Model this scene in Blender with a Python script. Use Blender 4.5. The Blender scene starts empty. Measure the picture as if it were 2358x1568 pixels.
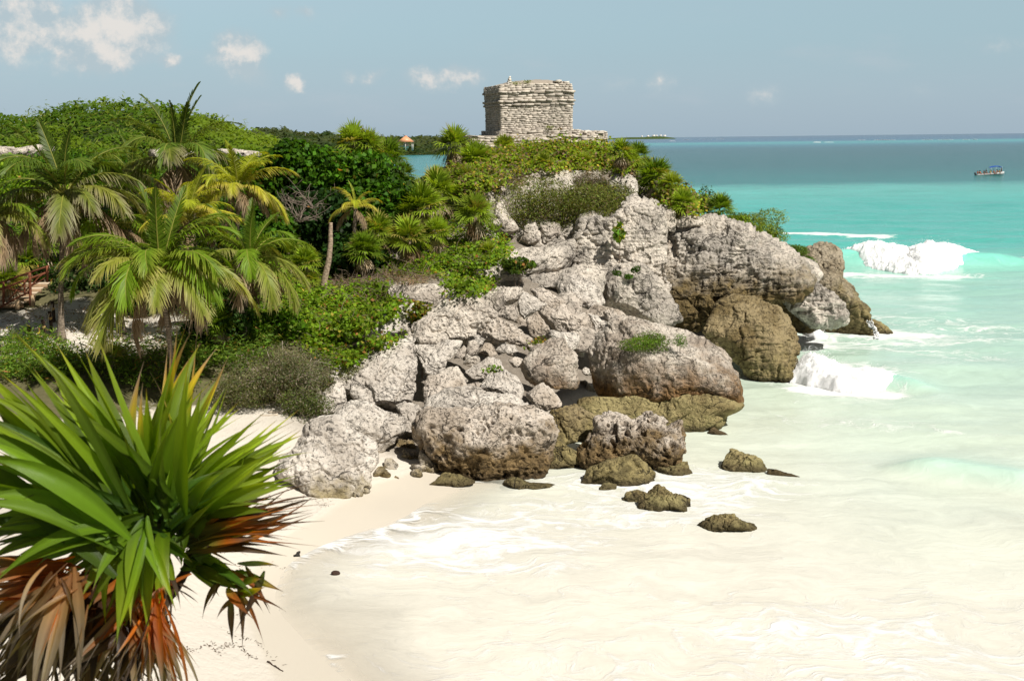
import bpy, bmesh, math, random
import numpy as np
from mathutils import Vector, Matrix
from mathutils.bvhtree import BVHTree

SC = bpy.context.scene
COL = SC.collection
R = math.radians
rnd = random.Random(7)
rng = np.random.default_rng(7)

# ------------------------------------------------------------------ camera
# picture coordinates: 2358 x 1568, focal length FP of those pixels
FP, CX, CY = 2528.0, 1179.0, 784.0
CAMH = 12.0
PITCH, ROLL = R(10.39), R(0.66)
_f = np.array([0, math.cos(PITCH), -math.sin(PITCH)])
_r = np.array([1.0, 0, 0])
_u = np.array([0, math.sin(PITCH), math.cos(PITCH)])
CR = math.cos(ROLL) * _r - math.sin(ROLL) * _u
CU = math.sin(ROLL) * _r + math.cos(ROLL) * _u
CAM = np.array([0, 0, CAMH])
cam_d = bpy.data.cameras.new("camera")
cam = bpy.data.objects.new("camera", cam_d)
COL.objects.link(cam)
cam.matrix_world = Matrix([[CR[0], CU[0], -_f[0], 0], [CR[1], CU[1], -_f[1], 0], [CR[2], CU[2], -_f[2], CAMH], [0, 0, 0, 1]])
cam_d.sensor_width = 36
cam_d.lens = 36 * FP / 2358
cam_d.clip_start = 0.1
cam_d.clip_end = 120000
cam_d.dof.use_dof = True
cam_d.dof.focus_distance = 58
cam_d.dof.aperture_fstop = 11
SC.camera = cam

def ray(px, py):
    return _f + (px - CX) / FP * CR - (py - CY) / FP * CU
def at(px, py, Y):
    d = ray(px, py)
    return CAM + d * (Y / d[1])
def G(px, py, z=0.0):
    d = ray(px, py)
    return CAM + d * ((z - CAMH) / d[2])
def proj(P):
    v = P - CAM
    w = v @ _f
    return CX + v @ CR / w * FP, CY - v @ CU / w * FP

# ------------------------------------------------------------------ light
SUN_AZ, SUN_EL = R(46), R(50)          # azimuth to the right of straight behind the camera
SUN = Vector((math.sin(SUN_AZ) * math.cos(SUN_EL), -math.cos(SUN_AZ) * math.cos(SUN_EL), math.sin(SUN_EL)))
sl = bpy.data.lights.new("sun", 'SUN')
sl.energy = 4.6
sl.angle = R(0.5)
sl.color = (1.0, 0.95, 0.87)
so = bpy.data.objects.new("sun", sl)
COL.objects.link(so)
so.rotation_euler = (-SUN).to_track_quat('-Z', 'Y').to_euler()

class NT:
    """small node-tree helper"""
    def __init__(s, tree):
        s.t = tree
        s.t.nodes.clear()
    def n(s, typ, ins=None, **kw):
        nd = s.t.nodes.new(typ)
        for k, v in kw.items():
            setattr(nd, k, v)
        for k, v in (ins or {}).items():
            s.set(nd.inputs[k], v)
        return nd
    def set(s, sock, v):
        if isinstance(v, bpy.types.NodeSocket):
            s.t.links.new(v, sock)
        elif isinstance(v, bpy.types.Node):
            s.t.links.new(v.outputs[0], sock)
        else:
            if sock.type == 'RGBA' and hasattr(v, '__len__') and len(v) == 3:
                v = (*v, 1)
            sock.default_value = v
    def m(s, op, a, b=0.0, c=None, clamp=False):
        nd = s.n('ShaderNodeMath', operation=op, use_clamp=clamp)
        s.set(nd.inputs[0], a); s.set(nd.inputs[1], b)
        if c is not None: s.set(nd.inputs[2], c)
        return nd.outputs[0]
    def mix(s, f, a, b, blend='MIX'):
        nd = s.n('ShaderNodeMix', data_type='RGBA', blend_type=blend)
        s.set(nd.inputs[0], f); s.set(nd.inputs[6], a); s.set(nd.inputs[7], b)
        return nd.outputs[2]
    def ss(s, x, lo, hi):
        nd = s.n('ShaderNodeMapRange', interpolation_type='SMOOTHSTEP')
        s.set(nd.inputs[0], x); s.set(nd.inputs[1], lo); s.set(nd.inputs[2], hi)
        return nd.outputs[0]
    def noise(s, vec, scale, detail=4, rough=0.55, dist=0.0):
        nd = s.n('ShaderNodeTexNoise', {'Scale': scale, 'Detail': detail, 'Roughness': rough, 'Distortion': dist})
        if vec is not None: s.set(nd.inputs['Vector'], vec)
        return nd.outputs[0]
    def vm(s, op, a, b):
        nd = s.n('ShaderNodeVectorMath', operation=op)
        s.set(nd.inputs[0], a); s.set(nd.inputs[1], b)
        return nd.outputs[0]

world = bpy.data.worlds.new("World")
SC.world = world
world.use_nodes = True
w = NT(world.node_tree)
sky = w.n('ShaderNodeTexSky', sky_type='NISHITA', sun_disc=False, sun_elevation=SUN_EL,
          sun_rotation=math.atan2(SUN.x, SUN.y), altitude=0, air_density=1.0, dust_density=1.6, ozone_density=1.4)
tc = w.n('ShaderNodeTexCoord')
sep = w.n('ShaderNodeSeparateXYZ', {0: tc.outputs['Generated']})
yy = w.m('MAXIMUM', sep.outputs[1], 0.05)
U = w.m('DIVIDE', sep.outputs[0], yy)
V = w.m('DIVIDE', sep.outputs[2], yy)
uv = w.n('ShaderNodeCombineXYZ', {0: U, 1: V, 2: 0.0}).outputs[0]
warp = w.n('ShaderNodeTexNoise', {'Vector': uv, 'Scale': 26.0, 'Detail': 5.0, 'Roughness': 0.6})
uvw = w.vm('ADD', uv, w.n('ShaderNodeVectorMath', {0: w.vm('SUBTRACT', warp.outputs[1], (0.5, 0.5, 0.5)), 3: 0.035}, operation='SCALE').outputs[0])
def cloud_field(vec, blobs):
    acc = None
    for px, py, rx, ry, s in blobs:
        d = ray(px, py)
        q = w.vm('SUBTRACT', vec, (d[0] / d[1], d[2] / d[1], 0))
        q = w.vm('MULTIPLY', q, (FP / rx, FP / ry, 0))
        ln = w.n('ShaderNodeVectorMath', {0: q}, operation='LENGTH').outputs['Value']
        f = w.m('MULTIPLY', w.m('SUBTRACT', 1.0, ln, clamp=True), s)
        acc = f if acc is None else w.m('MAXIMUM', acc, f)
    return acc
BIG = [(275, 62, 150, 100, 1.0), (345, 70, 60, 45, .75), (60, 45, 140, 90, .85), (150, 80, 170, 80, .75), (225, 125, 150, 60, .85), (30, 95, 110, 60, .6),
       (545, 125, 85, 66, .85), (560, 165, 80, 50, .5), (392, 140, 36, 24, .7), (676, 188, 40, 28, .8), (1055, 182, 78, 36, .75), (985, 188, 62, 32, .65),
       (860, 172, 50, 20, .4), (802, 178, 32, 24, .42), (1520, 198, 44, 28, .42), (1765, 215, 60, 40, .3), (1420, 200, 60, 20, .28),
       (640, 20, 45, 24, .35), (705, 22, 36, 20, .35), (2300, 100, 120, 30, .15), (2120, 215, 60, 26, .2)]
f0 = cloud_field(uvw, BIG)
uvs = w.vm('ADD', uvw, (0.006, 0.010, 0))
n1 = w.noise(uv, 24.0, 10, 0.64)
n2 = w.noise(uvs, 24.0, 10, 0.64)
cov = w.m('ADD', f0, w.m('MULTIPLY', w.m('SUBTRACT', n1, 0.5), 0.70))
alpha = w.m('MULTIPLY', w.ss(cov, -0.16, 0.42), w.m('MINIMUM', w.m('MULTIPLY', f0, 2.4), 0.88))
lit = w.ss(w.m('ADD', w.m('MULTIPLY', w.m('SUBTRACT', n1, n2), 2.4), w.m('MULTIPLY', cov, 1.0)), 0.15, 0.95)
haze_n = w.noise(w.vm('MULTIPLY', uv, (7.0, 22.0, 0)), 1.0, 5, 0.6)
hz = w.m('MULTIPLY', w.ss(haze_n, 0.50, 0.78), w.m('MULTIPLY', w.ss(V, 0.0, 0.04), w.m('SUBTRACT', 1.0, w.ss(V, 0.05, 0.14))))
skyc = w.n('ShaderNodeHueSaturation', {'Hue': 0.487, 'Saturation': 0.62, 'Value': 1.0, 'Color': sky.outputs[0]}).outputs[0]
SKYS = 0.090
air = w.m('SUBTRACT', 1.0, w.ss(V, -0.02, 0.14))
skyc = w.mix(w.m('MULTIPLY', w.m('SUBTRACT', 1.0, w.ss(V, 0.0, 0.25)), 0.80), skyc, w.mix(w.ss(V, 0.0, 0.13), (3.45, 4.5, 5.35), (2.65, 4.6, 5.5)))
high = w.n('ShaderNodeMapRange', {0: sep.outputs[2], 1: 0.16, 2: 0.60, 3: 1.0, 4: 0.34}).outputs[0]
back = w.n('ShaderNodeMapRange', {0: sep.outputs[1], 1: -0.3, 2: 0.4, 3: 0.45, 4: 1.0}).outputs[0]
hb = w.m('MULTIPLY', high, back)
skyc = w.mix(1.0, skyc, w.n('ShaderNodeCombineColor', {0: hb, 1: hb, 2: hb}).outputs[0], 'MULTIPLY')
cc = w.mix(lit, (3.9, 4.7, 5.1), (6.9, 6.5, 6.1))
c1 = w.mix(w.m('MULTIPLY', hz, 0.30), skyc, (4.6, 4.9, 5.3))
c2 = w.mix(alpha, c1, cc)
bg = w.n('ShaderNodeBackground', {'Color': c2, 'Strength': SKYS})
wo = w.n('ShaderNodeOutputWorld', {0: bg.outputs[0]})

SC.view_settings.view_transform = 'Standard'
SC.view_settings.look = 'None'
SC.view_settings.exposure = 0.40
SC.view_settings.gamma = 1
SC.render.engine = 'CYCLES'
SC.cycles.max_bounces = 7
SC.cycles.transparent_max_bounces = 12
SC.cycles.use_denoising = True

# ------------------------------------------------------------------ numpy noise
_perm = np.random.default_rng(3).permutation(4096).astype(np.int64)
def _h(i, j, k):
    return _perm[(_perm[(_perm[i & 4095] + j) & 4095] + k) & 4095]
_g = np.random.default_rng(5).normal(size=(4096, 3))
_g /= np.linalg.norm(_g, axis=1)[:, None]
def perlin(P):
    P = np.asarray(P, float)
    i = np.floor(P).astype(np.int64)
    f = P - i
    u = f * f * f * (f * (f * 6 - 15) + 10)
    out = 0
    for dx in (0, 1):
        for dy in (0, 1):
            for dz in (0, 1):
                g = _g[_h(i[:, 0] + dx, i[:, 1] + dy, i[:, 2] + dz)]
                d = f - (dx, dy, dz)
                wt = (u[:, 0] if dx else 1 - u[:, 0]) * (u[:, 1] if dy else 1 - u[:, 1]) * (u[:, 2] if dz else 1 - u[:, 2])
                out = out + wt * (g * d).sum(1)
    return out * 1.5
def fbm(P, o=4, lac=2.03, gain=0.5, ridge=False):
    P = np.asarray(P, float)
    a, s, t = 1.0, 0, 0
    for k in range(o):
        n = perlin(P * lac ** k + 17.3 * k)
        if ridge: n = 1 - 2 * np.abs(n)
        s = s + a * n; t += a; a *= gain
    return s / t
def worley(P, two=False):
    P = np.asarray(P, float)
    i = np.floor(P).astype(np.int64)
    f = P - i
    d1 = np.full(len(P), 9.0); d2 = d1.copy()
    for dx in (-1, 0, 1):
        for dy in (-1, 0, 1):
            for dz in (-1, 0, 1):
                h = _h(i[:, 0] + dx, i[:, 1] + dy, i[:, 2] + dz)
                c = (_g[h] * 0.5 + 0.5) + (dx, dy, dz) - f
                d = np.sqrt((c * c).sum(1))
                d2 = np.minimum(d2, np.maximum(d1, d)); d1 = np.minimum(d1, d)
    return (d1, d2) if two else d1
def sstep(x, a, b):
    t = np.clip((x - a) / (b - a), 0, 1)
    return t * t * (3 - 2 * t)

# ------------------------------------------------------------------ object helpers
def props(o, label=None, cat=None, group=None, kind=None):
    if label: o['label'] = label
    if cat: o['category'] = cat
    if group: o['group'] = group
    if kind: o['kind'] = kind
    return o
def link(name, data, parent=None):
    o = bpy.data.objects.new(name, data)
    COL.objects.link(o)
    if parent is not None: o.parent = parent
    return o
def empty(name, loc, rz=0.0, scale=1.0):
    o = link(name, None)
    o.location = loc; o.rotation_euler = (0, 0, rz); o.scale = (scale,) * 3
    o.empty_display_size = 0.2
    return o
def npmesh(name, V, F, mats=None, smooth=True, col=None, attrs=None, midx=None):
    """V (n,3); F list of (m,k) index arrays; col (n,3) per vertex"""
    me = bpy.data.meshes.new(name)
    if isinstance(F, np.ndarray): F = [F]
    V = np.asarray(V, np.float32)
    me.vertices.add(len(V)); me.vertices.foreach_set('co', V.ravel())
    F = [f for f in F if len(f)]
    nl = sum(f.size for f in F); nf = sum(len(f) for f in F)
    me.loops.add(nl); me.polygons.add(nf)
    me.loops.foreach_set('vertex_index', np.concatenate([f.ravel() for f in F]).astype(np.int32))
    st = []; c = 0
    for f in F:
        st.append(c + np.arange(len(f)) * f.shape[1]); c += f.size
    me.polygons.foreach_set('loop_start', np.concatenate(st).astype(np.int32))
    me.update(calc_edges=True)
    me.validate()
    if smooth: me.polygons.foreach_set('use_smooth', np.ones(len(me.polygons), bool))
    if col is not None:
        a = me.color_attributes.new('Col', 'FLOAT_COLOR', 'POINT')
        c4 = np.ones((len(V), 4), np.float32); c4[:, :3] = col
        a.data.foreach_set('color', c4.ravel())
    for k, v in (attrs or {}).items():
        a = me.attributes.new(k, 'FLOAT', 'POINT')
        a.data.foreach_set('value', np.asarray(v, np.float32))
    for m in (mats if isinstance(mats, (list, tuple)) else [mats]):
        if m: me.materials.append(m)
    if midx is not None: me.polygons.foreach_set('material_index', np.asarray(midx, np.int32))
    return me
class MB:
    """accumulates vertices, quads / tris and vertex colours"""
    def __init__(s):
        s.V, s.C, s.Q, s.T, s.n = [], [], [], [], 0
    def add(s, V, Q=None, T=None, C=(1, 1, 1)):
        V = np.asarray(V, float).reshape(-1, 3)
        s.V.append(V)
        C = np.asarray(C, float)
        s.C.append(np.broadcast_to(C, (len(V), 3)) if C.ndim == 1 else C)
        if Q is not None and len(Q): s.Q.append(np.asarray(Q, np.int64).reshape(-1, 4) + s.n)
        if T is not None and len(T): s.T.append(np.asarray(T, np.int64).reshape(-1, 3) + s.n)
        s.n += len(V)
    def box(s, c, size, rz=0.0, C=(1, 1, 1), taper=1.0, jit=0.0):
        x, y, z = np.array(size) / 2.0
        v = np.array([[-x, -y, -z], [x, -y, -z], [x, y, -z], [-x, y, -z], [-x * taper, -y * taper, z], [x * taper, -y * taper, z], [x * taper, y * taper, z], [-x * taper, y * taper, z]])
        if jit: v = v + rng.normal(size=v.shape) * jit
        cz, sz = math.cos(rz), math.sin(rz)
        v = np.stack([v[:, 0] * cz - v[:, 1] * sz, v[:, 0] * sz + v[:, 1] * cz, v[:, 2]], 1) + np.array(c)
        s.add(v, [[0, 3, 2, 1], [4, 5, 6, 7], [0, 1, 5, 4], [1, 2, 6, 5], [2, 3, 7, 6], [3, 0, 4, 7]], C=C)
    def tube(s, pts, rad, n=6, C=(1, 1, 1), cap=True):
        pts = np.asarray(pts, float); m = len(pts)
        rad = np.broadcast_to(np.asarray(rad, float), (m,))
        t = np.gradient(pts, axis=0); t /= np.linalg.norm(t, axis=1)[:, None] + 1e-9
        ref = np.array([0, 0, 1.0]) if abs(t[0, 2]) < 0.9 else np.array([1.0, 0, 0])
        a = np.cross(t, ref); a /= np.linalg.norm(a, axis=1)[:, None] + 1e-9
        b = np.cross(t, a)
        th = np.linspace(0, 2 * math.pi, n, endpoint=False)
        v = pts[:, None] + rad[:, None, None] * (np.cos(th)[None, :, None] * a[:, None] + np.sin(th)[None, :, None] * b[:, None])
        q = []
        for i in range(m - 1):
            for j in range(n):
                q.append([i * n + j, i * n + (j + 1) % n, (i + 1) * n + (j + 1) % n, (i + 1) * n + j])
        v = v.reshape(-1, 3)
        T = []
        if cap:
            v = np.vstack([v, pts[0], pts[-1]])
            for j in range(n):
                T.append([m * n, (j + 1) % n, j]); T.append([m * n + 1, (m - 1) * n + j, (m - 1) * n + (j + 1) % n])
        C = np.asarray(C, float)
        if C.ndim == 2:
            C = np.repeat(C, n, axis=0)
            if cap: C = np.vstack([C, C[0], C[-1]])
        s.add(v, q, T, C)
    def data(s):
        F = []
        if s.Q: F.append(np.concatenate(s.Q))
        if s.T: F.append(np.concatenate(s.T))
        return np.concatenate(s.V), F, np.concatenate(s.C)
    def mesh(s, name, mat, smooth=False):
        V, F, C = s.data()
        return npmesh(name, V, F, mat, smooth, C)
    def build(s, name, mat, parent=None, smooth=False, local=None):
        V, F, C = s.data()
        if local is not None: V = V - np.asarray(local)
        return link(name, npmesh(name, V, F, mat, smooth, C), parent)

# ------------------------------------------------------------------ materials
def newmat(name):
    m = bpy.data.materials.new(name); m.use_nodes = True
    return m, NT(m.node_tree)
def simple(name, rough=0.7, spec=0.3, var=0.18, scale=3.0, metal=0.0, bump=0.0):
    """vertex colour times a soft noise"""
    m, t = newmat(name)
    a = t.n('ShaderNodeVertexColor', layer_name='Col')
    g = t.n('ShaderNodeNewGeometry')
    nz = t.noise(g.outputs['Position'], scale, 5, 0.6)
    c = t.mix(1.0, a.outputs[0], t.n('ShaderNodeCombineColor', {0: t.m('ADD', 1 - var, t.m('MULTIPLY', nz, 2 * var)), 1: t.m('ADD', 1 - var, t.m('MULTIPLY', nz, 2 * var)), 2: t.m('ADD', 1 - var, t.m('MULTIPLY', nz, 2 * var))}).outputs[0], 'MULTIPLY')
    p = t.n('ShaderNodeBsdfPrincipled', {'Base Color': c, 'Roughness': rough, 'Specular IOR Level': spec, 'Metallic': metal})
    if bump:
        b = t.n('ShaderNodeBump', {'Strength': 0.6, 'Distance': bump, 'Height': nz})
        t.set(p.inputs['Normal'], b)
    t.n('ShaderNodeOutputMaterial', {0: p})
    return m
def leafmat(name, trans=0.35, rough=0.5, spec=0.12, boost=(1.5, 1.5, 0.6)):
    m, t = newmat(name)
    a = t.n('ShaderNodeVertexColor', layer_name='Col')
    p = t.n('ShaderNodeBsdfPrincipled', {'Base Color': a.outputs[0], 'Roughness': rough, 'Specular IOR Level': spec})
    tr = t.n('ShaderNodeBsdfTranslucent', {'Color': t.mix(1.0, a.outputs[0], boost, 'MULTIPLY')})
    mx = t.n('ShaderNodeMixShader', {0: trans, 1: p.outputs[0], 2: tr.outputs[0]})
    t.n('ShaderNodeOutputMaterial', {0: mx})
    return m
M_LEAF = leafmat('leaf', 0.42, boost=(1.7, 1.6, .6))
M_FROND = leafmat('palm frond', 0.36, 0.5, 0.28, (1.6, 1.5, .5))
M_DRY = leafmat('dry leaf', 0.18, 0.75, 0.15, (1.1, 1.0, 0.8))
M_WOOD = simple('wood', 0.8, 0.2, 0.35, 9.0, bump=0.01)
M_PAINT = simple('paint', 0.4, 0.4, 0.08, 2.0)
M_CLOTH = simple('cloth', 0.9, 0.1, 0.1, 5.0)

def rockmat(name, pale, grey, ochre, zo, zspread, speck=0.5, oamt=1.0, strata=0.0, bscale=1.0, streak=0.0):
    m, t = newmat(name)
    g = t.n('ShaderNodeNewGeometry')
    P = g.outputs['Position']
    z = t.n('ShaderNodeSeparateXYZ', {0: P}).outputs[2]
    n1 = t.noise(P, 0.55, 5, 0.6)
    n2 = t.noise(P, 3.2, 6, 0.66)
    n3 = t.noise(t.vm('MULTIPLY', P, (1.0, 1.0, 1.5)), 6.5, 5, 0.72)
    c = t.mix(t.ss(n1, 0.40, 0.62), pale, grey)
    c = t.mix(t.m('MULTIPLY', t.ss(n2, 0.56, 0.74), 0.30), c, [g_ * 0.62 for g_ in grey])
    # ochre algae and tide staining near the water
    zz = t.m('ADD', z, t.m('MULTIPLY', t.m('SUBTRACT', t.noise(P, 0.9, 5, 0.6), 0.5), 3.4))
    of = t.m('MULTIPLY', t.m('SUBTRACT', 1.0, t.ss(zz, zo - zspread, zo + zspread)), oamt)
    oc = t.mix(t.ss(n2, 0.38, 0.66), ochre, [o * 0.42 for o in ochre])
    c = t.mix(of, c, oc)
    if streak:
        sv = t.vm('MULTIPLY', P, (2.6, 2.6, 0.35))
        sn = t.noise(sv, 1.0, 5, 0.65)
        c = t.mix(t.m('MULTIPLY', t.ss(sn, 0.50, 0.70), streak), c, (0.07, 0.065, 0.055))
    # lichen specks, and the shade of solution pits put into the colour
    sp = t.m('MULTIPLY', t.ss(n3, 0.55, 0.66), t.ss(t.noise(P, 0.9, 4, 0.6), 0.36, 0.56))
    c = t.mix(t.m('MULTIPLY', sp, speck * 0.55), c, (0.14, 0.105, 0.075))
    wl = t.m('SUBTRACT', 1.0, t.ss(t.m('ADD', z, t.m('MULTIPLY', t.m('SUBTRACT', n2, 0.5), 0.9)), 0.10, 0.34))
    c = t.mix(t.m('MULTIPLY', wl, 0.75), c, (0.045, 0.032, 0.018))
    Pd = t.vm('ADD', P, t.n('ShaderNodeVectorMath', {0: t.n('ShaderNodeTexNoise', {'Vector': P, 'Scale': 1.6, 'Detail': 4.0}).outputs[1], 3: 1.1}, operation='SCALE').outputs[0])
    ck = t.n('ShaderNodeTexVoronoi', {'Vector': Pd, 'Scale': 0.36 * bscale}, feature='DISTANCE_TO_EDGE').outputs[0]
    ckf = t.m('MULTIPLY', t.m('SUBTRACT', 1.0, t.ss(ck, 0.0, 0.016)), t.ss(n1, 0.46, 0.60))
    c = t.mix(t.m('MULTIPLY', ckf, 0.7), c, (0.05, 0.042, 0.032))
    p = t.n('ShaderNodeBsdfPrincipled', {'Base Color': c, 'Roughness': 0.88, 'Specular IOR Level': 0.2})
    vo = t.n('ShaderNodeTexVoronoi', {'Vector': t.vm('ADD', P, t.n('ShaderNodeVectorMath', {0: t.n('ShaderNodeTexNoise', {'Vector': P, 'Scale': 3.0}).outputs[1], 3: 0.5}, operation='SCALE').outputs[0]), 'Scale': 4.5 * bscale}, feature='F1')
    h = t.m('ADD', t.m('MULTIPLY', t.ss(vo.outputs[0], 0.05, 0.5), 0.55), t.m('MULTIPLY', n2, 1.3))
    h = t.m('ADD', h, t.m('MULTIPLY', n3, 0.55))
    h = t.m('SUBTRACT', h, t.m('ADD', t.m('MULTIPLY', sp, 0.8), t.m('MULTIPLY', ckf, 1.0)))
    if strata:
        sv = t.vm('MULTIPLY', P, (0.5, 0.5, 7.0))
        h = t.m('ADD', h, t.m('MULTIPLY', t.noise(sv, 1.0, 5, 0.7), strata))
    b = t.n('ShaderNodeBump', {'Strength': 1.0, 'Distance': 0.13, 'Height': h})
    t.set(p.inputs['Normal'], b)
    t.n('ShaderNodeOutputMaterial', {0: p})
    return m
PALE, GREY, OCH = (0.65, 0.585, 0.50), (0.43, 0.375, 0.315), (0.26, 0.20, 0.085)
M_ROCK = rockmat('limestone', PALE, GREY, OCH, 0.7, 0.7, 0.75, streak=0.4)
M_WHITE = rockmat('white limestone', (0.67, 0.615, 0.54), (0.48, 0.43, 0.37), (0.33, 0.27, 0.15), 0.5, 0.5, 0.6, streak=0.22)
M_PIT = rockmat('pitted limestone', (0.60, 0.53, 0.45), (0.40, 0.335, 0.265), (0.27, 0.2, 0.1), 0.9, 0.6, 1.0, bscale=1.2)
M_CLIFF = rockmat('cliff limestone', PALE, (0.42, 0.38, 0.33), (0.20, 0.145, 0.062), 4.6, 1.2, 0.55, strata=0.9, streak=0.45)
M_CLIFFH = rockmat('upper cliff limestone', PALE, (0.40, 0.36, 0.31), OCH, 1.0, 0.8, 0.6, streak=0.5)
M_OCHRE = rockmat('ochre wave worn rock', (0.31, 0.245, 0.135), (0.17, 0.125, 0.055), (0.30, 0.245, 0.11), 1.2, 0.9, 0.7, streak=0.2)
M_WET = rockmat('yellow wet rock', (0.34, 0.285, 0.135), (0.20, 0.155, 0.07), (0.36, 0.31, 0.14), 0.3, 0.3, 0.55)
M_WHALE = rockmat('grey boulder with brown belly', (0.60, 0.54, 0.46), (0.38, 0.32, 0.26), (0.24, 0.14, 0.06), 2.3, 0.9, 0.95, bscale=1.2, streak=0.3)
M_BELLY = rockmat('pitted rock with brown foot', (0.62, 0.55, 0.47), (0.42, 0.355, 0.285), (0.22, 0.15, 0.07), 1.3, 0.6, 1.0, bscale=1.2)
M_FAR = rockmat('headland rock', (0.40, 0.34, 0.25), (0.25, 0.20, 0.13), (0.27, 0.215, 0.10), 2.6, 1.2, 0.7, streak=0.25)
# ------------------------------------------------------------------ ground height
def _pts():
    L = []
    for px, py, z in [(20,720,4),(100,700,4.2),(200,700,4.2),(300,720,3.8),(150,780,3.5),(300,760,3.4),(60,800,3.3),(200,850,2.8),(330,880,2.4),(0,900,2.6),
                      (450,950,1.8),(560,990,1.5),(640,960,1.8),(650,1050,1.0),(650,1150,.55),(740,1190,.25),(500,1240,1.0),(560,1300,.4),
                      (450,1400,.75),(420,1568,.95),(560,1568,.45),(620,1500,.22),(300,1300,1.8),(100,1300,2.5),(0,1568,2.2),(0,1100,2.8),
                      (640,1300,0.02),(600,1380,.06),(700,1480,0.0),(790,1568,0),(930,1190,0.02),(800,1225,0.05),(880,1140,.1),(960,1120,.15),(820,1150,.25),
                      (1000,1250,-.3),(900,1400,-.22),(1100,1568,-.4),(1400,1200,-.8),(1600,1400,-1.2),(2000,1500,-1.5),(1800,1000,-1.5),(2200,1100,-2),(2300,800,-3),(2200,600,-3.5),
                      (780,940,1.4),(900,1060,.5),(1000,1100,.1),(1150,1110,-.1),(1350,1100,-.5),(1550,1100,-.9),(1000,920,1.0),(1000,820,2.1),(1100,720,3.3),(1200,920,.9),(1100,1000,.3),(870,980,.8),
                      (1200,820,1.9),(1300,750,2.7),(1400,720,2.9),(1350,980,-.6),(1500,950,-1),(1680,960,-1.4),(1450,790,1.0),(1550,800,-.4),(1700,880,-1.6),(1650,820,-1.0),(1750,800,-1.2),(1850,790,-1.5),(900,775,3.0),(800,830,2.7),(700,850,2.7),
                      (1000,640,5.2),(900,640,5.1),(800,680,4.6),(700,720,4.2),(600,780,3.6),(500,830,3.1)]:
        L.append(G(px, py, z))
    for px, py, Y in [(1300,620,61),(1400,540,64.5),(1500,520,66),(1650,565,70),(1780,640,74),(1200,600,58),(1100,590,59),(1000,560,62),(1000,420,72),(1100,430,70),(1200,440,69),
                      (1350,450,69),(1450,440,69),(1550,460,69),(1100,365,77),(1250,345,79),(1400,350,78),(1500,410,75),(1000,500,65),(1120,500,65),(1620,520,68)]:
        L.append(at(px, py, Y))
    L += [(2,90,10.5),(2,97,5),(2,102,-1),(10,92,6),(14,98,-2),(-9,60,5.4),(-9,72,7.5),(-15,60,5),(-20,70,6.2),(-30,70,6),(-5,88,8.0),(-8,100,-1),(-15,92,4),(-20,100,-1),
          (-40,90,8),(-60,90,9),(-40,50,4.2),(-60,60,5),(-30,40,3),(-60,30,4),(-40,15,4),(-20,14,2.2),(-90,60,7),(-90,110,10),(-45,120,9),
          (23,58,-2),(20,53,-2),(27,70,-3),(24,82,-3),(14,84,3),(17,75,2.0),(13,57,-1.5),(16,60,-1.5),(18,62,-1.5),(20,69,-0.8),(22,66,-1.5),(18,66,-2),(16,64,-1.8),(21,68,-2),(19,71,-1.5),(15,67,-.5),(10,54,-1),(35,60,-3),(35,100,-4),(0,110,-3),(60,40,-3),(30,20,-2.5),(0,14,0),(-6,14,1.0)]
    return np.array([tuple(p) for p in L], float)
_cp = _pts()
_D = np.sqrt(((_cp[:, None, :2] - _cp[None, :, :2]) ** 2).sum(-1) + 1.0)
_A = np.zeros((len(_cp) + 1,) * 2); _A[:-1, :-1] = -_D + np.eye(len(_cp)) * -0.3 * -1; _A[:-1, -1] = 1; _A[-1, :-1] = 1
_W = np.linalg.solve(_A, np.append(_cp[:, 2], 0))
def ground_z(x, y):
    x = np.atleast_1d(np.asarray(x, float)); y = np.atleast_1d(np.asarray(y, float))
    z = np.empty(len(x))
    for s in range(0, len(x), 20000):
        e = s + 20000
        d2 = (x[s:e, None] - _cp[None, :, 0]) ** 2 + (y[s:e, None] - _cp[None, :, 1]) ** 2
        zz = -np.sqrt(d2 + 1.0) @ _W[:-1] + _W[-1]
        far = sstep(np.sqrt(d2.min(1)), 22, 50)
        z[s:e] = zz * (1 - far) + (-4.5) * far
    P = np.stack([x, y, 0 * x], 1)
    land = sstep(z, 0.6, 2.0)
    z = z + land * (fbm(P * 0.35, 4) * 0.45) + sstep(z, 0.1, 0.8) * fbm(P * 1.3, 3) * 0.05
    near = 10.0 - np.maximum(0, y - 3.0) * 1.45 + fbm(P * 0.8 + 9, 3) * 0.3
    near = near - np.maximum(0, np.abs(x + 2) - 8) * 0.8
    near = np.where(y < 14, near, -9)
    return np.maximum(z, near)

def axis(lo, hi, step, far_lo, far_hi, g=1.22):
    a = list(np.arange(lo, hi + 1e-6, step))
    s = step; v = hi
    while v < far_hi:
        s *= g; v += s; a.append(v)
    s = step; v = lo; b = []
    while v > far_lo:
        s *= g; v -= s; b.append(v)
    return np.array(b[::-1] + a)
def sheet(xs, ys):
    X, Yg = np.meshgrid(xs, ys)
    nx, ny = len(xs), len(ys)
    i = np.arange(nx * ny).reshape(ny, nx)
    Q = np.stack([i[:-1, :-1], i[:-1, 1:], i[1:, 1:], i[1:, :-1]], -1).reshape(-1, 4)
    return X.ravel(), Yg.ravel(), Q

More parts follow.
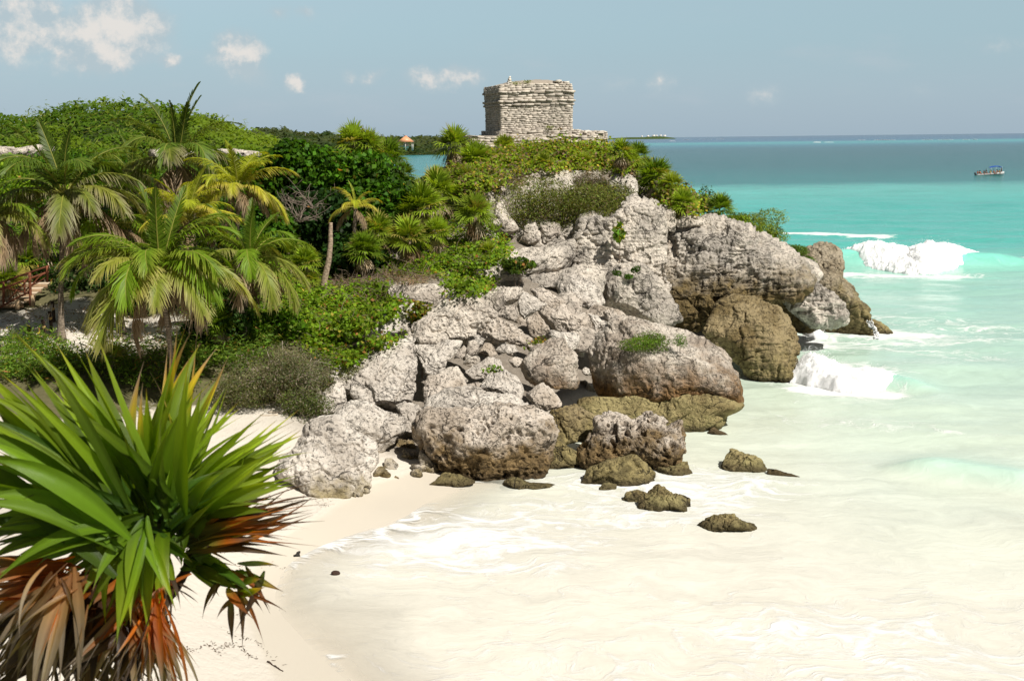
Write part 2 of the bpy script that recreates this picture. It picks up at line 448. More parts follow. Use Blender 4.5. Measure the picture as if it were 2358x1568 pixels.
m, t = newmat('sand and soil')
g = t.n('ShaderNodeNewGeometry'); P = g.outputs['Position']
z = t.n('ShaderNodeSeparateXYZ', {0: P}).outputs[2]
n1 = t.noise(P, 0.5, 5, 0.6); n2 = t.noise(P, 4.0, 6, 0.65); n3 = t.noise(P, 30.0, 3, 0.6)
dry = t.mix(n2, (0.64, 0.59, 0.515), (0.59, 0.54, 0.46))
zn = t.m('ADD', z, t.m('MULTIPLY', t.m('SUBTRACT', n1, 0.5), 0.10))
wetf = t.m('SUBTRACT', 1.0, t.ss(zn, 0.24, 0.32))
c = t.mix(wetf, dry, (0.595, 0.54, 0.45))
soil = t.mix(n2, (0.17, 0.14, 0.07), (0.06, 0.07, 0.025))
a = t.n('ShaderNodeAttribute', attribute_name='soil').outputs['Fac']
sf = t.ss(t.m('ADD', a, t.m('MULTIPLY', t.m('SUBTRACT', n2, 0.5), 0.7)), 0.35, 0.65)
c = t.mix(sf, c, soil)
rk = t.n('ShaderNodeAttribute', attribute_name='rocky').outputs['Fac']
c = t.mix(t.m('MULTIPLY', rk, t.ss(z, 0.1, 0.5)), c, t.mix(n2, (0.34, 0.30, 0.25), (0.12, 0.095, 0.07)))
deb = t.m('MULTIPLY', t.ss(n3, 0.64, 0.70), t.m('MULTIPLY', t.ss(n1, 0.50, 0.60), t.ss(zn, 0.35, 0.6)))
c = t.mix(t.m('MULTIPLY', deb, 0.35), c, (0.12, 0.08, 0.05))
ro = t.n('ShaderNodeMapRange', {0: wetf, 3: 0.9, 4: 0.35}).outputs[0]
p = t.n('ShaderNodeBsdfPrincipled', {'Base Color': c, 'Roughness': ro, 'Specular IOR Level': 0.3})
h = t.m('ADD', t.m('MULTIPLY', n2, t.m('SUBTRACT', 1.05, wetf)), t.m('MULTIPLY', n3, 0.1))
t.set(p.inputs['Normal'], t.n('ShaderNodeBump', {'Strength': 0.6, 'Distance': 0.10, 'Height': t.m('ADD', h, t.m('MULTIPLY', rk, t.m('MULTIPLY', t.noise(P, 1.4, 6, 0.7), 6.0)))}))
t.n('ShaderNodeOutputMaterial', {0: p})
M_SAND = m

xs = axis(-48, 32, 0.36, -45000, 45000); ys = axis(-4, 104, 0.36, -400, 60000)
gx, gy, gq = sheet(xs, ys)
gz = ground_z(gx, gy)
# soil = leaf litter; sand stays on the beach and along the foot path
px_, py_ = proj(np.stack([gx, gy, gz], 1))
soil = sstep(gz, 1.4, 2.4)
path = np.exp(-(((gx + 21) / 6.5) ** 2 + ((gy - 49.5) / 5.0) ** 2) ** 2)
path2 = sstep(-gx, 2, 10) * (1 - sstep(gy, 36, 41))
soil = np.clip(soil * (1 - path) * (1 - path2), 0, 1)
soil = np.where(gy < 14, 1, soil)
rocky = sstep(gx, -9.5, -6.5) * sstep(gy, 38.5, 40.5) * (1 - sstep(gy, 72, 80))
GV = np.stack([gx, gy, gz], 1)
ground = link('ground', npmesh('ground', GV, gq, M_SAND, True, attrs={'soil': soil, 'rocky': rocky}))
props(ground, kind='structure')

# ------------------------------------------------------------------ water
def swell(x, y):
    """gentle surf in the bay; crests run roughly along the beach"""
    P = np.stack([x, y, 0 * x], 1)
    w1 = fbm(P * (0.10, 0.22, 1), 3) * 0.30
    dd = (x * 0.45 + y * 0.9)
    w2 = np.sin(dd * 0.55 + 3 * perlin(P * 0.05)) * 0.10
    deep = sstep(x * 0.8 + (y - 25) * 0.25, 4, 22)
    return (w1 + w2) * (0.10 + 0.90 * deep) + fbm(P * (0.5, 1.3, 1) + 5, 3) * 0.05 * deep
# three wave faces: (start px,py, end px,py, height, width)
WAVES = [(1800, 612, 2420, 612, 1.25, 2.6), (1780, 865, 2150, 905, 0.75, 1.3), (2060, 1080, 2420, 1150, 0.55, 1.4)]
def wave_h(x, y):
    h = 0 * x
    for a, b, c_, d, H, wd in WAVES:
        A = G(a, b)[:2]; B = G(c_, d)[:2]
        L = np.linalg.norm(B - A); T = (B - A) / L; N = np.array([-T[1], T[0]])
        s = (x - A[0]) * T[0] + (y - A[1]) * T[1]
        q = (x - A[0]) * N[0] + (y - A[1]) * N[1]
        q = q - 0.8 * np.sin(s * 0.35)
        env = sstep(s, -1, L * 0.25) * (1 - sstep(s, L * 0.75, L + 1))
        prof = np.where(q < 0, np.exp(-(q / (wd * 0.45)) ** 2), np.exp(-(q / (wd * 1.5)) ** 2))
        h = h + H * env * prof
    return h
def water_z(x, y):
    near = 1 - sstep(np.hypot(x, y), 200, 400)
    return (swell(x, y) + wave_h(x, y)) * near
wxs = axis(-12, 62, 0.34, -45000, 45000, 1.12); wys = axis(14, 130, 0.34, -60, 60000, 1.07)
wx, wy, wq = sheet(wxs, wys)
wz = water_z(wx, wy)
gzw = ground_z(wx, wy)
depth = wz - gzw
pxw, pyw = proj(np.stack([wx, wy, wz], 1))
front = wy > 10
# colour by place: milky over the churned sand, turquoise outside the bar, teal over sea-grass, deep blue beyond the reef
def srgb(r, g_, b):
    v = np.array([r, g_, b]) / 255.0
    return np.where(v < 0.04045, v / 12.92, ((v + 0.055) / 1.055) ** 2.4)
PN = np.stack([wx, wy, 0 * wx], 1)
lg = np.log(np.maximum(wy, 1.0))
wob = fbm(PN * 0.012, 3) * 0.10 + fbm(np.stack([wx * .05, wy * 0.16, 0 * wx], 1), 4) * 0.07
lat = (wx / np.maximum(wy, 1.0))          # sideways angle
key = lg + wob * (1 + 0 * lg)
stops = [(20, (228, 222, 208)), (32, (226, 223, 210)), (42, (216, 222, 207)), (54, (204, 220, 202)), (70, (184, 212, 196)), (92, (158, 204, 188)), (106, (128, 198, 182)), (118, (84, 184, 170)), (140, (72, 180, 166)),
         (190, (72, 180, 168)), (235, (92, 184, 172)), (262, (92, 176, 166)), (288, (36, 118, 116)), (420, (18, 94, 96)), (700, (12, 86, 90)), (1150, (14, 84, 94)), (1500, (30, 112, 130)), (1900, (48, 150, 152)), (2250, (50, 150, 152)),
         (2600, (24, 88, 122)), (5000, (18, 66, 108)), (12000, (16, 58, 98))]
kx = np.log([s[0] for s in stops]); kc = np.array([srgb(*s[1]) for s in stops])
# near the beach on the left everything is milkier, on the right clearer
shift = -0.20 * sstep(lat, 0.16, 0.42) * (1 - sstep(lg, math.log(60), math.log(110)))
kk = key * (1 - sstep(lg, 4.6, 5.0)) + (lg + wob * 0.35 + fbm(np.stack([wx * .002, wy * .004, 0 * wx], 1), 3) * 0.12) * sstep(lg, 4.6, 5.0)
kk = kk - shift
wc = np.stack([np.interp(kk, kx, kc[:, i]) for i in range(3)], 1)
wf = wave_h(wx, wy)
teal = srgb(120, 214, 196)
wc = wc + (teal - wc) * np.clip(wf * 0.55, 0, 0.7)[:, None]
# the lagoon behind the headland, left of the temple
lag = ((wx < 4) & (wy > 90)).astype(float) * (1 - sstep(lg, math.log(1400), math.log(1900)))
wc = wc + (srgb(62, 150, 152) - wc) * (lag * 0.75)[:, None]
# foam density
def line_foam(P0, P1, wd, amp, bow=0.0):
    A = G(*P0)[:2]; B = G(*P1)[:2]; L = np.linalg.norm(B - A); T = (B - A) / L; N = np.array([-T[1], T[0]])
    s = (wx - A[0]) * T[0] + (wy - A[1]) * T[1]; q = (wx - A[0]) * N[0] + (wy - A[1]) * N[1]
    q = q - bow * np.sin(np.clip(s / L, 0, 1) * math.pi) + 0.5 * perlin(PN * 0.5) * wd
    return amp * np.exp(-(q / wd) ** 2) * sstep(s, -wd, L * .15) * (1 - sstep(s, L * .8, L + wd))
def spot(px, py, rx, ry, amp):
    c0 = G(px, py); return amp * np.exp(-(((wx - c0[0]) / rx) ** 2 + ((wy - c0[1]) / ry) ** 2))
foam = 0.155 + 0 * wx
foam += spot(1130, 1220, 5, 2.8, .24) + spot(1550, 1150, 3, 3, .22) + spot(900, 1250, 4.5, 2.4, .22) + spot(1500, 1500, 7, 3, .04) + spot(2050, 1500, 7, 3.5, .26) + spot(1200, 1480, 4, 2, .08)
foam += spot(1700, 1120, 3, 3, .25) + spot(1100, 1310, 2.5, .8, .2) + spot(1350, 1110, 3, 1.5, .3)
foam += spot(1900, 860, 3.5, 2.5, .75) + spot(2040, 770, 4, 2, .55) + spot(1850, 790, 2, 3, .5) + spot(2200, 790, 5, 2, .25)
foam += line_foam((1790, 538), (2060, 545), 1.6, .75) + line_foam((2200, 600), (2400, 592), 1.4, .4)
foam += line_foam((1880, 628), (2250, 636), 2.2, .6, -1) + line_foam((1820, 895), (2100, 920), 1.0, .6)
foam += line_foam((1900, 720), (2358, 760), 2.0, .22) + line_foam((1950, 800), (2358, 830), 1.5, .2) + line_foam((1700, 960), (2350, 1010), 1.2, .18)
edge = np.exp(-((depth - 0.02) / 0.05) ** 2) * (wy < 45) * (wx < 6)
foam += edge * 0.14
brk = ((pyw < 335) & (pyw > 316) & front & (wy > 1800) & (wy < 6000))
for a, b, x0, wd in [(2010, 2065, 323.0, 1.3), (1975, 1995, 323, 1), (2120, 2150, 322.5, 1), (2160, 2200, 322.5, 1), (2215, 2245, 322.5, 1), (1870, 1890, 328, 1.3), (1560, 1660, 320.5, 1), (1900, 1930, 328, .6), (1530, 1580, 326, .8)]:
    foam += 0 * brk * (pxw > a) * (pxw < b) * (np.abs(pyw - x0) < wd)
foam *= np.where(wy > 185, np.where(brk, 1, 0.0), 1)
al = sstep(depth + 0.05 * perlin(PN * 0.6), -0.01, 0.08) * 0.30 + sstep(depth + .10 * fbm(PN * 0.25, 3), 0.02, 0.34) * 0.70
al = np.where((wx > 8) | (wy > 45), 1, al)

m, t = newmat('sea water')
g = t.n('ShaderNodeNewGeometry'); P = g.outputs['Position']
c0 = t.n('ShaderNodeVertexColor', layer_name='Col').outputs[0]
fo = t.n('ShaderNodeAttribute', attribute_name='foam').outputs['Fac']
ax = t.n('ShaderNodeAttribute', attribute_name='alpha').outputs['Fac']
dist = t.n('ShaderNodeVectorMath', {0: P}, operation='LENGTH').outputs['Value']
Pw = t.vm('ADD', P, t.n('ShaderNodeVectorMath', {0: t.n('ShaderNodeTexNoise', {'Vector': P, 'Scale': 0.35, 'Detail': 3.0}).outputs[1], 3: 4.0}, operation='SCALE').outputs[0])
Ps = t.vm('MULTIPLY', Pw, (0.55, 1.25, 1.0))
rot = t.n('ShaderNodeVectorRotate', {'Vector': Ps, 'Angle': 0.35}, rotation_type='Z_AXIS').outputs[0]
web = t.n('ShaderNodeTexVoronoi', {'Vector': rot, 'Scale': 0.75, 'Randomness': 1.0}, feature='DISTANCE_TO_EDGE').outputs[0]
fine = t.noise(t.vm('MULTIPLY', rot, (1.0, 2.2, 1.0)), 2.2, 8, 0.72)
big = t.noise(t.vm('MULTIPLY', rot, (0.6, 1.8, 1.0)), 0.35, 5, 0.6)
webf = t.m('SUBTRACT', 1.0, t.ss(web, 0.0, 0.17))
fv = t.m('ADD', t.m('MULTIPLY', fine, 0.9), t.m('MULTIPLY', webf, 0.14))
fv = t.m('ADD', fv, t.m('MULTIPLY', t.m('SUBTRACT', big, 0.5), 0.55))
fm = t.ss(t.m('ADD', fv, fo), 0.80, 1.14)
tone = t.noise(t.vm('MULTIPLY', Pw, (0.10, 0.5, 1.0)), 1.0, 6, 0.62)
farf = t.ss(dist, 120.0, 300.0)
tone2 = t.noise(t.vm('MULTIPLY', P, (0.05, 0.13, 1.0)), 1.0, 6, 0.7)
tone3 = t.noise(t.vm('MULTIPLY', P, (0.006, 0.02, 1.0)), 1.0, 5, 0.65)
tonef = t.noise(t.vm('MULTIPLY', Pw, (0.22, 1.5, 1.0)), 1.0, 6, 0.68)
br = t.m('ADD', 0.52, t.m('ADD', t.m('MULTIPLY', tone, 0.32), t.m('MULTIPLY', tonef, 0.44)))
brf = t.m('ADD', 0.16, t.m('ADD', t.m('MULTIPLY', tone2, 0.85), t.m('MULTIPLY', tone3, 0.65)))
brm = t.n('ShaderNodeMix', {0: farf, 2: br, 3: brf}).outputs[0]
c = t.mix(1.0, c0, t.n('ShaderNodeCombineColor', {0: brm, 1: brm, 2: brm}).outputs[0], 'MULTIPLY')
c = t.mix(t.m('MULTIPLY', fm, 0.9), c, (0.80, 0.80, 0.79))
rough = t.n('ShaderNodeMapRange', {0: fm, 3: 0.16, 4: 0.7}).outputs[0]
p = t.n('ShaderNodeBsdfPrincipled', {'Base Color': c, 'Roughness': rough, 'IOR': 1.33, 'Specular IOR Level': 0.18})
rip = t.noise(t.vm('MULTIPLY', rot, (1.0, 2.4, 1.0)), 1.6, 6, 0.65)
rip2 = t.noise(t.vm('MULTIPLY', P, (0.35, 0.8, 1.0)), 1.0, 6, 0.7)
hh = t.m('ADD', t.m('MULTIPLY', rip, 0.045), t.m('MULTIPLY', fm, 0.04))
hh = t.m('ADD', hh, t.m('MULTIPLY', rip2, t.m('ADD', 0.06, t.m('MULTIPLY', farf, 1.1))))
t.set(p.inputs['Normal'], t.n('ShaderNodeBump', {'Strength': 0.75, 'Distance': 0.55, 'Height': hh}))
tr = t.n('ShaderNodeBsdfTransparent')
mx = t.n('ShaderNodeMixShader', {0: t.m('MAXIMUM', ax, t.m('MULTIPLY', fm, t.ss(ax, 0.0, 0.08))), 1: tr.outputs[0], 2: p.outputs[0]})
t.n('ShaderNodeOutputMaterial', {0: mx})
M_WATER = m
keep = ~((gzw[wq] > wz[wq] + 0.6).all(1))
wqk = wq[keep]
used = np.zeros(len(wx), bool); used[wqk.ravel()] = True
remap = np.cumsum(used) - 1
water = link('sea', npmesh('sea', np.stack([wx, wy, wz], 1)[used], remap[wqk], M_WATER, True, wc[used], {'foam': foam[used], 'alpha': al[used]}))
props(water, kind='structure')

# breaking crests: lumpy white water, solid geometry sitting on the wave
m, t = newmat('white water')
g = t.n('ShaderNodeNewGeometry'); P = g.outputs['Position']
nn = t.noise(P, 2.5, 8, 0.75)
p = t.n('ShaderNodeBsdfPrincipled', {'Base Color': t.mix(nn, (0.90, 0.93, 0.93), (0.96, 0.96, 0.95)), 'Roughness': 0.9, 'Specular IOR Level': 0.1, 'Subsurface Weight': 1.0, 'Subsurface Radius': (0.6, 0.6, 0.6), 'Subsurface Scale': 0.5})
t.set(p.inputs['Normal'], t.n('ShaderNodeBump', {'Strength': 0.6, 'Distance': 0.10, 'Height': nn}))
t.n('ShaderNodeOutputMaterial', {0: p})
M_FOAM = m
def crest(name, pts, hts, wid, spray, seed):
    """foaming roll of white water: a height field over the foot line pts; hts = heights in metres"""
    r = np.random.default_rng(seed)
    B = np.array([G(*q)[:2] for q in pts]); L = np.linalg.norm(np.diff(B, axis=0), axis=1).sum()
    n, m_ = int(L / .045), int(wid * 2.6 / .05)
    s = np.linspace(0, len(pts) - 1, n)
    def smooth(a):
        k = n // (len(pts) * 2) | 1; a = np.pad(a, k, mode='edge'); return np.convolve(a, np.ones(2 * k + 1) / (2 * k + 1), 'same')[k:-k]
    C = np.stack([smooth(np.interp(s, range(len(pts)), B[:, i])) for i in (0, 1)], 1); H = smooth(np.interp(s, range(len(pts)), hts))
    T = np.gradient(C, axis=0); T /= np.linalg.norm(T, axis=1)[:, None]; N = np.stack([-T[:, 1], T[:, 0]], 1)
    q = np.linspace(-.3, 2.3, m_) * wid
    X = C[:, 0, None] + N[:, 0, None] * q; Y = C[:, 1, None] + N[:, 1, None] * q
    P0 = np.stack([X.ravel(), Y.ravel(), 0 * X.ravel()], 1); Hh = np.repeat(H, m_); qq = np.tile((q / wid), n)
    edge = fbm(P0 * 1.1 + seed, 4, gain=.65)
    c_ = .75 + .30 * edge
    w_ = np.where(qq < c_, .80, 1.15)
    body = np.clip(1 - ((qq - c_) / w_) ** 2, 0, 1) ** .9
    body = body * (1 + .30 * fbm(P0 * .8 + 3 + seed, 2))
    fr = fbm(P0 * 2.6 + seed, 6, gain=.80)
    z = Hh * body + (fr * .34 + edge * .16) * np.minimum(Hh, 1.3) * body ** .5 - .10 - .25 * (body < .02)
    z += np.maximum(0, fbm(P0 * 5.0 + seed, 3, gain=.8) - .25) * np.minimum(Hh, 1.6) * .8 * body
    V = np.stack([P0[:, 0], P0[:, 1], z + water_z(P0[:, 0], P0[:, 1])], 1)
    i = np.arange(n * m_).reshape(n, m_)
    Q = np.stack([i[:-1, :-1], i[1:, :-1], i[1:, 1:], i[:-1, 1:]], -1).reshape(-1, 4)
    Q = Q[(body[Q] > 0).any(1)]
    mb = MB(); mb.add(V, Q)
    k = r.choice(len(V), spray, p=(Hh * body ** 3) / (Hh * body ** 3).sum())
    base = V[k] + np.abs(r.normal(size=(spray, 3))) * np.array([0, 0, .22]) * np.minimum(Hh[k], 1.6)[:, None] + r.normal(size=(spray, 3)) * .06
    sz = r.uniform(.010, .030, spray)
    o = np.array([[1, 0, -.5], [-.5, .87, -.5], [-.5, -.87, -.5], [0, 0, 1]]); v = base[:, None] + o[None] * sz[:, None, None]
    f = np.array([[0, 2, 1], [0, 1, 3], [1, 2, 3], [2, 0, 3]])
    mb.add(v.reshape(-1, 3), None, (np.arange(spray)[:, None, None] * 4 + f[None]).reshape(-1, 3))
    return props(mb.build(name, M_FOAM, smooth=True), kind='structure')
crest('breaking_wave', [(1845, 580), (1885, 590), (1940, 606), (2000, 618), (2080, 628), (2150, 630), (2210, 618), (2262, 602), (2300, 597)], [0.2, .55, .8, .95, 1.2, 1.45, 1.05, .45, .04], 2.5, 3500, 1)
crest('breaking_wave', [(1815, 880), (1850, 885), (1905, 898), (1960, 905), (2010, 905), (2050, 893), (2085, 875)], [.8, 1.1, .95, .7, .55, .4, .04], 1.2, 2200, 2)
crest('breaking_wave', [(1832, 760), (1850, 772), (1870, 778), (1900, 782)], [.9, .8, .4, .05], .6, 800, 3)

# whitecaps on the reef line, far out
rw = np.random.default_rng(31)
for x0, x1, row, hh in [(2012, 2062, 323.2, 1.3), (1975, 1992, 323.4, .9), (2122, 2148, 322.6, .9), (2160, 2196, 322.6, .9), (2217, 2232, 322.4, 1.0), (2238, 2250, 322.2, 1.2), (1872, 1890, 328.5, 1.4), (1898, 1920, 328.2, .6), (1572, 1590, 322.4, .7), (1605, 1640, 321.6, .7), (1648, 1668, 321.2, .6), (1540, 1556, 325.5, .7)]:
    n_ = 24; s_ = np.linspace(0, 1, n_); A = np.array([G(x0 + (x1 - x0) * q, row) for q in s_]); h_ = hh * A[:, 1] / FP * np.sin(s_ * math.pi) ** .5 * rw.uniform(.5, 1.2, n_)
    b_ = A.mean(0); V = []
    for a, z_ in ((-1, -.3), (-.4, .8), (0, 1), (.5, .6), (1, -.3)):
        V.append(np.stack([A[:, 0], A[:, 1] + a * 7, np.where(z_ > 0, h_ * z_, -.5)], 1))
    i_ = np.arange(5 * n_).reshape(5, n_); mb = MB(); mb.add(np.concatenate(V) - b_, np.stack([i_[:-1, :-1], i_[:-1, 1:], i_[1:, 1:], i_[1:, :-1]], -1).reshape(-1, 4))
    o = mb.build('breaking_wave', M_FOAM, None, smooth=True); o.location = b_; props(o, kind='structure')
# ------------------------------------------------------------------ rocks
CROPS = {'P': (0, 0, 1 / .786), 'A': (800, 650, .38265), 'B': (1500, 500, .5102), 'C': (900, 200, .42409), 'G': (800, 1100, .67854), 'E': (1500, 850, .29686), 'H': (800, 350, .59372), 'F': (1900, 350, .47826)}
def poly(c, s):
    ox, oy, k = CROPS[c]
    v = np.array([float(a) for a in s.replace(',', ' ').split()]).reshape(-1, 2)
    return (v * k + (ox, oy)) * .786
_ico = {}
def ico(level):
    if level not in _ico:
        bm = bmesh.new(); bmesh.ops.create_icosphere(bm, subdivisions=level, radius=1.0)
        V = np.array([v.co[:] for v in bm.verts]); F = np.array([[v.index for v in f.verts] for f in bm.faces])
        bm.free(); _ico[level] = (V / np.linalg.norm(V, axis=1)[:, None], F)
    return _ico[level]
def vnormals(V, F):
    fn = np.cross(V[F[:, 1]] - V[F[:, 0]], V[F[:, 2]] - V[F[:, 0]])
    N = np.zeros_like(V)
    for i in range(3):
        for k in range(3):
            N[:, k] += np.bincount(F[:, i], fn[:, k], len(V))
    return N / (np.linalg.norm(N, axis=1)[:, None] + 1e-12)
BVHSRC = []
def rock_shape(pl, D, T=0.55, k=0.35, level=None, facets=9, rough=1.0, pit=0.3, seed=0, n=2.4, strata=0.0, crack=0.5, blocky=0.45, smooth=0.0, zbase=None):
    """a closed stone with the outline pl (picture coordinates) standing D metres out; T = depth / mean radius,
       k = how far its face leans back"""
    r = np.random.default_rng(seed + 100)
    c = (pl.min(0) + pl.max(0)) / 2 * .4 + pl.mean(0) * .6
    area = 0.5 * abs(np.dot(pl[:, 0], np.roll(pl[:, 1], 1)) - np.dot(pl[:, 1], np.roll(pl[:, 0], 1)))
    rpx = math.sqrt(area / math.pi)
    if level is None: level = 4 if rpx < 17 else 5 if rpx < 52 else 6 if rpx < 150 else 7
    S, F = ico(level)
    # outline radius as a function of angle
    q = pl - c
    ang = np.linspace(-math.pi, math.pi, 721)
    rad = np.zeros(721)
    for i, a in enumerate(ang):
        d = np.array([math.cos(a), -math.sin(a)])
        best = 0
        for j in range(len(q)):
            p0, p1 = q[j], q[(j + 1) % len(q)]; e = p1 - p0
            den = d[0] * e[1] - d[1] * e[0]
            if abs(den) < 1e-9: continue
            tt = (p0[0] * e[1] - p0[1] * e[0]) / den; ss = (p0[0] * d[1] - p0[1] * d[0]) / den
            if tt > 0 and -1e-6 <= ss <= 1 + 1e-6: best = max(best, tt)
        rad[i] = best
    kr = np.ones(9) / 9; rad[:-1] = np.convolve(np.concatenate([rad[-13:-1][-4:], rad[:-1], rad[:4]]), kr, 'valid'); rad[-1] = rad[0]
    dc = ray(*c); Pc = at(c[0], c[1], D)
    mpp = np.linalg.norm(Pc - CAM) / FP / math.sqrt(1 + ((c[0] - CX) ** 2 + (c[1] - CY) ** 2) / FP ** 2)
    f = dc / np.linalg.norm(dc); rr = np.cross(f, [0, 0, 1]); rr /= np.linalg.norm(rr); uu = np.cross(rr, f)
    rr, uu = CR - f * (CR @ f), CU - f * (CU @ f)
    rm = rpx * mpp; Tm = T * rm
    th = np.arctan2(S[:, 1], S[:, 0])
    R_ = np.interp(th, ang, rad) * mpp
    rho = np.minimum(np.hypot(S[:, 0], S[:, 1]), 1)
    cz = np.sign(S[:, 2]) * (1 - rho ** n) ** (1 / n)
    Q = np.stack([np.cos(th) * rho, np.sin(th) * rho, cz], 1)
    sc = np.ones(len(Q))
    for _ in range(int(facets * 1.7)):
        nv = r.normal(size=3); nv /= np.linalg.norm(nv)
        if nv[2] > 0.2 and r.random() < .6: nv[2] *= -1
        h = r.uniform(.66, .95)
        s_ = Q @ nv
        over = np.maximum(s_ - h, 0)
        Q = Q - nv[None] * (over * 0.95)[:, None]
    Q[:, :2] *= 1.09
    a, b, cc = Q[:, 0] * R_, Q[:, 1] * R_, Q[:, 2] * Tm
    V = Pc + rr * a[:, None] + uu * b[:, None] + f * (cc + k * b * 1.0)[:, None]
    W = V * 1.0
    N = vnormals(V, F)
    if (N * (V - Pc)).sum() < 0: F = F[:, ::-1]; N = -N
    sz = min(rm, 2.2)
    d = fbm(W * (0.75 / max(sz, .3)) + seed, 3) * 0.13 * sz * rough
    d += fbm(W * (2.4 / max(min(sz, 1.4), .3)) + seed * 3, 4, gain=.5, ridge=True) * 0.060 * min(sz, 1.6) * rough
    if crack:
        e1, e2 = worley(W * (0.9 / max(min(sz, 1.8), .3)) + fbm(W * 1.3, 2)[:, None] * .35 + seed, True)
        d -= (1 - sstep(e2 - e1, 0.0, 0.075)) * 0.17 * min(sz, 1.5) * crack
    cb = np.stack([W[:, 0] * .8 + W[:, 2] * .25, W[:, 1] * .8, W[:, 2] * 1.3 - W[:, 0] * .3], 1) * (1.1 / max(min(sz, 1.6), .4))
    cb = cb + fbm(W * 1.1, 3)[:, None] * .4
    ci = np.floor(cb).astype(np.int64); hv = (_h(ci[:, 0], ci[:, 1], ci[:, 2]) % 1000) / 1000.0 - .5
    ff = np.abs(cb - ci - .5).max(1); d += hv * 0.20 * min(sz, 1.5) * (1 - sstep(ff, .40, .5)) * blocky
    if level >= 5:
        d += fbm(W * 7.0, 3, gain=.6) * 0.022 * rough
        pn = worley(W * (4.2, 4.2, 4.2) + fbm(W * 2, 2)[:, None] * .5)
        d -= (1 - sstep(pn, 0.12, 0.42)) * 0.11 * pit
        pn = worley(W * 1.9 + fbm(W * 1.5, 2)[:, None] * .6)
        d -= (1 - sstep(pn, 0.1, 0.45)) * 0.20 * pit * pit
    if strata:
        st = fbm(W * (0.35, 0.35, 4.2) + seed, 4, gain=.6, ridge=True)
        d += st * 0.16 * strata
        gr = fbm(W * (1.5, 1.5, .22) + 9, 3, ridge=True)
        d += gr * 0.14 * strata
    V = V + N * d[:, None]
    return V, F, Pc
def rock(label, crop, s, D, mat=None, name='boulder', cat='boulder', group='boulders of the rockfall', z=None, **kw):
    pl = poly(crop, s)
    if z is not None:                     # stands in the water or on the sand: distance from its lowest point
        lo = pl[pl[:, 1].argmax()]
        D = G(lo[0], lo[1] - 4, z)[1] + D
    kw.setdefault('seed', int(abs(pl.sum() * 7)) % 997)
    V, F, Pc = rock_shape(pl, D, **kw)
    base = np.array([Pc[0], Pc[1], V[:, 2].min()])
    me = npmesh(name, V - base, F, mat or M_ROCK, True)
    o = link(name, me); o.location = base
    props(o, label, cat, group)
    BVHSRC.append((V, F))
    return o
def mass(name, lumps, label=None, cat=None, group=None, kind=None):
    """several lumps of one rock mass, each with its own material, in one mesh"""
    Vs, Fs, Ms, n, mats = [], [], [], 0, []
    for crop, s, D, mat, kw in lumps:
        pl = poly(crop, s); kw = dict(kw); kw.setdefault('seed', int(abs(pl.sum() * 7)) % 997)
        V, F, Pc = rock_shape(pl, D, **kw)
        if mat not in mats: mats.append(mat)
        Vs.append(V); Fs.append(F + n); Ms.append(np.full(len(F), mats.index(mat))); n += len(V)
        BVHSRC.append((V, F))
    me = npmesh(name, np.concatenate(Vs), np.concatenate(Fs), mats, True, midx=np.concatenate(Ms))
    return props(link(name, me), label, cat, group, kind)

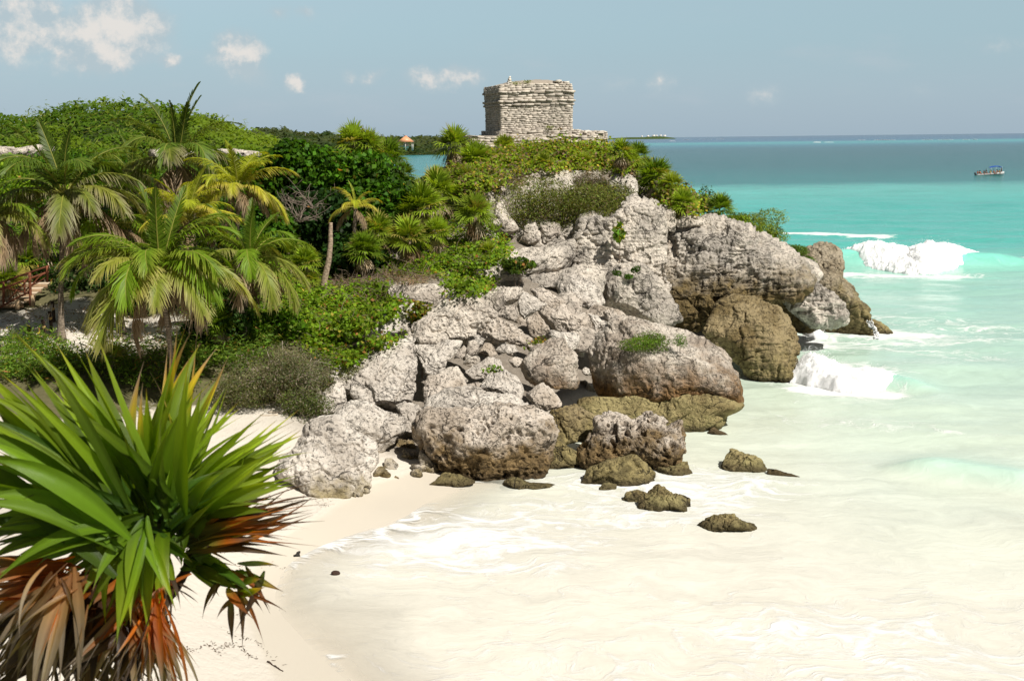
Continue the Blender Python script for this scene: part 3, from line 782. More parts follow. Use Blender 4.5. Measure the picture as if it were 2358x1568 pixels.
# the headland itself: one rock mass
mass('cliff', [
    ('B', '390 400 420 300 480 262 560 268 640 225 700 200 800 205 850 235 885 320 885 420 900 520 890 640 800 680 700 620 600 600 500 640 400 600 370 500', 61, M_CLIFFH, dict(T=.75, k=.28, n=5, facets=3, strata=.7, level=7, blocky=1.5)),
    ('B', '560 300 650 225 760 205 850 240 880 330 870 520 760 560 620 540 560 420', 60.2, M_CLIFFH, dict(T=.5, k=.22, n=3, facets=5, strata=.4, level=6)),
    ('B', '945 290 1000 262 1090 300 1250 330 1430 400 1520 450 1610 545 1660 640 1600 700 1450 720 1250 730 1050 730 950 660 900 560 920 420', 61.5, M_CLIFF, dict(T=.85, k=.10, n=6, facets=2, strata=1.3, level=7, blocky=1.6)),
    ('B', '780 560 950 540 1150 560 1330 600 1330 720 1230 850 1120 880 960 880 840 840 760 700', 60.3, M_CLIFF, dict(T=.75, k=-.10, n=5, facets=3, strata=1.1, level=7, blocky=1.5)),
    ('B', '480 640 540 580 640 545 760 560 840 640 900 740 960 850 860 890 720 862 600 800 520 750', 58, M_CLIFFH, dict(T=.65, k=.18, n=2.6, facets=6, strata=.15, level=6)),
    ('C', '1000 1400 1150 1340 1300 1290 1500 1265 1640 1235 1890 1190 1900 1300 1800 1430 1600 1490 1400 1540 1200 1520 1060 1470', 58.5, M_CLIFFH, dict(T=.8, k=.55, facets=6, strata=.2, level=7)),
    ('B', '-60 620 100 600 250 590 380 560 500 580 520 660 470 760 360 720 250 680 100 690 -40 680', 57.5, M_CLIFFH, dict(T=.6, k=.4, facets=8, level=6)),
    ('B', '1000 640 1250 640 1500 640 1650 640 1760 720 1760 900 1650 900 1450 830 1200 880 1050 880', 64.5, M_CLIFF, dict(T=.6, k=-.45, n=3, facets=3, strata=.8, level=6)),
    ('B', '1480 560 1600 540 1700 600 1750 680 1860 740 1870 820 1760 860 1690 890 1620 890 1560 850 1480 700', 64, M_CLIFF, dict(T=.7, k=.05, n=2.8, facets=5, strata=.5, level=6)),
    ('B', '1180 320 1300 345 1430 405 1560 480 1680 590 1760 680 1868 745 1872 825 1760 860 1650 810 1540 700 1400 640 1220 600', 62.6, M_CLIFFH, dict(T=.8, k=.15, n=6, facets=1, strata=1.0, level=7, blocky=1.2)),
    ('B', '1690 460 1780 440 1870 470 1888 530 1875 620 1960 680 2010 740 2055 800 2062 900 2040 965 1900 975 1790 930 1700 860 1660 700 1640 580', 67.5, M_FAR, dict(T=.75, k=.25, facets=7, strata=.35, rough=1.2, level=7, pit=.4)),
    ('B', '2020 870 2060 850 2110 870 2170 900 2195 950 2110 970 2020 975', 66.5, M_WET, dict(T=.8, k=.3, level=5)),
    ('C', '1440 1160 1500 1060 1600 1040 1800 1060 1950 1020 2100 1060 2150 1150 1950 1230 1700 1280 1550 1260 1450 1240', 63, M_CLIFFH, dict(T=.7, k=.6, facets=7, level=6)),
    ('C', '1300 720 1480 700 1700 690 2000 720 2100 820 2080 1000 1800 1060 1500 1050 1330 980 1260 860', 68.5, M_CLIFFH, dict(T=.6, k=.9, facets=9, level=6)),
    ('C', '1000 780 1100 760 1260 790 1330 900 1300 1000 1290 1130 1180 1200 1060 1150 1000 1000', 66.5, M_CLIFFH, dict(T=.6, k=.8, facets=7, level=6)),
    ('B', '1100 300 1250 325 1450 420 1700 520 1740 600 1600 640 1350 560 1150 480', 65, M_CLIFFH, dict(T=.8, k=.9, facets=5, level=6)),
    ('C', '2180 950 2350 950 2480 980 2560 1100 2400 1200 2200 1180 2150 1060', 63, M_CLIFFH, dict(T=.7, k=.5, facets=5, level=6)),
], kind='structure')

RF = 'boulders of the rockfall'
rock('shaded grey block wedged between the cliff foot and the whale backed boulder', 'P', '1330 730 1370 705 1430 720 1460 760 1420 790 1360 790', 52, M_PIT, k=.4)
rock('pale angular block left of the shaded grey block', 'P', '1240 690 1290 668 1345 690 1350 740 1300 755 1250 735', 52.5, M_ROCK, k=.5)
rock('tilted slab half buried behind the low white slab', 'P', '1290 768 1330 750 1390 770 1385 810 1330 815', 49, M_ROCK, k=.5)
rock('long blocky white rock jutting up beside the fissure at the cliff top', 'B', '560 60 600 20 640 10 700 50 720 90 730 130 715 170 650 165 590 130 560 100', 67, M_WHITE, group='boulders on the upper headland', k=.4)
rock('rounded grey boulder wedged high in the open fissure of the cliff', 'B', '845 225 890 222 935 240 945 300 930 350 890 345 862 300', 60.6, M_ROCK, group='boulders on the upper headland', k=.2)
rock('flat topped pale block capping the cliff right of the fissure', 'B', '945 285 1000 246 1060 262 1098 290 1090 318 1000 330 948 340', 60.4, M_ROCK, group='boulders on the upper headland', k=.4)
rock('small brown stone lodged halfway down the cliff fissure', 'B', '878 430 905 402 925 425 905 465 885 460', 60.3, M_PIT, group='boulders on the upper headland')
rock('smooth round grey boulder on the slope under the temple', 'C', '1098 835 1120 795 1165 782 1235 790 1268 850 1272 905 1235 935 1160 905 1115 880', 65, M_ROCK, group='boulders on the upper headland', k=.5, facets=5, crack=0, T=.8)
rock('tall wedge shaped boulder standing beside the dark hollow', 'C', '1288 1000 1310 950 1345 930 1375 990 1420 1050 1465 1110 1430 1160 1370 1182 1310 1150 1290 1080', 61.8, M_ROCK, group='boulders on the upper headland', k=.2, T=.8, crack=.2)
rock('leaning slab behind the round boulder under the temple', 'C', '1265 740 1320 748 1360 800 1375 840 1330 850 1285 810', 67, M_ROCK, group='boulders on the upper headland', k=.5)
rock('low grey outcrop in the creepers below the temple wall', 'C', '1470 770 1540 690 1640 680 1680 720 1620 775 1520 800', 68.2, M_ROCK, group='boulders on the upper headland', k=.8)
rock('big pale split block right of the feathery bush', 'C', '2080 790 2120 745 2200 720 2262 760 2285 840 2270 900 2230 925 2150 890 2090 850', 67, M_WHITE, group='boulders on the upper headland', k=.4)
rock('knob of white rock above the split block in the creepers', 'C', '2120 660 2190 655 2245 675 2262 720 2220 745 2150 730', 69, M_WHITE, group='boulders on the upper headland', k=.5)
rock('upright grey block under the feathery bush left end', 'C', '1490 1100 1520 1060 1590 1060 1610 1120 1600 1190 1530 1210 1480 1180', 61.6, M_ROCK, group='boulders on the upper headland', k=.15)
rock('square grey block tucked in the shade under the feathery bush', 'C', '1600 1080 1660 1060 1740 1080 1740 1150 1700 1210 1620 1200', 61.8, M_ROCK, group='boulders on the upper headland', k=.2)
rock('pale stone at the foot of the fan palm by the hollow', 'C', '1195 1150 1240 1105 1290 1130 1330 1180 1290 1215 1220 1200', 60.8, M_WHITE, group='boulders on the upper headland', k=.4)
rock('jagged white outcrop left of the highest palm on the seaward edge', 'B', '870 130 920 105 965 120 1010 160 1000 200 930 205 880 180', 66, M_WHITE, group='boulders on the upper headland', k=.5)
rock('white ledge rock on the seaward edge behind the low fan palm', 'B', '1020 150 1060 135 1090 180 1110 240 1080 255 1040 220', 67, M_WHITE, group='boulders on the upper headland', k=.3)
rock('flat pale ledge under the right hand fan palm', 'B', '1130 300 1200 285 1265 310 1280 340 1200 350 1140 335', 62, M_PIT, group='boulders on the upper headland', k=.5)

rock('huge ochre wave worn boulder under the arch, its base in the surf', 'B', '1085 920 1130 860 1200 800 1290 755 1400 760 1490 800 1580 870 1650 950 1670 1000 1640 1060 1640 1120 1650 1180 1580 1218 1450 1208 1320 1180 1280 1120 1230 1050 1130 980', 1.9, M_OCHRE, z=0, T=.85, k=.30, n=3.6, facets=11, level=7, rough=1.1, strata=.7, pit=.2, group='boulders at the waterline')
rock('long grey whale backed boulder with a green bush on top', 'E', '620 620 760 500 850 460 960 380 1070 315 1240 325 1500 370 1700 400 1980 500 2120 620 2200 750 2260 860 2290 960 2280 1090 2120 1090 1980 1040 1900 1060 1600 1080 1300 1085 1000 1080 850 1060 700 960 620 840', 46.8, M_WHALE, T=.75, k=.28, n=4.0, rough=1.3, facets=6, level=7, pit=.35, crack=.25)
rock('flat yellow brown ledge rock beneath the whale backed boulder', 'E', '720 1180 735 1100 1000 1085 1500 1075 1990 1060 2130 1090 2205 1150 2205 1175 2110 1190 2050 1240 2040 1300 1980 1360 1940 1430 1700 1430 1500 1400 1200 1380 950 1340 780 1290', 45.0, M_WET, T=.7, k=-.15, facets=4, level=6, strata=.3, group='boulders at the waterline')
rock('small dark red weedy rock awash beside the yellow ledge', 'E', '1900 1440 1940 1380 1990 1355 2050 1390 2130 1410 2180 1440 2060 1455', .3, M_PIT, z=0, group='boulders at the waterline')
rock('round pale boulder against the left end of the whale backed boulder', 'E', '85 800 105 700 180 640 250 560 380 510 500 500 600 600 640 700 620 830 620 930 600 960 440 1035 300 980 210 960 110 900', 44.6, M_WHALE, T=.85, k=.2, facets=8, level=6, crack=.35)
rock('low white slab behind the round pale boulder', 'E', '360 440 380 390 480 420 620 430 690 470 690 550 620 600 540 560 400 500', 46.8, M_WHITE, k=.5)
rock('pointed triangular pale boulder at the middle of the rockfall', 'E', '40 250 60 150 110 30 200 60 330 140 320 190 240 230 120 290', 50, M_WHITE, k=.35, facets=10)
rock('knobbly grey boulder right of the triangular boulder', 'E', '300 180 340 160 420 180 520 130 590 210 640 230 740 250 770 340 740 430 600 430 500 420 380 340 310 250', 49.5, M_PIT, k=.35, pit=.7)
rock('pale cracked stone at the right tip of the rubble', 'E', '750 230 840 250 880 300 935 310 930 380 830 410 790 340', 49.3, M_WHITE, k=.4)
rock('dark shaded stone under the cliff block', 'E', '900 210 990 190 1080 260 1060 320 960 350 910 300', 51.5, M_PIT, k=.1)
rock('upright pitted stone below the triangular boulder', 'E', '150 290 250 215 300 280 350 350 370 400 280 480 200 460 150 380', 47.8, M_PIT, k=.25, pit=.6)
rock('large pale slab leaning under the foot of the cliff', 'A', '2170 480 2230 410 2330 400 2420 440 2500 540 2560 640 2480 700 2330 620 2200 560', 53.5, M_WHITE, k=.5)
rock('sharp edged grey stone by the dark cave, at the right of the pitted boulder', 'A', '1915 1330 1980 1290 2060 1245 2130 1280 2205 1380 2205 1430 2110 1480 1990 1440', 42, M_PIT, k=.3, facets=8)
rock('ochre flat faced boulder below the dark cave', 'E', '330 1290 400 1200 500 1150 620 1125 720 1190 860 1290 850 1440 780 1510 600 1530 470 1560 390 1480', 41.3, M_OCHRE, T=.8, k=.2, facets=8, level=6, group='boulders at the waterline')
rock('honeycombed grey pinkish rock perched on yellow blocks', 'G', '1345 340 1380 290 1410 255 1410 200 1440 148 1510 150 1560 180 1610 170 1680 190 1720 240 1770 200 1812 255 1828 310 1790 380 1700 405 1640 380 1550 345 1470 375 1400 395 1355 380', 39.6, M_BELLY, T=.75, k=.2, level=7, pit=1.5, rough=1.6, facets=6, crack=.2, group='boulders at the waterline')
rock('broad ochre block under the honeycombed rock, in the wash', 'G', '1338 480 1365 410 1450 372 1550 345 1640 420 1640 485 1560 497 1430 492', .9, M_OCHRE, z=0, T=.9, k=.25, facets=8, level=6, group='boulders at the waterline')
rock('yellow stained block at the right foot of the honeycombed rock', 'G', '1640 400 1700 395 1790 370 1822 420 1802 472 1740 475 1660 470', 1.3, M_WET, z=0, T=.9, k=.1, group='boulders at the waterline')
rock('fist shaped little yellow rock in the wash in front of the ochre block', 'G', '1400 495 1420 470 1450 456 1482 470 1475 508 1430 505', .3, M_WET, z=0, group='boulders at the waterline')
rock('dark ochre conical boulder between the pitted and honeycombed rocks', 'G', '1158 400 1175 320 1215 280 1245 275 1290 305 1350 385 1300 405 1225 425 1170 415', .8, M_OCHRE, z=0, T=.8, k=.25, facets=8, level=6, group='boulders at the waterline')
rock('huge round pitted pale boulder overhanging the sand', 'G', '598 250 625 200 655 175 720 150 800 125 900 120 1000 115 1080 125 1130 150 1190 190 1208 250 1175 330 1160 400 1140 430 1050 445 960 462 870 452 780 415 700 385 650 335', 38.8, M_BELLY, T=.8, k=.12, facets=7, level=7, rough=1.5, pit=1.0, crack=.15, n=2.6)
rock('stepped pale ledge on top of the huge pitted boulder', 'G', '650 170 690 100 760 60 850 50 930 70 1040 60 1075 100 1120 150 1000 170 850 165 740 175', 41.3, M_WHITE, T=.8, k=.7, facets=9, level=6)
rock('grey square block on the left of the stepped ledge', 'G', '668 110 690 60 760 10 820 20 830 60 760 100 700 130', 42.3, M_PIT, k=.6)
rock('flat pale block at the right of the stepped ledge', 'G', '900 50 930 0 1000 -20 1050 10 1075 60 1060 105 960 80', 42.5, M_WHITE, k=.6)
rock('smooth white boulder perched above the sandy hollow', 'G', '262 200 290 160 340 118 440 108 520 140 575 190 578 250 545 300 470 318 425 320 370 260 300 240', 39.8, M_WHITE, T=.8, k=.3, facets=8, level=6, pit=.1)
rock('leftmost big white boulder, its grey foot set in the beach', 'G', '20 360 100 280 150 225 230 195 280 195 320 240 380 270 425 305 432 370 400 420 412 470 405 535 335 556 240 535 160 515 90 460 30 430', 36.4, M_WHITE, T=.8, k=.55, facets=8, level=7, pit=.35)
rock('narrow pale boulder beside the grey green bush', 'G', '200 110 225 55 265 28 300 50 315 100 300 140 250 165 205 160', 42, M_WHITE, k=.4)
rock('large smooth white slab above the smooth white boulder', 'A', '480 1180 520 1110 600 1050 720 1000 850 930 1000 890 1085 880 1100 960 1160 1080 1160 1160 1110 1290 1000 1380 940 1420 820 1400 690 1380 600 1300 520 1250', 43.6, M_WHITE, T=.55, k=.75, facets=8, level=7, pit=.25)
rock('sloping white outcrop edged with yellow creeper leaves', 'A', '548 800 640 755 760 740 880 690 980 640 1060 640 1088 680 1060 760 1055 830 950 870 800 880 700 900 600 895 560 860', 47.8, M_WHITE, T=.6, k=.7, facets=8, level=6)
rock('long furrowed grey boulder in the centre of the rockfall', 'A', '1058 880 1100 810 1180 730 1300 620 1400 570 1480 520 1545 550 1600 640 1680 720 1660 780 1560 830 1480 880 1380 905 1250 940 1130 940', 47.2, M_ROCK, T=.6, k=.6, facets=7, level=7, strata=.25)
rock('craggy outcrop under the dry brown creepers', 'A', '895 520 940 480 1010 465 1100 480 1250 475 1340 480 1415 465 1430 540 1350 580 1280 610 1150 640 1000 610 920 580', 51, M_ROCK, T=.6, k=.5, facets=8, level=6, pit=.5)
rock('ridged grey rock above the furrowed boulder', 'A', '1540 590 1620 530 1700 500 1850 482 1940 500 1990 545 1900 590 1780 640 1700 700 1620 680', 50.4, M_ROCK, T=.7, k=.5, level=6)
rock('dark weathered slab between the cliff foot and the triangular boulder', 'A', '1960 520 2060 500 2180 560 2225 610 2200 650 2090 660 2010 600', 51.5, M_PIT, k=.5)
rock('smooth leaning slab under the furrowed boulder', 'A', '1090 960 1200 945 1350 905 1440 920 1400 1000 1340 1090 1280 1160 1180 1150 1130 1040', 45.4, M_WHITE, T=.6, k=.5, facets=7, level=6, pit=.1)
rock('grey wedge lying on the smooth leaning slab', 'A', '1380 1045 1430 980 1470 930 1500 960 1480 1035 1420 1052', 44.8, M_ROCK, k=.4)
rock('cube of grey stone beside the wedge', 'A', '1490 910 1540 900 1575 950 1560 1010 1520 1035 1488 1000', 44.8, M_ROCK, k=.4)
rock('white split stone above the cube of grey stone', 'A', '1535 880 1570 865 1620 900 1610 950 1570 945', 45.6, M_WHITE, k=.4)
rock('hollow topped grey boulder left of the upright pitted stone', 'A', '1590 860 1640 790 1730 750 1850 800 1920 860 1995 915 2000 960 1900 940 1800 920 1700 930 1640 920', 46.8, M_PIT, T=.7, k=.5, level=6, pit=.7)
rock('small pale block under the hollow topped boulder', 'A', '1700 990 1750 935 1850 945 1875 990 1800 1012', 45, M_WHITE, k=.5)
rock('broken pale block left of the seedling plant', 'A', '1265 1170 1340 1120 1420 1110 1470 1170 1500 1215 1420 1245 1320 1240', 43.6, M_ROCK, k=.5)
rock('pale flat stone carrying the seedling plant', 'A', '1480 1150 1560 1080 1650 1035 1720 1060 1760 1130 1660 1180 1540 1200', 44.4, M_WHITE, k=.6)
rock('round shouldered block below the seedling plant', 'A', '1600 1230 1680 1180 1790 1165 1860 1230 1910 1330 1850 1360 1700 1370 1620 1310', 43.2, M_ROCK, k=.5, level=6)
rock('stack of thin dark slabs left of the round pale boulder', 'A', '1790 1050 1850 1035 1910 1050 1900 1110 1840 1115', 45, M_PIT, k=.3)
rock('rough block in the gully full of red soil', 'A', '1165 1290 1200 1200 1290 1175 1400 1240 1500 1290 1600 1350 1480 1420 1300 1430 1190 1390', 42.6, M_PIT, T=.7, k=.6, level=6)
rock('pale stone between the white boulder and the pitted boulder', 'A', '945 1410 1010 1380 1100 1400 1160 1450 1140 1560 1060 1640 990 1600 1000 1500', 41, M_WHITE, k=.4)
rock('grey brown stone in the shade behind the sandy hollow', 'G', '480 300 540 250 600 270 650 330 640 380 560 370 500 350', 40.6, M_PIT, k=.2)
rock('small triangular stone in the long fissure of the rubble', 'A', '1480 850 1520 815 1565 835 1560 870 1500 880', 46.6, M_ROCK, k=.3)
rock('chunky stone hiding behind the triangular boulder', 'A', '1700 720 1750 650 1850 640 1880 700 1850 760 1760 740', 49, M_ROCK, k=.4)
rock('lower block beneath the craggy outcrop', 'A', '1430 1250 1560 1230 1700 1280 1640 1340 1500 1320', 43.6, M_ROCK, k=.5)
# rocks in the wash
WG = 'boulders at the waterline'
rock('flat dark rock at the left foot of the pitted boulder', 'G', '643 492 680 452 730 424 800 428 850 450 893 468 820 482 740 484', .5, M_OCHRE, z=0.03, k=.6, T=.8, group=WG)
rock('long low yellow rock in front of the pitted boulder', 'G', '965 478 1000 450 1045 440 1110 466 1200 464 1250 488 1180 500 1050 503', .5, M_WET, z=0, k=.6, T=.8, group=WG)
rock('small grey pyramid stone alone on the sand', 'G', '498 470 530 434 570 446 596 468 560 478', .3, M_PIT, z=0.1, k=.3, T=.9, group=WG)
SG = 'lone rocks standing in the surf'
rock('lone yellow rock with a flat left face, farthest out in the wash', 'G', '1945 395 1958 350 1972 310 2020 325 2060 342 2110 365 2150 415 2130 428 2060 432 1975 432', .7, M_WET, z=0, T=.9, k=.35, facets=9, level=6, group=SG)
rock('low grey rock tail nearly awash behind the lone yellow rock', 'G', '2140 402 2190 412 2240 424 2280 438 2270 448 2200 440 2140 430', .3, M_ROCK, z=0, k=.6, group=SG)
rock('small round yellow rock touching the peaked rock', 'G', '1508 535 1530 505 1575 496 1615 505 1625 540 1600 560 1560 565 1520 555', .5, M_WET, z=0, T=.9, k=.3, level=5, group=SG)
rock('peaked olive rock with a saddle, in the wash', 'G', '1582 572 1600 530 1622 498 1660 470 1690 475 1725 515 1760 515 1795 530 1802 570 1812 592 1700 596 1640 588', .6, M_WET, z=0, T=.8, k=.35, facets=9, level=6, rough=1.3, group=SG)
rock('nearest lone rock, square and yellow with a dark foot', 'G', '1838 640 1880 612 1950 586 1990 600 2020 622 2082 648 2082 690 2040 688 1950 680 1845 682', .6, M_WET, z=0, T=.9, k=.35, facets=9, level=6, rough=1.2, group=SG)

# rubble: small stones caught between the boulders
allV = []; allF = []; nn_ = 0
for V_, F_ in BVHSRC + [(GV[(np.abs(GV[:, 0]) < 90) & (GV[:, 1] < 130)], None)]:
    pass
def make_bvh():
    Vs, Fs, n = [], [], 0
    for V_, F_ in BVHSRC:
        Vs.append(V_); Fs.append(F_ + n); n += len(V_)
    q = gq[(np.abs(gx[gq[:, 0]]) < 90) & (gy[gq[:, 0]] < 130) & (gy[gq[:, 0]] > 14)]
    Vs.append(GV); Fs.append(np.concatenate([q[:, :3], q[:, [0, 2, 3]]]) + n)
    return BVHTree.FromPolygons(np.concatenate(Vs).tolist(), np.concatenate(Fs).tolist(), all_triangles=True)
BVH = make_bvh()
def hit(px, py):
    d = Vector(ray(px, py)).normalized()
    loc, nor, i, dist = BVH.ray_cast(Vector(CAM), d)
    return (np.array(loc), np.array(nor)) if loc is not None else (None, None)
def down(x, y, z0=30):
    loc, nor, i, dist = BVH.ray_cast(Vector((x, y, z0)), Vector((0, 0, -1)))
    return (np.array(loc), np.array(nor)) if loc is not None else (None, None)
protos = []
for v in range(6):
    V, F, Pc = rock_shape(np.array([(math.cos(a) * 20 * rnd.uniform(.75, 1.2) + 1179, math.sin(a) * 15 * rnd.uniform(.75, 1.2) + 784) for a in np.linspace(0, 5.6, 8)]), 45, T=.9, k=.3, level=4, facets=11, seed=v * 13, rough=.8)
    V = V - V.mean(0); V /= np.abs(V).max()
    protos.append([npmesh('rubble_stone', V, F, mm, True) for mm in (M_ROCK, M_WHITE, M_PIT)])
zones = [(1060, 700, 1330, 980, 70), (1230, 680, 1420, 790, 60), (800, 880, 1180, 1080, 22), (1280, 780, 1380, 900, 16), (860, 1050, 970, 1100, 14), (1060, 780, 1150, 860, 18), (1150, 930, 1260, 1000, 8), (1130, 520, 1180, 580, 8), (1080, 620, 1180, 700, 10)]
for x0, y0, x1, y1, n in zones:
    for i in range(n):
        L, N_ = hit(rnd.uniform(x0, x1), rnd.uniform(y0, y1))
        if L is None or L[2] < 0.05: continue
        s = rnd.uniform(.15, .62) * (0.6 if y0 > 1000 else 1)
        if L[2] > 8 or abs(L[2] - ground_z([L[0]], [L[1]])[0]) > .12: continue
        o = link('rubble_stone', protos[rnd.randrange(6)][rnd.randrange(2) if y0 > 1000 else rnd.randrange(3)])
        o.location = L + np.array([0, 0, s * .15]); o.scale = (s, s, s * .8); o.rotation_euler = (rnd.uniform(0, .5), rnd.uniform(0, .5), rnd.uniform(0, 6))
        props(o, 'small pale limestone stone caught loose between the big boulders', 'stone', 'loose rubble stones of the rockfall')
# ------------------------------------------------------------------ plant helpers
def cvar(base, n, r, amt=0.25, alt=None, altp=0.0):
    base = np.asarray(base, float)
    c = base[None] * (1 + r.normal(size=(n, 1)) * amt) * (1 + r.normal(size=(n, 3)) * amt * .25)
    if alt is not None:
        k = r.random(n) < altp
        al = np.asarray(alt, float).reshape(-1, 3)
        c[k] = al[r.integers(0, len(al), k.sum())] * (1 + r.normal(size=(k.sum(), 1)) * .2)
    return np.clip(c, 0.004, 0.9)
def leaves(mb, C, N, L, Wd, col, r, spread=0.7, fold=0.15, up=0.3):
    """a rhombic leaf at every centre C, facing about N"""
    n = len(C)
    N = N + r.normal(size=(n, 3)) * spread; N[:, 2] += up
    N /= np.linalg.norm(N, axis=1)[:, None] + 1e-9
    T = np.cross(N, r.normal(size=(n, 3))); T /= np.linalg.norm(T, axis=1)[:, None] + 1e-9
    B = np.cross(N, T)
    L = np.asarray(L) * r.uniform(.65, 1.25, n); Wd = np.asarray(Wd) * r.uniform(.7, 1.2, n)
    v = np.stack([C - T * L[:, None] / 2, C + B * Wd[:, None] / 2 + N * (Wd * fold)[:, None], C + T * L[:, None] / 2, C - B * Wd[:, None] / 2 + N * (Wd * fold)[:, None]], 1)
    mb.add(v.reshape(-1, 3), np.arange(4 * n).reshape(n, 4), None, np.repeat(col, 4, 0))
def sphere_dirs(n, r):
    d = r.normal(size=(n, 3)); return d / np.linalg.norm(d, axis=1)[:, None]
def make_shrub(name, label, cat, px, py, rx, ry, D, n, leaf, base, alt=None, altp=.06, group=None, wl=.65, blobs=9, seed=1, twigs=6, twigcol=(.16, .12, .09), depth=.8, rug=.60, amt=.32, spread=.85, tw=(0.02, 0.006), stuff=False):
    """shrub whose crown fills an ellipse round (px,py) (picture units) at distance D; crown of many leaf-sized faces in uneven clumps"""
    r = np.random.default_rng(seed)
    c = at(px, py, D); mpp = D / FP * 1.01
    RX, RZ = rx * mpp, ry * mpp; RY = (RX + RZ) / 2 * depth
    foot = np.array([c[0], c[1] + RY * .2, min(ground_z([c[0]], [c[1]])[0], c[2] - RZ * .6)])
    o = empty(name, foot)
    props(o, label, cat, group)
    mb = MB(); bl = []
    k = blobs
    for i in range(k):
        d = sphere_dirs(1, r)[0] * r.uniform(.25, .72) ** .6 if i else np.zeros(3)
        bl.append((c + d * (RX, RY, RZ), r.uniform(.36, .60) if k > 5 else .7, r.uniform(.6, 1.4)))
    per = n // k
    for cc, s, br in bl:
        d = sphere_dirs(per, r)
        rad = r.uniform(.45, 1.0, per) ** .45
        bump = 1 + rug * fbm(d * 2.2 + cc, 3)
        p = cc + d * (rad * bump)[:, None] * (np.array([RX, RY, RZ]) * s * 1.35)
        leaves(mb, p - foot, d, leaf, leaf * wl, cvar(np.asarray(base) * br, per, r, amt, alt, altp), r, spread)
    mb.build('foliage', M_LEAF, o)
    if twigs:
        tb = MB()
        for i in range(twigs):
            cc = bl[i % k][0]
            e = cc + sphere_dirs(1, r)[0] * (RX, RY, RZ) * .55
            m_ = (foot + e) / 2 + r.normal(size=3) * RX * .12
            t_ = np.linspace(0, 1, 6)[:, None]
            pts = (1 - t_) ** 2 * foot + 2 * t_ * (1 - t_) * m_ + t_ ** 2 * e - foot
            tb.tube(pts, np.linspace(tw[0], tw[1], 6) * max(RX, .8), 5, twigcol)
            for _ in range(3):
                b0 = pts[r.integers(2, 5)]; b1 = b0 + sphere_dirs(1, r)[0] * (RX, RY, RZ) * .45
                tb.tube(np.array([b0, (b0 + b1) / 2 + r.normal(size=3) * .05 * RX, b1]), np.array([tw[1] * 1.6, tw[1], tw[1] * .5]) * max(RX, .8), 4, twigcol)
        tb.build('branches', M_WOOD, o)
    return o

# ---- fan palms (small): crown of fan leaves, shaggy skirt of dead ones, short trunk
def fan_leaf(mb, hub, axis, up, L, nb, spread, colb, r, droop=.25, w=.055, tipc=None, petiole=0.45, seg=3, fold=.25):
    """petiole from hub along axis, then nb blades in a fan"""
    axis = axis / np.linalg.norm(axis); side = np.cross(axis, up); side /= np.linalg.norm(side) + 1e-9
    nrm = np.cross(side, axis)
    h = hub + axis * petiole
    mb.add(np.array([hub - side * .012, hub + side * .012, h + side * .008, h - side * .008]), [[0, 1, 2, 3]], None, np.array(colb) * 1.1)
    a = np.linspace(-spread, spread, nb) + r.normal(size=nb) * .05
    ln = L * (0.62 + 0.38 * np.cos(a * .75)) * r.uniform(.88, 1.08, nb)
    d = axis[None] * np.cos(a)[:, None] + side[None] * np.sin(a)[:, None] + nrm[None] * (np.abs(a) * fold)[:, None] * .4
    d /= np.linalg.norm(d, axis=1)[:, None]
    wv = np.cross(d, nrm); wv /= np.linalg.norm(wv, axis=1)[:, None]
    prof = [(0, .35), (.4, 1.0), (.75, .62), (1.0, .05)]
    V, Cc = [], []
    for t_, ww in prof:
        c_ = h + d * (ln * t_)[:, None]
        c_[:, 2] -= droop * ln * t_ ** 2.2 * r.uniform(.6, 1.4, nb)
        V.append(c_ + wv * (w * ww / 2)); V.append(c_ - wv * (w * ww / 2))
        cc = np.asarray(colb)[None] * r.uniform(.8, 1.2, (nb, 1)) * (1 + .25 * t_)
        if tipc is not None and t_ == 1.0: cc = cc * .3 + np.asarray(tipc) * .7
        Cc.append(cc); Cc.append(cc)
    V = np.stack(V, 1); Cc = np.stack(Cc, 1)
    k = len(prof) * 2
    base = np.arange(nb)[:, None, None] * k
    q = np.array([[2 * i, 2 * i + 1, 2 * i + 3, 2 * i + 2] for i in range(len(prof) - 1)])
    mb.add(V.reshape(-1, 3), (base + q[None]).reshape(-1, 4), None, Cc.reshape(-1, 3))
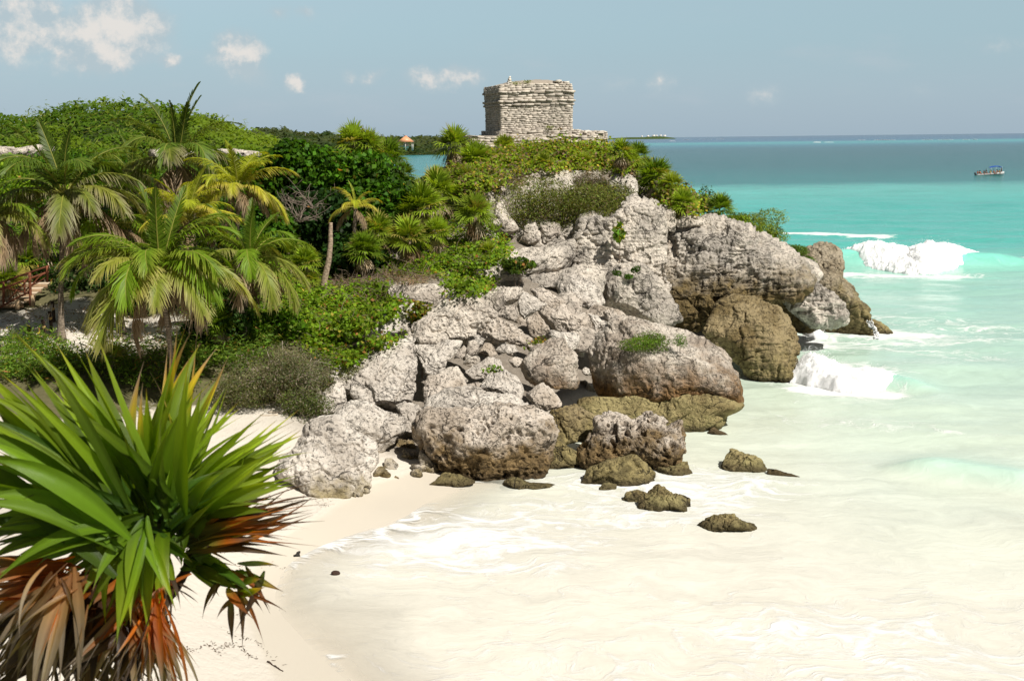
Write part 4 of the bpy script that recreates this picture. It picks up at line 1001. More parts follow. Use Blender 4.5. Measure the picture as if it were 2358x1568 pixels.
def fanpalm_meshes(seed, g1=(.20, .29, .02), nl=25, dead=16):
    r = np.random.default_rng(seed)
    mb = MB()
    for i in range(nl):
        u = (i + .5) / nl
        el = math.radians(88 - 105 * u ** 1.05); az = i * 2.399 + r.normal() * .2
        ax = np.array([math.cos(az) * math.cos(el), math.sin(az) * math.cos(el), math.sin(el)])
        up = np.array([-math.cos(az) * math.sin(el), -math.sin(az) * math.sin(el), math.cos(el)]) + r.normal(size=3) * .25
        col = np.array(g1) * r.uniform(.55, 1.35) * (1.15 if u < .3 else 1)
        if r.random() < .12: col = np.array([.30, .26, .06])
        fan_leaf(mb, np.zeros(3), ax, up, .72 * r.uniform(.85, 1.1), 18, 1.7, col, r, droop=.12 + .25 * u, w=.060, tipc=(.3, .25, .08), petiole=.36 * r.uniform(.8, 1.2))
    crown = mb.mesh('crown', M_FROND)
    mb = MB()
    for i in range(dead):
        az = i * 2.399 + r.normal() * .3; el = math.radians(r.uniform(-78, -35))
        ax = np.array([math.cos(az) * math.cos(el), math.sin(az) * math.cos(el), math.sin(el)])
        up = np.array([-math.cos(az) * math.sin(el), -math.sin(az) * math.sin(el), math.cos(el)])
        col = np.array([[.30, .22, .13], [.20, .13, .07], [.36, .30, .21]][r.integers(0, 3)])
        fan_leaf(mb, np.array([0, 0, -.06]), ax, up, .5, 11, .75, col, r, droop=.5, w=.05, petiole=.22)
    skirt = mb.mesh('dead_skirt', M_DRY)
    mb = MB()
    zz = np.linspace(0, -1.0, 9)
    mb.tube(np.stack([.03 * np.sin(zz * 5), .03 * np.cos(zz * 4), zz], 1), .085 + .02 * np.abs(np.sin(zz * 25)), 8, (.22, .17, .12))
    trunk = mb.mesh('trunk', M_WOOD)
    return crown, skirt, trunk
FANS = [fanpalm_meshes(s) for s in (1, 2, 3, 4)] + [fanpalm_meshes(7, (.26, .33, .03), 20, 8), fanpalm_meshes(8, (.12, .20, .012), 28, 12)]
def fan_palm(label, px, py, rpx, base_py=None, D=None, var=None, group='fan palms of the headland', lean=0.0):
    if D is None:
        L, N_ = hit(px, base_py if base_py else py + rpx)
        D = L[1] if L is not None else 60
        D += .1
    for dd in np.arange(0, 14, .5):
        top = at(px, py + rpx * .12, D + dd); s = rpx / FP * (D + dd) * 1.42
        gz0 = down(top[0], D + dd, top[2])[0]
        if gz0 is not None and top[2] - gz0[2] < 1.15 * s + .2: break
    else:
        top = at(px, py + rpx * .12, D); s = rpx / FP * D * 1.28; gz0 = down(top[0], D, top[2])[0]
    zf = gz0[2] if gz0 is not None else top[2] - 1.2
    h = float(np.clip(top[2] - zf, .2, 2.2)) + .1
    o = empty('fan_palm', (top[0], top[1], top[2] - h), rnd.uniform(0, 6.28))
    props(o, label, 'fan palm', group)
    c_, s_, t_ = FANS[var if var is not None else rnd.randrange(4)]
    for me, nm in ((c_, 'crown'), (s_, 'dead_skirt')):
        q = link(nm, me, o); q.location = (0, 0, h); q.scale = (s,) * 3; q.rotation_euler = (lean, 0, 0)
    q = link('trunk', t_, o); q.location = (0, 0, h); q.scale = (s * .9, s * .9, h + .3)
    return o

# ---- coconut palms
def frond_mesh(name, L, e0, bend, nl=58, ll=.80, col=(.11, .18, .03), tipc=None, mid=(.34, .34, .07), dead=False, seed=0, lw=.050, droop=.5, wind=.25, tear=0.0):
    r = np.random.default_rng(seed)
    m = 26
    t_ = np.linspace(0, 1, m)
    el = e0 - bend * t_ ** 1.25
    ds = L / (m - 1)
    x = np.concatenate([[0], np.cumsum(np.cos(el[:-1]) * ds)]); z = np.concatenate([[0], np.cumsum(np.sin(el[:-1]) * ds)])
    y = .10 * L * t_ ** 2 * r.uniform(-1, 1)
    Pp = np.stack([x, y, z], 1)
    mb = MB()
    mb.tube(Pp, np.linspace(.034, .006, m) * (L / 3.2), 5, mid)
    tt = np.linspace(.14, .995, nl)
    for sgn in (-1, 1):
        idx = tt * (m - 1)
        c0 = np.stack([np.interp(idx, range(m), Pp[:, k]) for k in range(3)], 1)
        ele = np.interp(idx, range(m), el)
        T = np.stack([np.cos(ele), 0 * ele, np.sin(ele)], 1); Nn = np.stack([-np.sin(ele), 0 * ele, np.cos(ele)], 1)
        sd = np.array([0, sgn, 0.0])
        lj = ll * (L / 3.2) * (np.sin(np.clip(tt * 1.02, 0, 1) * math.pi) ** .45 * .9 + .1) * r.uniform(.85, 1.08, nl)
        a = .55 + .75 * tt ** 1.5
        d = sd[None] * np.cos(a)[:, None] + T * np.sin(a)[:, None] + Nn * (.22 if not dead else -.3)
        d[:, 1] += wind * .3
        d += r.normal(size=d.shape) * (.07 if not dead else .18)
        d /= np.linalg.norm(d, axis=1)[:, None]
        wv = T - d * (T * d).sum(1)[:, None]; wv /= np.linalg.norm(wv, axis=1)[:, None] + 1e-9
        V, Cc = [], []
        jj = r.uniform(.75, 1.3, (nl, 1))
        for s_, ww in ((0, .55), (.35, 1.0), (.7, .8), (1.0, .08)):
            c_ = c0 + d * (lj * s_)[:, None]
            c_[:, 2] -= droop * lj * s_ ** 1.8 * r.uniform(.75, 1.25, nl) * (1.0 if not dead else 1.5)
            w_ = lw * ww * (L / 3.2) ** .5
            V += [c_ + wv * w_ / 2, c_ - wv * w_ / 2]
            cc = np.asarray(col)[None] * jj
            if tipc is not None: cc = cc + (np.asarray(tipc)[None] - cc) * np.clip((s_ - .3) / .7 * .9, 0, 1) * r.uniform(.5, 1, (nl, 1))
            Cc += [cc, cc]
        V = np.stack(V, 1); Cc = np.stack(Cc, 1)
        if tear:
            k_ = r.random(nl) > tear; V = V[k_]; Cc = Cc[k_]
        nn = len(V)
        q = np.array([[2 * i, 2 * i + 1, 2 * i + 3, 2 * i + 2] for i in range(3)])
        mb.add(V.reshape(-1, 3), (np.arange(nn)[:, None, None] * 8 + q[None]).reshape(-1, 4), None, Cc.reshape(-1, 3))
    return mb.mesh(name, M_FROND if not dead else M_DRY)
GR, YG, YL = (.115, .19, .010), (.29, .33, .02), (.44, .42, .03)
def frond_set(seed, green, yell, tip=(.42, .36, .16)):
    F = {}
    F['up'] = [frond_mesh('frond', 3.0, R(86 - 6 * i), R(28 + 18 * i), col=np.array(green) * .8, seed=seed + i, droop=.15, ll=.5) for i in range(2)]
    F['mid'] = [frond_mesh('frond', 3.3, R(66 - 7 * i), R(80 + 14 * i), col=np.array(green) * (1 + .1 * i), tipc=None if i % 2 else yell, seed=seed + 10 + i) for i in range(4)]
    F['low'] = [frond_mesh('frond', 3.2, R(30 - 12 * i), R(78 + 8 * i), col=(np.array(green) + yell) / 2, tipc=tip, seed=seed + 20 + i, droop=.75) for i in range(3)]
    F['yel'] = [frond_mesh('frond', 3.1, R(45 - 20 * i), R(85), col=yell, tipc=tip, seed=seed + 30 + i, droop=.65) for i in range(2)]
    F['dead'] = [frond_mesh('frond', 2.6, R(-20 - 22 * i), R(60), col=(.27, .19, .11), tipc=(.36, .29, .21), mid=(.25, .17, .1), dead=True, seed=seed + 40 + i, tear=.15) for i in range(2)]
    return F
FS = {'g': frond_set(1, GR, (.26, .28, .04)), 'y': frond_set(101, YG, YL, (.40, .30, .12)), 'd': frond_set(201, (.085, .135, .015), (.20, .22, .03), (.34, .28, .20))}
def coconut_palm(label, px, py, D, base, rpx, kind='g', n=(3, 8, 6, 2, 4), rt=.11, extra=(), seed=0, dark=(.26, .21, .16), az0=0.0, group='coconut palms by the path'):
    """crown centre at (px,py), fronds about rpx long, trunk foot at picture point base"""
    r = random.Random(seed)
    top = at(px, py, D)
    f0 = at(base[0], base[1], D); fz = ground_z([f0[0]], [D])[0]
    foot = np.array([f0[0], D, min(fz, f0[2]) - .05])
    s = rpx / FP * D / 2.75
    n = (n[0], int(n[1] * 1.35), int(n[2] * 1.3), n[3], n[4])
    o = empty('coconut_palm', foot)
    props(o, label, 'palm tree', group)
    mb = MB(); t_ = np.linspace(0, 1, 26)[:, None]
    mid = foot * .45 + top * .55 + np.array([(foot[0] - top[0]) * .25, 0, 0])
    pts = (1 - t_) ** 2 * foot + 2 * t_ * (1 - t_) * mid + t_ ** 2 * top - foot
    tt = t_[:, 0]
    rad = (rt * (1.0 - .35 * tt) + rt * 1.1 * np.exp(-tt * 14)) * (1 + .07 * (np.arange(26) % 2))
    mb.tube(pts, rad, 10, dark)
    mb.build('trunk', M_BARK, o, smooth=True)
    S = FS[kind]; i = 0; ga = 2.399
    az = az0
    for key, cnt in zip(('up', 'mid', 'low', 'yel', 'dead'), n):
        for j in range(cnt):
            az += ga
            q = link('frond', r.choice(S[key]), o)
            q.location = tuple(top - foot + np.array([math.cos(az), math.sin(az), 0]) * .08 * s + np.array([0, 0, -.05 * (key == 'dead')]))
            q.rotation_euler = (r.uniform(-.25, .25), r.uniform(-.12, .12), az + r.uniform(-.2, .2))
            q.scale = (s * r.uniform(.85, 1.1),) * 3
    for key, idx, a, tilt, sc_ in extra:
        q = link('frond', S[key][idx], o); q.location = tuple(top - foot); q.rotation_euler = (0, tilt, a); q.scale = (s * sc_,) * 3
    return o
m, t = newmat('palm bark')
g = t.n('ShaderNodeTexCoord'); P = g.outputs['Object']
a = t.n('ShaderNodeVertexColor', layer_name='Col')
zr = t.m('FRACT', t.m('MULTIPLY', t.n('ShaderNodeSeparateXYZ', {0: P}).outputs[2], 9.0))
nz = t.noise(P, 9.0, 5, 0.65)
c = t.mix(t.ss(nz, .4, .65), a.outputs[0], t.mix(1.0, a.outputs[0], (.45, .45, .45), 'MULTIPLY'))
c = t.mix(t.m('MULTIPLY', t.ss(zr, .8, .95), .6), c, (.07, .055, .04))
p = t.n('ShaderNodeBsdfPrincipled', {'Base Color': c, 'Roughness': .9, 'Specular IOR Level': .15})
t.set(p.inputs['Normal'], t.n('ShaderNodeBump', {'Strength': .8, 'Distance': .03, 'Height': t.m('SUBTRACT', nz, t.m('MULTIPLY', t.ss(zr, .8, .95), .8))}))
t.n('ShaderNodeOutputMaterial', {0: p})
M_BARK = m

# ------------------------------------------------------------------ the coconut palms
coconut_palm('broad bright coconut palm, nearest of the palms, its slim trunk leaning right', 368, 628, 42, (402, 868), 200, 'g', (3, 10, 7, 3, 4), .11, seed=3, az0=.4,
             extra=[('mid', 1, R(-15), -.1, 1.05), ('mid', 3, R(-40), .15, 1.0), ('low', 0, R(-150), -.25, 1.0), ('low', 1, R(-75), 0, .8), ('yel', 0, R(-120), .1, .95), ('mid', 2, R(165), 0, 1.1)])
coconut_palm('tall grey green coconut palm standing beside the sand path', 150, 450, 48, (140, 772), 175, 'd', (3, 8, 7, 1, 7), .12, seed=5, az0=1.0,
             extra=[('low', 0, R(-10), -.2, 1.0), ('low', 1, R(190), -.1, 1.0)])
coconut_palm('dark wind blown coconut palm with the spear leaf rising above the hill', 408, 372, 56, (420, 620), 150, 'd', (4, 8, 5, 0, 8), .12, seed=8, az0=2.0,
             extra=[('up', 0, R(10), .05, 1.15), ('low', 0, R(0), 0, .9), ('low', 1, R(180), 0, 1.0)])
coconut_palm('yellow fronded coconut palm at the right of the grove, in front of the sea grape', 548, 432, 52, (545, 620), 110, 'y', (2, 7, 4, 4, 4), .11, seed=9, az0=.2,
             extra=[('low', 0, R(-5), -.3, 1.15), ('low', 2, R(178), -.1, .9)])
coconut_palm('golden young coconut palm rising behind the nearest palm', 432, 505, 47, (440, 700), 112, 'y', (2, 6, 3, 5, 3), .1, seed=11, az0=.9,
             extra=[('yel', 0, R(172), -.5, 1.0)])
coconut_palm('drooping green coconut palm between the nearest palm and the cut trunk', 575, 595, 46, (560, 760), 135, 'g', (3, 6, 6, 1, 5), .11, seed=13, az0=.6,
             extra=[('low', 2, R(-20), .2, 1.1), ('up', 1, R(60), .3, 1.0)])
coconut_palm('coconut palm half cut off by the left edge, hanging dry fronds over the steps', -20, 500, 46, (-20, 700), 130, 'g', (2, 5, 5, 3, 7), .12, seed=15, az0=.1)
coconut_palm('green coconut palm crowded between the tall palm and the nearest palm', 255, 520, 50, (280, 720), 120, 'g', (2, 7, 5, 1, 5), .1, seed=17, az0=1.4)
coconut_palm('small yellow coconut palm alone among the fan palms and sea grape', 818, 478, 57, (812, 560), 62, 'y', (1, 2, 1, 4, 2), .13, seed=19, az0=.3, extra=[('yel', 0, R(170), -.6, 1.05), ('yel', 0, R(20), -.6, .8)])
coconut_palm('dim coconut palm at the back of the grove left of the dark palm', 300, 400, 60, (300, 560), 100, 'd', (2, 6, 5, 0, 4), .1, seed=23, az0=.3)
# dead trunk without crown
f_ = at(745, 668, 53); o = empty('dead_palm_trunk', f_)
props(o, 'bare leaning trunk of a dead palm without any crown', 'dead tree', None)
mb = MB()
pts = np.array([at(745, 668, 53), at(748, 640, 53), at(757, 600, 53), at(761, 560, 53), at(761, 530, 53), at(762, 513, 53)]) - f_
tt = np.linspace(0, 5, 30); pts = np.stack([np.interp(tt, range(6), pts[:, k]) for k in range(3)], 1)
mb.tube(pts, np.linspace(.17, .085, 30) * (1 + .06 * (np.arange(30) % 2)), 10, (.42, .32, .23)); mb.build('trunk', M_BARK, o, smooth=True)

# ------------------------------------------------------------------ fan palms
FPN = 'fan palms of the headland'
for a in [
 ('leftmost of the fan palms topping the sea grape, against the far shore', 812, 328, 46, None, 64, 0), ('fan palm on the skyline, second from the left above the sea grape', 848, 335, 40, None, 64, 1),
 ('wide dark fan palm on the skyline before the orange roofed pavilion', 893, 364, 42, None, 63, 5), ('fan palm hanging over the water gap right of the pavilion', 930, 402, 26, None, 64, 5),
 ('tall shaggy fan palm at the left end of the temple platform', 1045, 333, 40, 385, None, 1), ('small fan palm standing against the temple platform wall', 1160, 338, 26, 355, None, 4),
 ('low bright fan palm below the left corner of the temple platform', 1095, 368, 40, 392, None, 0), ('fan palm at the water gap below the shaggy palm', 1008, 404, 20, 420, None, 3),
 ('little yellow fan palm on the slope under the platform', 1072, 408, 24, 425, None, 4), ('small fan palm beside the round grey boulder', 1072, 415, 28, 440, None, 2),
 ('low fan palm in the creepers under the temple front', 1250, 375, 22, 385, None, 4), ('tiny fan palm in the creepers under the temple right corner', 1345, 375, 24, 390, None, 4),
 ('fan palm at the right end of the temple mound by the sea', 1432, 350, 28, 370, None, 1), ('second fan palm on the right shoulder of the temple mound', 1468, 358, 28, 380, None, 5),
 ('bright fan palm sprawling on the seaward shoulder of the mound', 1450, 372, 28, 392, None, 0), ('tall dark fan palm with a brown skirt on the seaward slope', 1512, 412, 42, 470, 68, 5),
 ('small fan palm behind the tall dark skirted one', 1548, 425, 28, 445, None, 4), ('squat bright fan palm above the flat topped cliff block', 1570, 468, 30, 490, None, 0),
 ('dark compact fan palm farthest down the seaward edge', 1656, 482, 33, 512, 65, 5), ('large bright fan palm in the middle of the palm slope', 972, 478, 52, 535, 59, 0),
 ('dense fan palm behind the large bright one', 1008, 440, 48, 500, 63, 1), ('single trunked fan palm in front of the grey boulders', 1093, 492, 42, 548, 60, 2),
 ('fan palm low on the slope with hanging dead leaves', 942, 548, 44, 600, 57, 3), ('fan palm between the two big ones low on the slope', 1006, 535, 34, 575, 59, 0),
 ('fan palm leaning out beside the small yellow coconut palm', 870, 532, 40, 580, 56.5, 2), ('dark fan palm right of the cut trunk', 838, 575, 38, 620, 54.5, 5),
 ('bright fan palm in front of the sea grape, upper left of the slope', 955, 445, 32, 480, 65, 4), ('fan palm under the sea grape beside the slope palms', 915, 480, 36, 520, 62, 5),
 ('fan palm left of the cut trunk, tallest of its clump', 705, 605, 36, 650, 52, 0), ('fan palm deep in the shade left of the cut trunk', 662, 578, 38, 630, 53.5, 5),
 ('little yellow fan palm at the foot of the clump left of the cut trunk', 694, 640, 20, 668, 50.5, 4), ('small pale fan palm beside the yellow one, by the cut trunk', 720, 644, 18, 668, 50.5, 4),
 ('fan palm in the dark behind the wooden steps', 95, 560, 48, 610, 56, 5), ('bright fan palm above the step railing', 60, 600, 34, 640, 54, 0),
 ('fan palm behind the tall grey green coconut palm', 210, 590, 40, 640, 57, 2), ('small fan palm on the rock ledge above the white slab', 1125, 578, 22, 595, None, 4),
 ('ragged fan palm with brown skirt behind the drooping palm', 640, 640, 30, 690, 49, 3), ('low fan palm under the tree crowns at far left', 20, 640, 36, 690, 53, 3),
 ('fan palm growing under the nearest coconut palm on the right', 505, 745, 36, 780, 44, 5), ('fan palm beneath the left side of the nearest coconut palm', 262, 818, 26, 830, 42.5, 3),
 ('fan palm on the slope top left of the temple platform', 1032, 415, 22, 432, None, 1), ('fan palm tucked under the seaward creepers of the mound', 1490, 385, 22, 400, None, 4)]:
    fan_palm(*a[:4], base_py=a[4], D=a[5], var=a[6])

# ------------------------------------------------------------------ shrubs and trees
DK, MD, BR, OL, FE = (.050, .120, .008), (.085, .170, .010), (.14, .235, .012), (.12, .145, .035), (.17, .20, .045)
YLW = [(.38, .32, .05), (.36, .17, .05), (.28, .28, .06)]
SGG = 'sea grape trees behind the palm slope'
for i, a in enumerate([
 ('sea grape crown behind the small yellow coconut palm', 790, 470, 85, 55, 61, 4600, DK), ('sea grape shadow mass above the cut trunk', 740, 530, 80, 60, 60, 4000, (.026, .06, .012)), ('dark glossy sea grape tree, left shoulder of the big thicket', 690, 405, 75, 60, 60, 5200, DK), ('tall sea grape crown at the top left of the thicket', 735, 372, 80, 34, 62, 3600, MD),  # darkest leaf colours paint the thicket's shade into its inner crowns
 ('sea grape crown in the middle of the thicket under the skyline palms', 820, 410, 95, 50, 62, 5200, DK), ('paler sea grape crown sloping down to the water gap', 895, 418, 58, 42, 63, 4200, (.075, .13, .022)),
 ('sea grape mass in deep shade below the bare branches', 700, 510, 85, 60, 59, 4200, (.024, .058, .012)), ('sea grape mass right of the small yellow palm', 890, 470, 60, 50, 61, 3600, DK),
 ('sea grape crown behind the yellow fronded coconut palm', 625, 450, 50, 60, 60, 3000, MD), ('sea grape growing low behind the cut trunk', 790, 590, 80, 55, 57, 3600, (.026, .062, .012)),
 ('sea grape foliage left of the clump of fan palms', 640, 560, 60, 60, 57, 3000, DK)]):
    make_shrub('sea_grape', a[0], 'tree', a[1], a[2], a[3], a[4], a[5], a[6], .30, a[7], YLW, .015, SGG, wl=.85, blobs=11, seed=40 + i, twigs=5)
JG = 'jungle trees behind the coconut grove'
for i, a in enumerate([
 ('dark bushy tree behind the tall grey green palm', 90, 520, 110, 80, 62, 4200, MD), ('broadleaf tree in the gap right of the tall palm trunk', 215, 480, 80, 60, 63, 3600, BR),
 ('jungle tree behind the dark wind blown palm', 430, 480, 110, 70, 64, 4200, DK), ('low jungle tree behind the nearest palm crown', 330, 600, 110, 70, 58, 4000, MD),
 ('jungle tree at the left edge under the hill', 0, 440, 80, 60, 70, 3000, BR), ('jungle tree under the yellow fronded palm', 540, 540, 90, 60, 58, 3600, DK),
 ('shaded undergrowth tree right of the path', 560, 680, 80, 55, 52, 3600, DK), ('shaded bush behind the wooden steps', 60, 620, 80, 50, 58, 3000, DK),
 ('leafy bush filling the gap between the nearest and drooping palms', 480, 640, 80, 60, 53, 3400, MD), ('dark bush in front of the rock faces at the grove top', 160, 400, 120, 40, 72, 3400, DK),
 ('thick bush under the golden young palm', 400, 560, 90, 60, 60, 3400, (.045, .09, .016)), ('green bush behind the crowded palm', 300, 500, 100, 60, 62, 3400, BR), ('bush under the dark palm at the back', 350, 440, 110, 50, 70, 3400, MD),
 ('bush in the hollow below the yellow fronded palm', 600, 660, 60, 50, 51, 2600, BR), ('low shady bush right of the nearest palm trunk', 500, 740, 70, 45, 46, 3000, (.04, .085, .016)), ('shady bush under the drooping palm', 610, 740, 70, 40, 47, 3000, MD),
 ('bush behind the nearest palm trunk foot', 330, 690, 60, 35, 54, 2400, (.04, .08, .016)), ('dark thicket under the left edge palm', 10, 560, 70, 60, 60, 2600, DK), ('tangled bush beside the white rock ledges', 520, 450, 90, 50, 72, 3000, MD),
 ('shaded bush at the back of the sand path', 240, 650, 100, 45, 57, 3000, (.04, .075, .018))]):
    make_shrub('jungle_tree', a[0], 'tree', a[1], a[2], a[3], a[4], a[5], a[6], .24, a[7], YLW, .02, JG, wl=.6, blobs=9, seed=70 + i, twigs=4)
fe = dict(wl=.28, tw=(.016, .006))
make_shrub('feathery_bush', 'wide feathery olive bush spilling over the cliff top', 'bush', 1272, 468, 132, 54, 63.0, 19000, .17, FE, [(.2, .15, .08)], .12, 'fine leaved bushes', seed=90, twigs=16, blobs=14, **fe)
make_shrub('feathery_bush', 'right wing of the olive bush above the pale cliff face', 'bush', 1385, 462, 72, 34, 64.0, 7000, .17, (.12, .14, .045), [(.2, .15, .08)], .12, 'fine leaved bushes', seed=91, twigs=8, blobs=8, **fe)
make_shrub('dry_bush', 'leafless grey brown bush above the feathery one', 'bush', 1368, 412, 52, 30, 66.0, 2600, .22, (.21, .165, .125), [(.12, .15, .05)], .2, 'fine leaved bushes', seed=92, twigs=22, blobs=6, wl=.12, twigcol=(.3, .24, .19))
make_shrub('feathery_bush', 'big grey green bush with bare twigs left of the white boulders', 'bush', 650, 865, 108, 62, 42.0, 13000, .12, (.13, .15, .06), [(.26, .22, .17), (.2, .16, .11)], .32, 'fine leaved bushes', seed=93, twigs=30, blobs=13, twigcol=(.34, .29, .23), **fe)
make_shrub('feathery_bush', 'lower lobe of the grey green bush hanging beside the narrow boulder', 'bush', 700, 930, 58, 36, 41.0, 4500, .12, (.11, .14, .04), [(.26, .22, .17)], .15, 'fine leaved bushes', seed=94, twigs=12, blobs=7, **fe)
make_shrub('feathery_bush', 'left part of the grey green bush behind the fan blades', 'bush', 560, 900, 60, 60, 41.5, 5000, .12, (.12, .14, .05), [(.26, .22, .17)], .25, 'fine leaved bushes', seed=95, twigs=14, blobs=7, twigcol=(.34, .29, .23), **fe)
make_shrub('shore_bush', 'rounded yellow green bush on the seaward rim of the cliff', 'bush', 1738, 525, 66, 40, 64.5, 10000, .11, (.17, .22, .035), None, 0, 'fine leaved bushes', seed=96, twigs=8, blobs=8, wl=.45)
make_shrub('shore_bush', 'low bush at the start of the seaward rim, right of the compact fan palm', 'bush', 1700, 512, 36, 20, 63.2, 3600, .11, (.15, .22, .02), None, 0, 'fine leaved bushes', seed=111, twigs=6, blobs=7, wl=.5)
make_shrub('shore_bush', 'spreading bush halfway down the seaward rim', 'bush', 1772, 548, 40, 22, 63.4, 4200, .11, (.17, .23, .03), None, 0, 'fine leaved bushes', seed=112, twigs=6, blobs=8, wl=.45)
make_shrub('shore_bush', 'trailing green bush running down the seaward rim', 'bush', 1825, 582, 40, 20, 64.2, 5000, .10, (.09, .15, .025), None, 0, 'fine leaved bushes', seed=97, twigs=5, blobs=6, wl=.5)
make_shrub('shore_bush', 'small bush on the lower end of the seaward rim', 'bush', 1862, 604, 17, 12, 65, 900, .11, (.08, .16, .02), None, 0, 'fine leaved bushes', seed=98, twigs=3, blobs=4, wl=.5)
make_shrub('shore_bush', 'thin upright grey green shrub beside the dark compact fan palm', 'bush', 1632, 465, 17, 26, 67, 900, .14, (.06, .10, .035), None, 0, 'fine leaved bushes', seed=99, twigs=5, blobs=5, wl=.5)
make_shrub('cushion_shrub', 'flat topped bright green cushion shrub on the whale backed boulder', 'bush', 1487, 788, 52, 22, 45.2, 5200, .075, (.12, .20, .025), [(.25, .17, .1)], .05, 'fine leaved bushes', seed=100, twigs=14, blobs=8, wl=.4)
make_shrub('cushion_shrub', 'sprig of green shrub at the right on the whale backed boulder', 'bush', 1565, 785, 13, 16, 45.0, 500, .08, (.09, .16, .025), None, 0, 'fine leaved bushes', seed=101, twigs=4, blobs=4, wl=.4)
make_shrub('cushion_shrub', 'round green tuft, left of the three on the cliff block', 'bush', 1418, 628, 9, 7, 56.8, 260, .1, (.07, .14, .02), None, 0, 'moss tufts on the cliff', seed=102, twigs=0, blobs=2)
make_shrub('cushion_shrub', 'round green tuft highest on the cliff block', 'bush', 1466, 619, 10, 7, 57, 260, .1, (.07, .14, .02), None, 0, 'moss tufts on the cliff', seed=103, twigs=0, blobs=2)
make_shrub('cushion_shrub', 'round green tuft lowest on the cliff block', 'bush', 1445, 637, 9, 6, 56.7, 260, .1, (.07, .14, .02), None, 0, 'moss tufts on the cliff', seed=104, twigs=0, blobs=2)
make_shrub('sea_grape_sprig', 'hanging sea grape sprig with round leaves on the vertical cliff face', 'plant', 1424, 540, 13, 20, 58.6, 60, .34, (.14, .24, .03), [(.4, .4, .06)], .25, None, seed=105, twigs=3, blobs=3, wl=.9)
make_shrub('sea_grape_sprig', 'green creeper cushion draped over the pale slab below the hollow', 'plant', 1190, 612, 38, 18, 56.2, 900, .2, (.12, .2, .03), YLW, .12, None, seed=106, twigs=5, blobs=6, wl=.85)
make_shrub('sea_grape_sprig', 'yellow green creeper patch left of the furrowed boulder', 'plant', 968, 725, 26, 24, 47.5, 600, .17, (.17, .22, .03), YLW, .25, None, seed=107, twigs=4, blobs=5, wl=.85)
make_shrub('sea_grape_sprig', 'yellow green plant over the left side of the round pale boulder', 'plant', 1233, 795, 24, 14, 46.6, 420, .12, (.2, .26, .03), YLW, .2, None, seed=108, twigs=3, blobs=5, wl=.85)
make_shrub('sea_grape_sprig', 'little seedling plant with two leaf tufts on a flat stone', 'plant', 1135, 848, 18, 9, 44.2, 90, .14, (.13, .22, .03), YLW, .1, None, seed=109, twigs=3, blobs=3, wl=.85)
make_shrub('cushion_shrub', 'thin green shrub growing on the big white slab', 'bush', 817, 862, 26, 18, 43.0, 1300, .1, (.13, .15, .05), [(.26, .22, .17)], .2, 'fine leaved bushes', seed=110, twigs=9, blobs=5, wl=.35)

# ---- creepers on the ground: nobody could count these
def creepers(name, polys, n, leaf, base, alt, altp, lift, label=None, seed=0, tw=0, wl=.85):
    r = np.random.default_rng(seed); C, N_ = [], []
    for pl, frac in polys:
        mn, mx = pl.min(0), pl.max(0); k = int(n * frac); cnt = 0; tries = 0
        while cnt < k and tries < k * 5:
            tries += 1
            x, y = r.uniform(mn[0], mx[0]), r.uniform(mn[1], mx[1])
            ins = False
            for j in range(len(pl)):
                x1, y1 = pl[j]; x2, y2 = pl[j - 1]
                if (y1 > y) != (y2 > y) and x < (x2 - x1) * (y - y1) / (y2 - y1) + x1: ins = not ins
            if not ins: continue
            L, nn = hit(x, y)
            if L is None: continue
            # clumps with gaps
            if perlin(np.array([[L[0] * .9, L[1] * .9, L[2] * .9 + seed]]))[0] < -.30: continue
            q = L + np.array([r.normal() * .25, r.normal() * .35, 0])
            C.append(q + nn * abs(r.normal()) * lift + np.array([0, 0, abs(r.normal()) * lift * (1 + perlin(np.array([L * .6]))[0])])); N_.append(nn); cnt += 1
    C, N_ = np.array(C), np.array(N_)
    g_ = 0.75 + .5 * (perlin(C * .7) + .5)
    mb = MB()
    leaves(mb, C, N_, leaf, leaf * wl, cvar(base, len(C), r, .28, alt, altp) * g_[:, None], r, .75, up=.5)
    for i in range(tw):
        c_ = C[r.integers(0, len(C))]; e = c_ + r.normal(size=3) * (.5, .5, .25) + (0, 0, .15)
        mb.tube(np.array([c_, (c_ + e) / 2 + r.normal(size=3) * .08, e]), (.012, .01, .004), 4, (.32, .26, .2), cap=False)
    o = mb.build(name, M_LEAF)
    return props(o, label or name, None, None, 'stuff')
P_ = lambda s: poly('P', s)
creepers('creeping_vines', [(P_('690 640 760 670 900 660 930 700 900 740 850 760 820 800 810 830 770 850 740 830 700 800 640 790 600 760 640 700'), .50), (P_('830 590 930 610 1050 590 1160 560 1170 590 1120 620 1050 640 930 640 850 640'), .22),
                            (P_('780 850 850 800 940 770 945 775 860 810 800 850'), .05), (P_('1020 640 1080 640 1130 660 1120 680 1040 670'), .05), (P_('580 700 680 650 720 690 640 780 560 780'), .12), (P_('880 560 900 480 960 440 1060 450 1150 530 1170 590 1100 600 960 600'), .16), (P_('1030 690 1120 640 1150 650 1100 680'), .02)], 26000, .19, (.15, .24, .016), YLW, .07, .16, seed=1, tw=500)
creepers('creeping_vines', [(P_('1040 400 1100 375 1160 350 1240 320 1330 330 1420 345 1480 365 1500 400 1470 395 1400 385 1300 385 1230 390 1150 390 1120 440 1080 470 1050 440'), .82), (P_('1480 385 1540 400 1600 440 1650 485 1600 500 1540 480 1490 430'), .16), (P_('1120 390 1230 385 1330 385 1430 390 1450 410 1380 400 1300 400 1200 410 1150 440 1110 440'), .08)], 25000, .22, (.18, .26, .02), [(.42, .34, .05), (.3, .2, .09), (.24, .16, .1)], .28, .22, seed=2, tw=250)
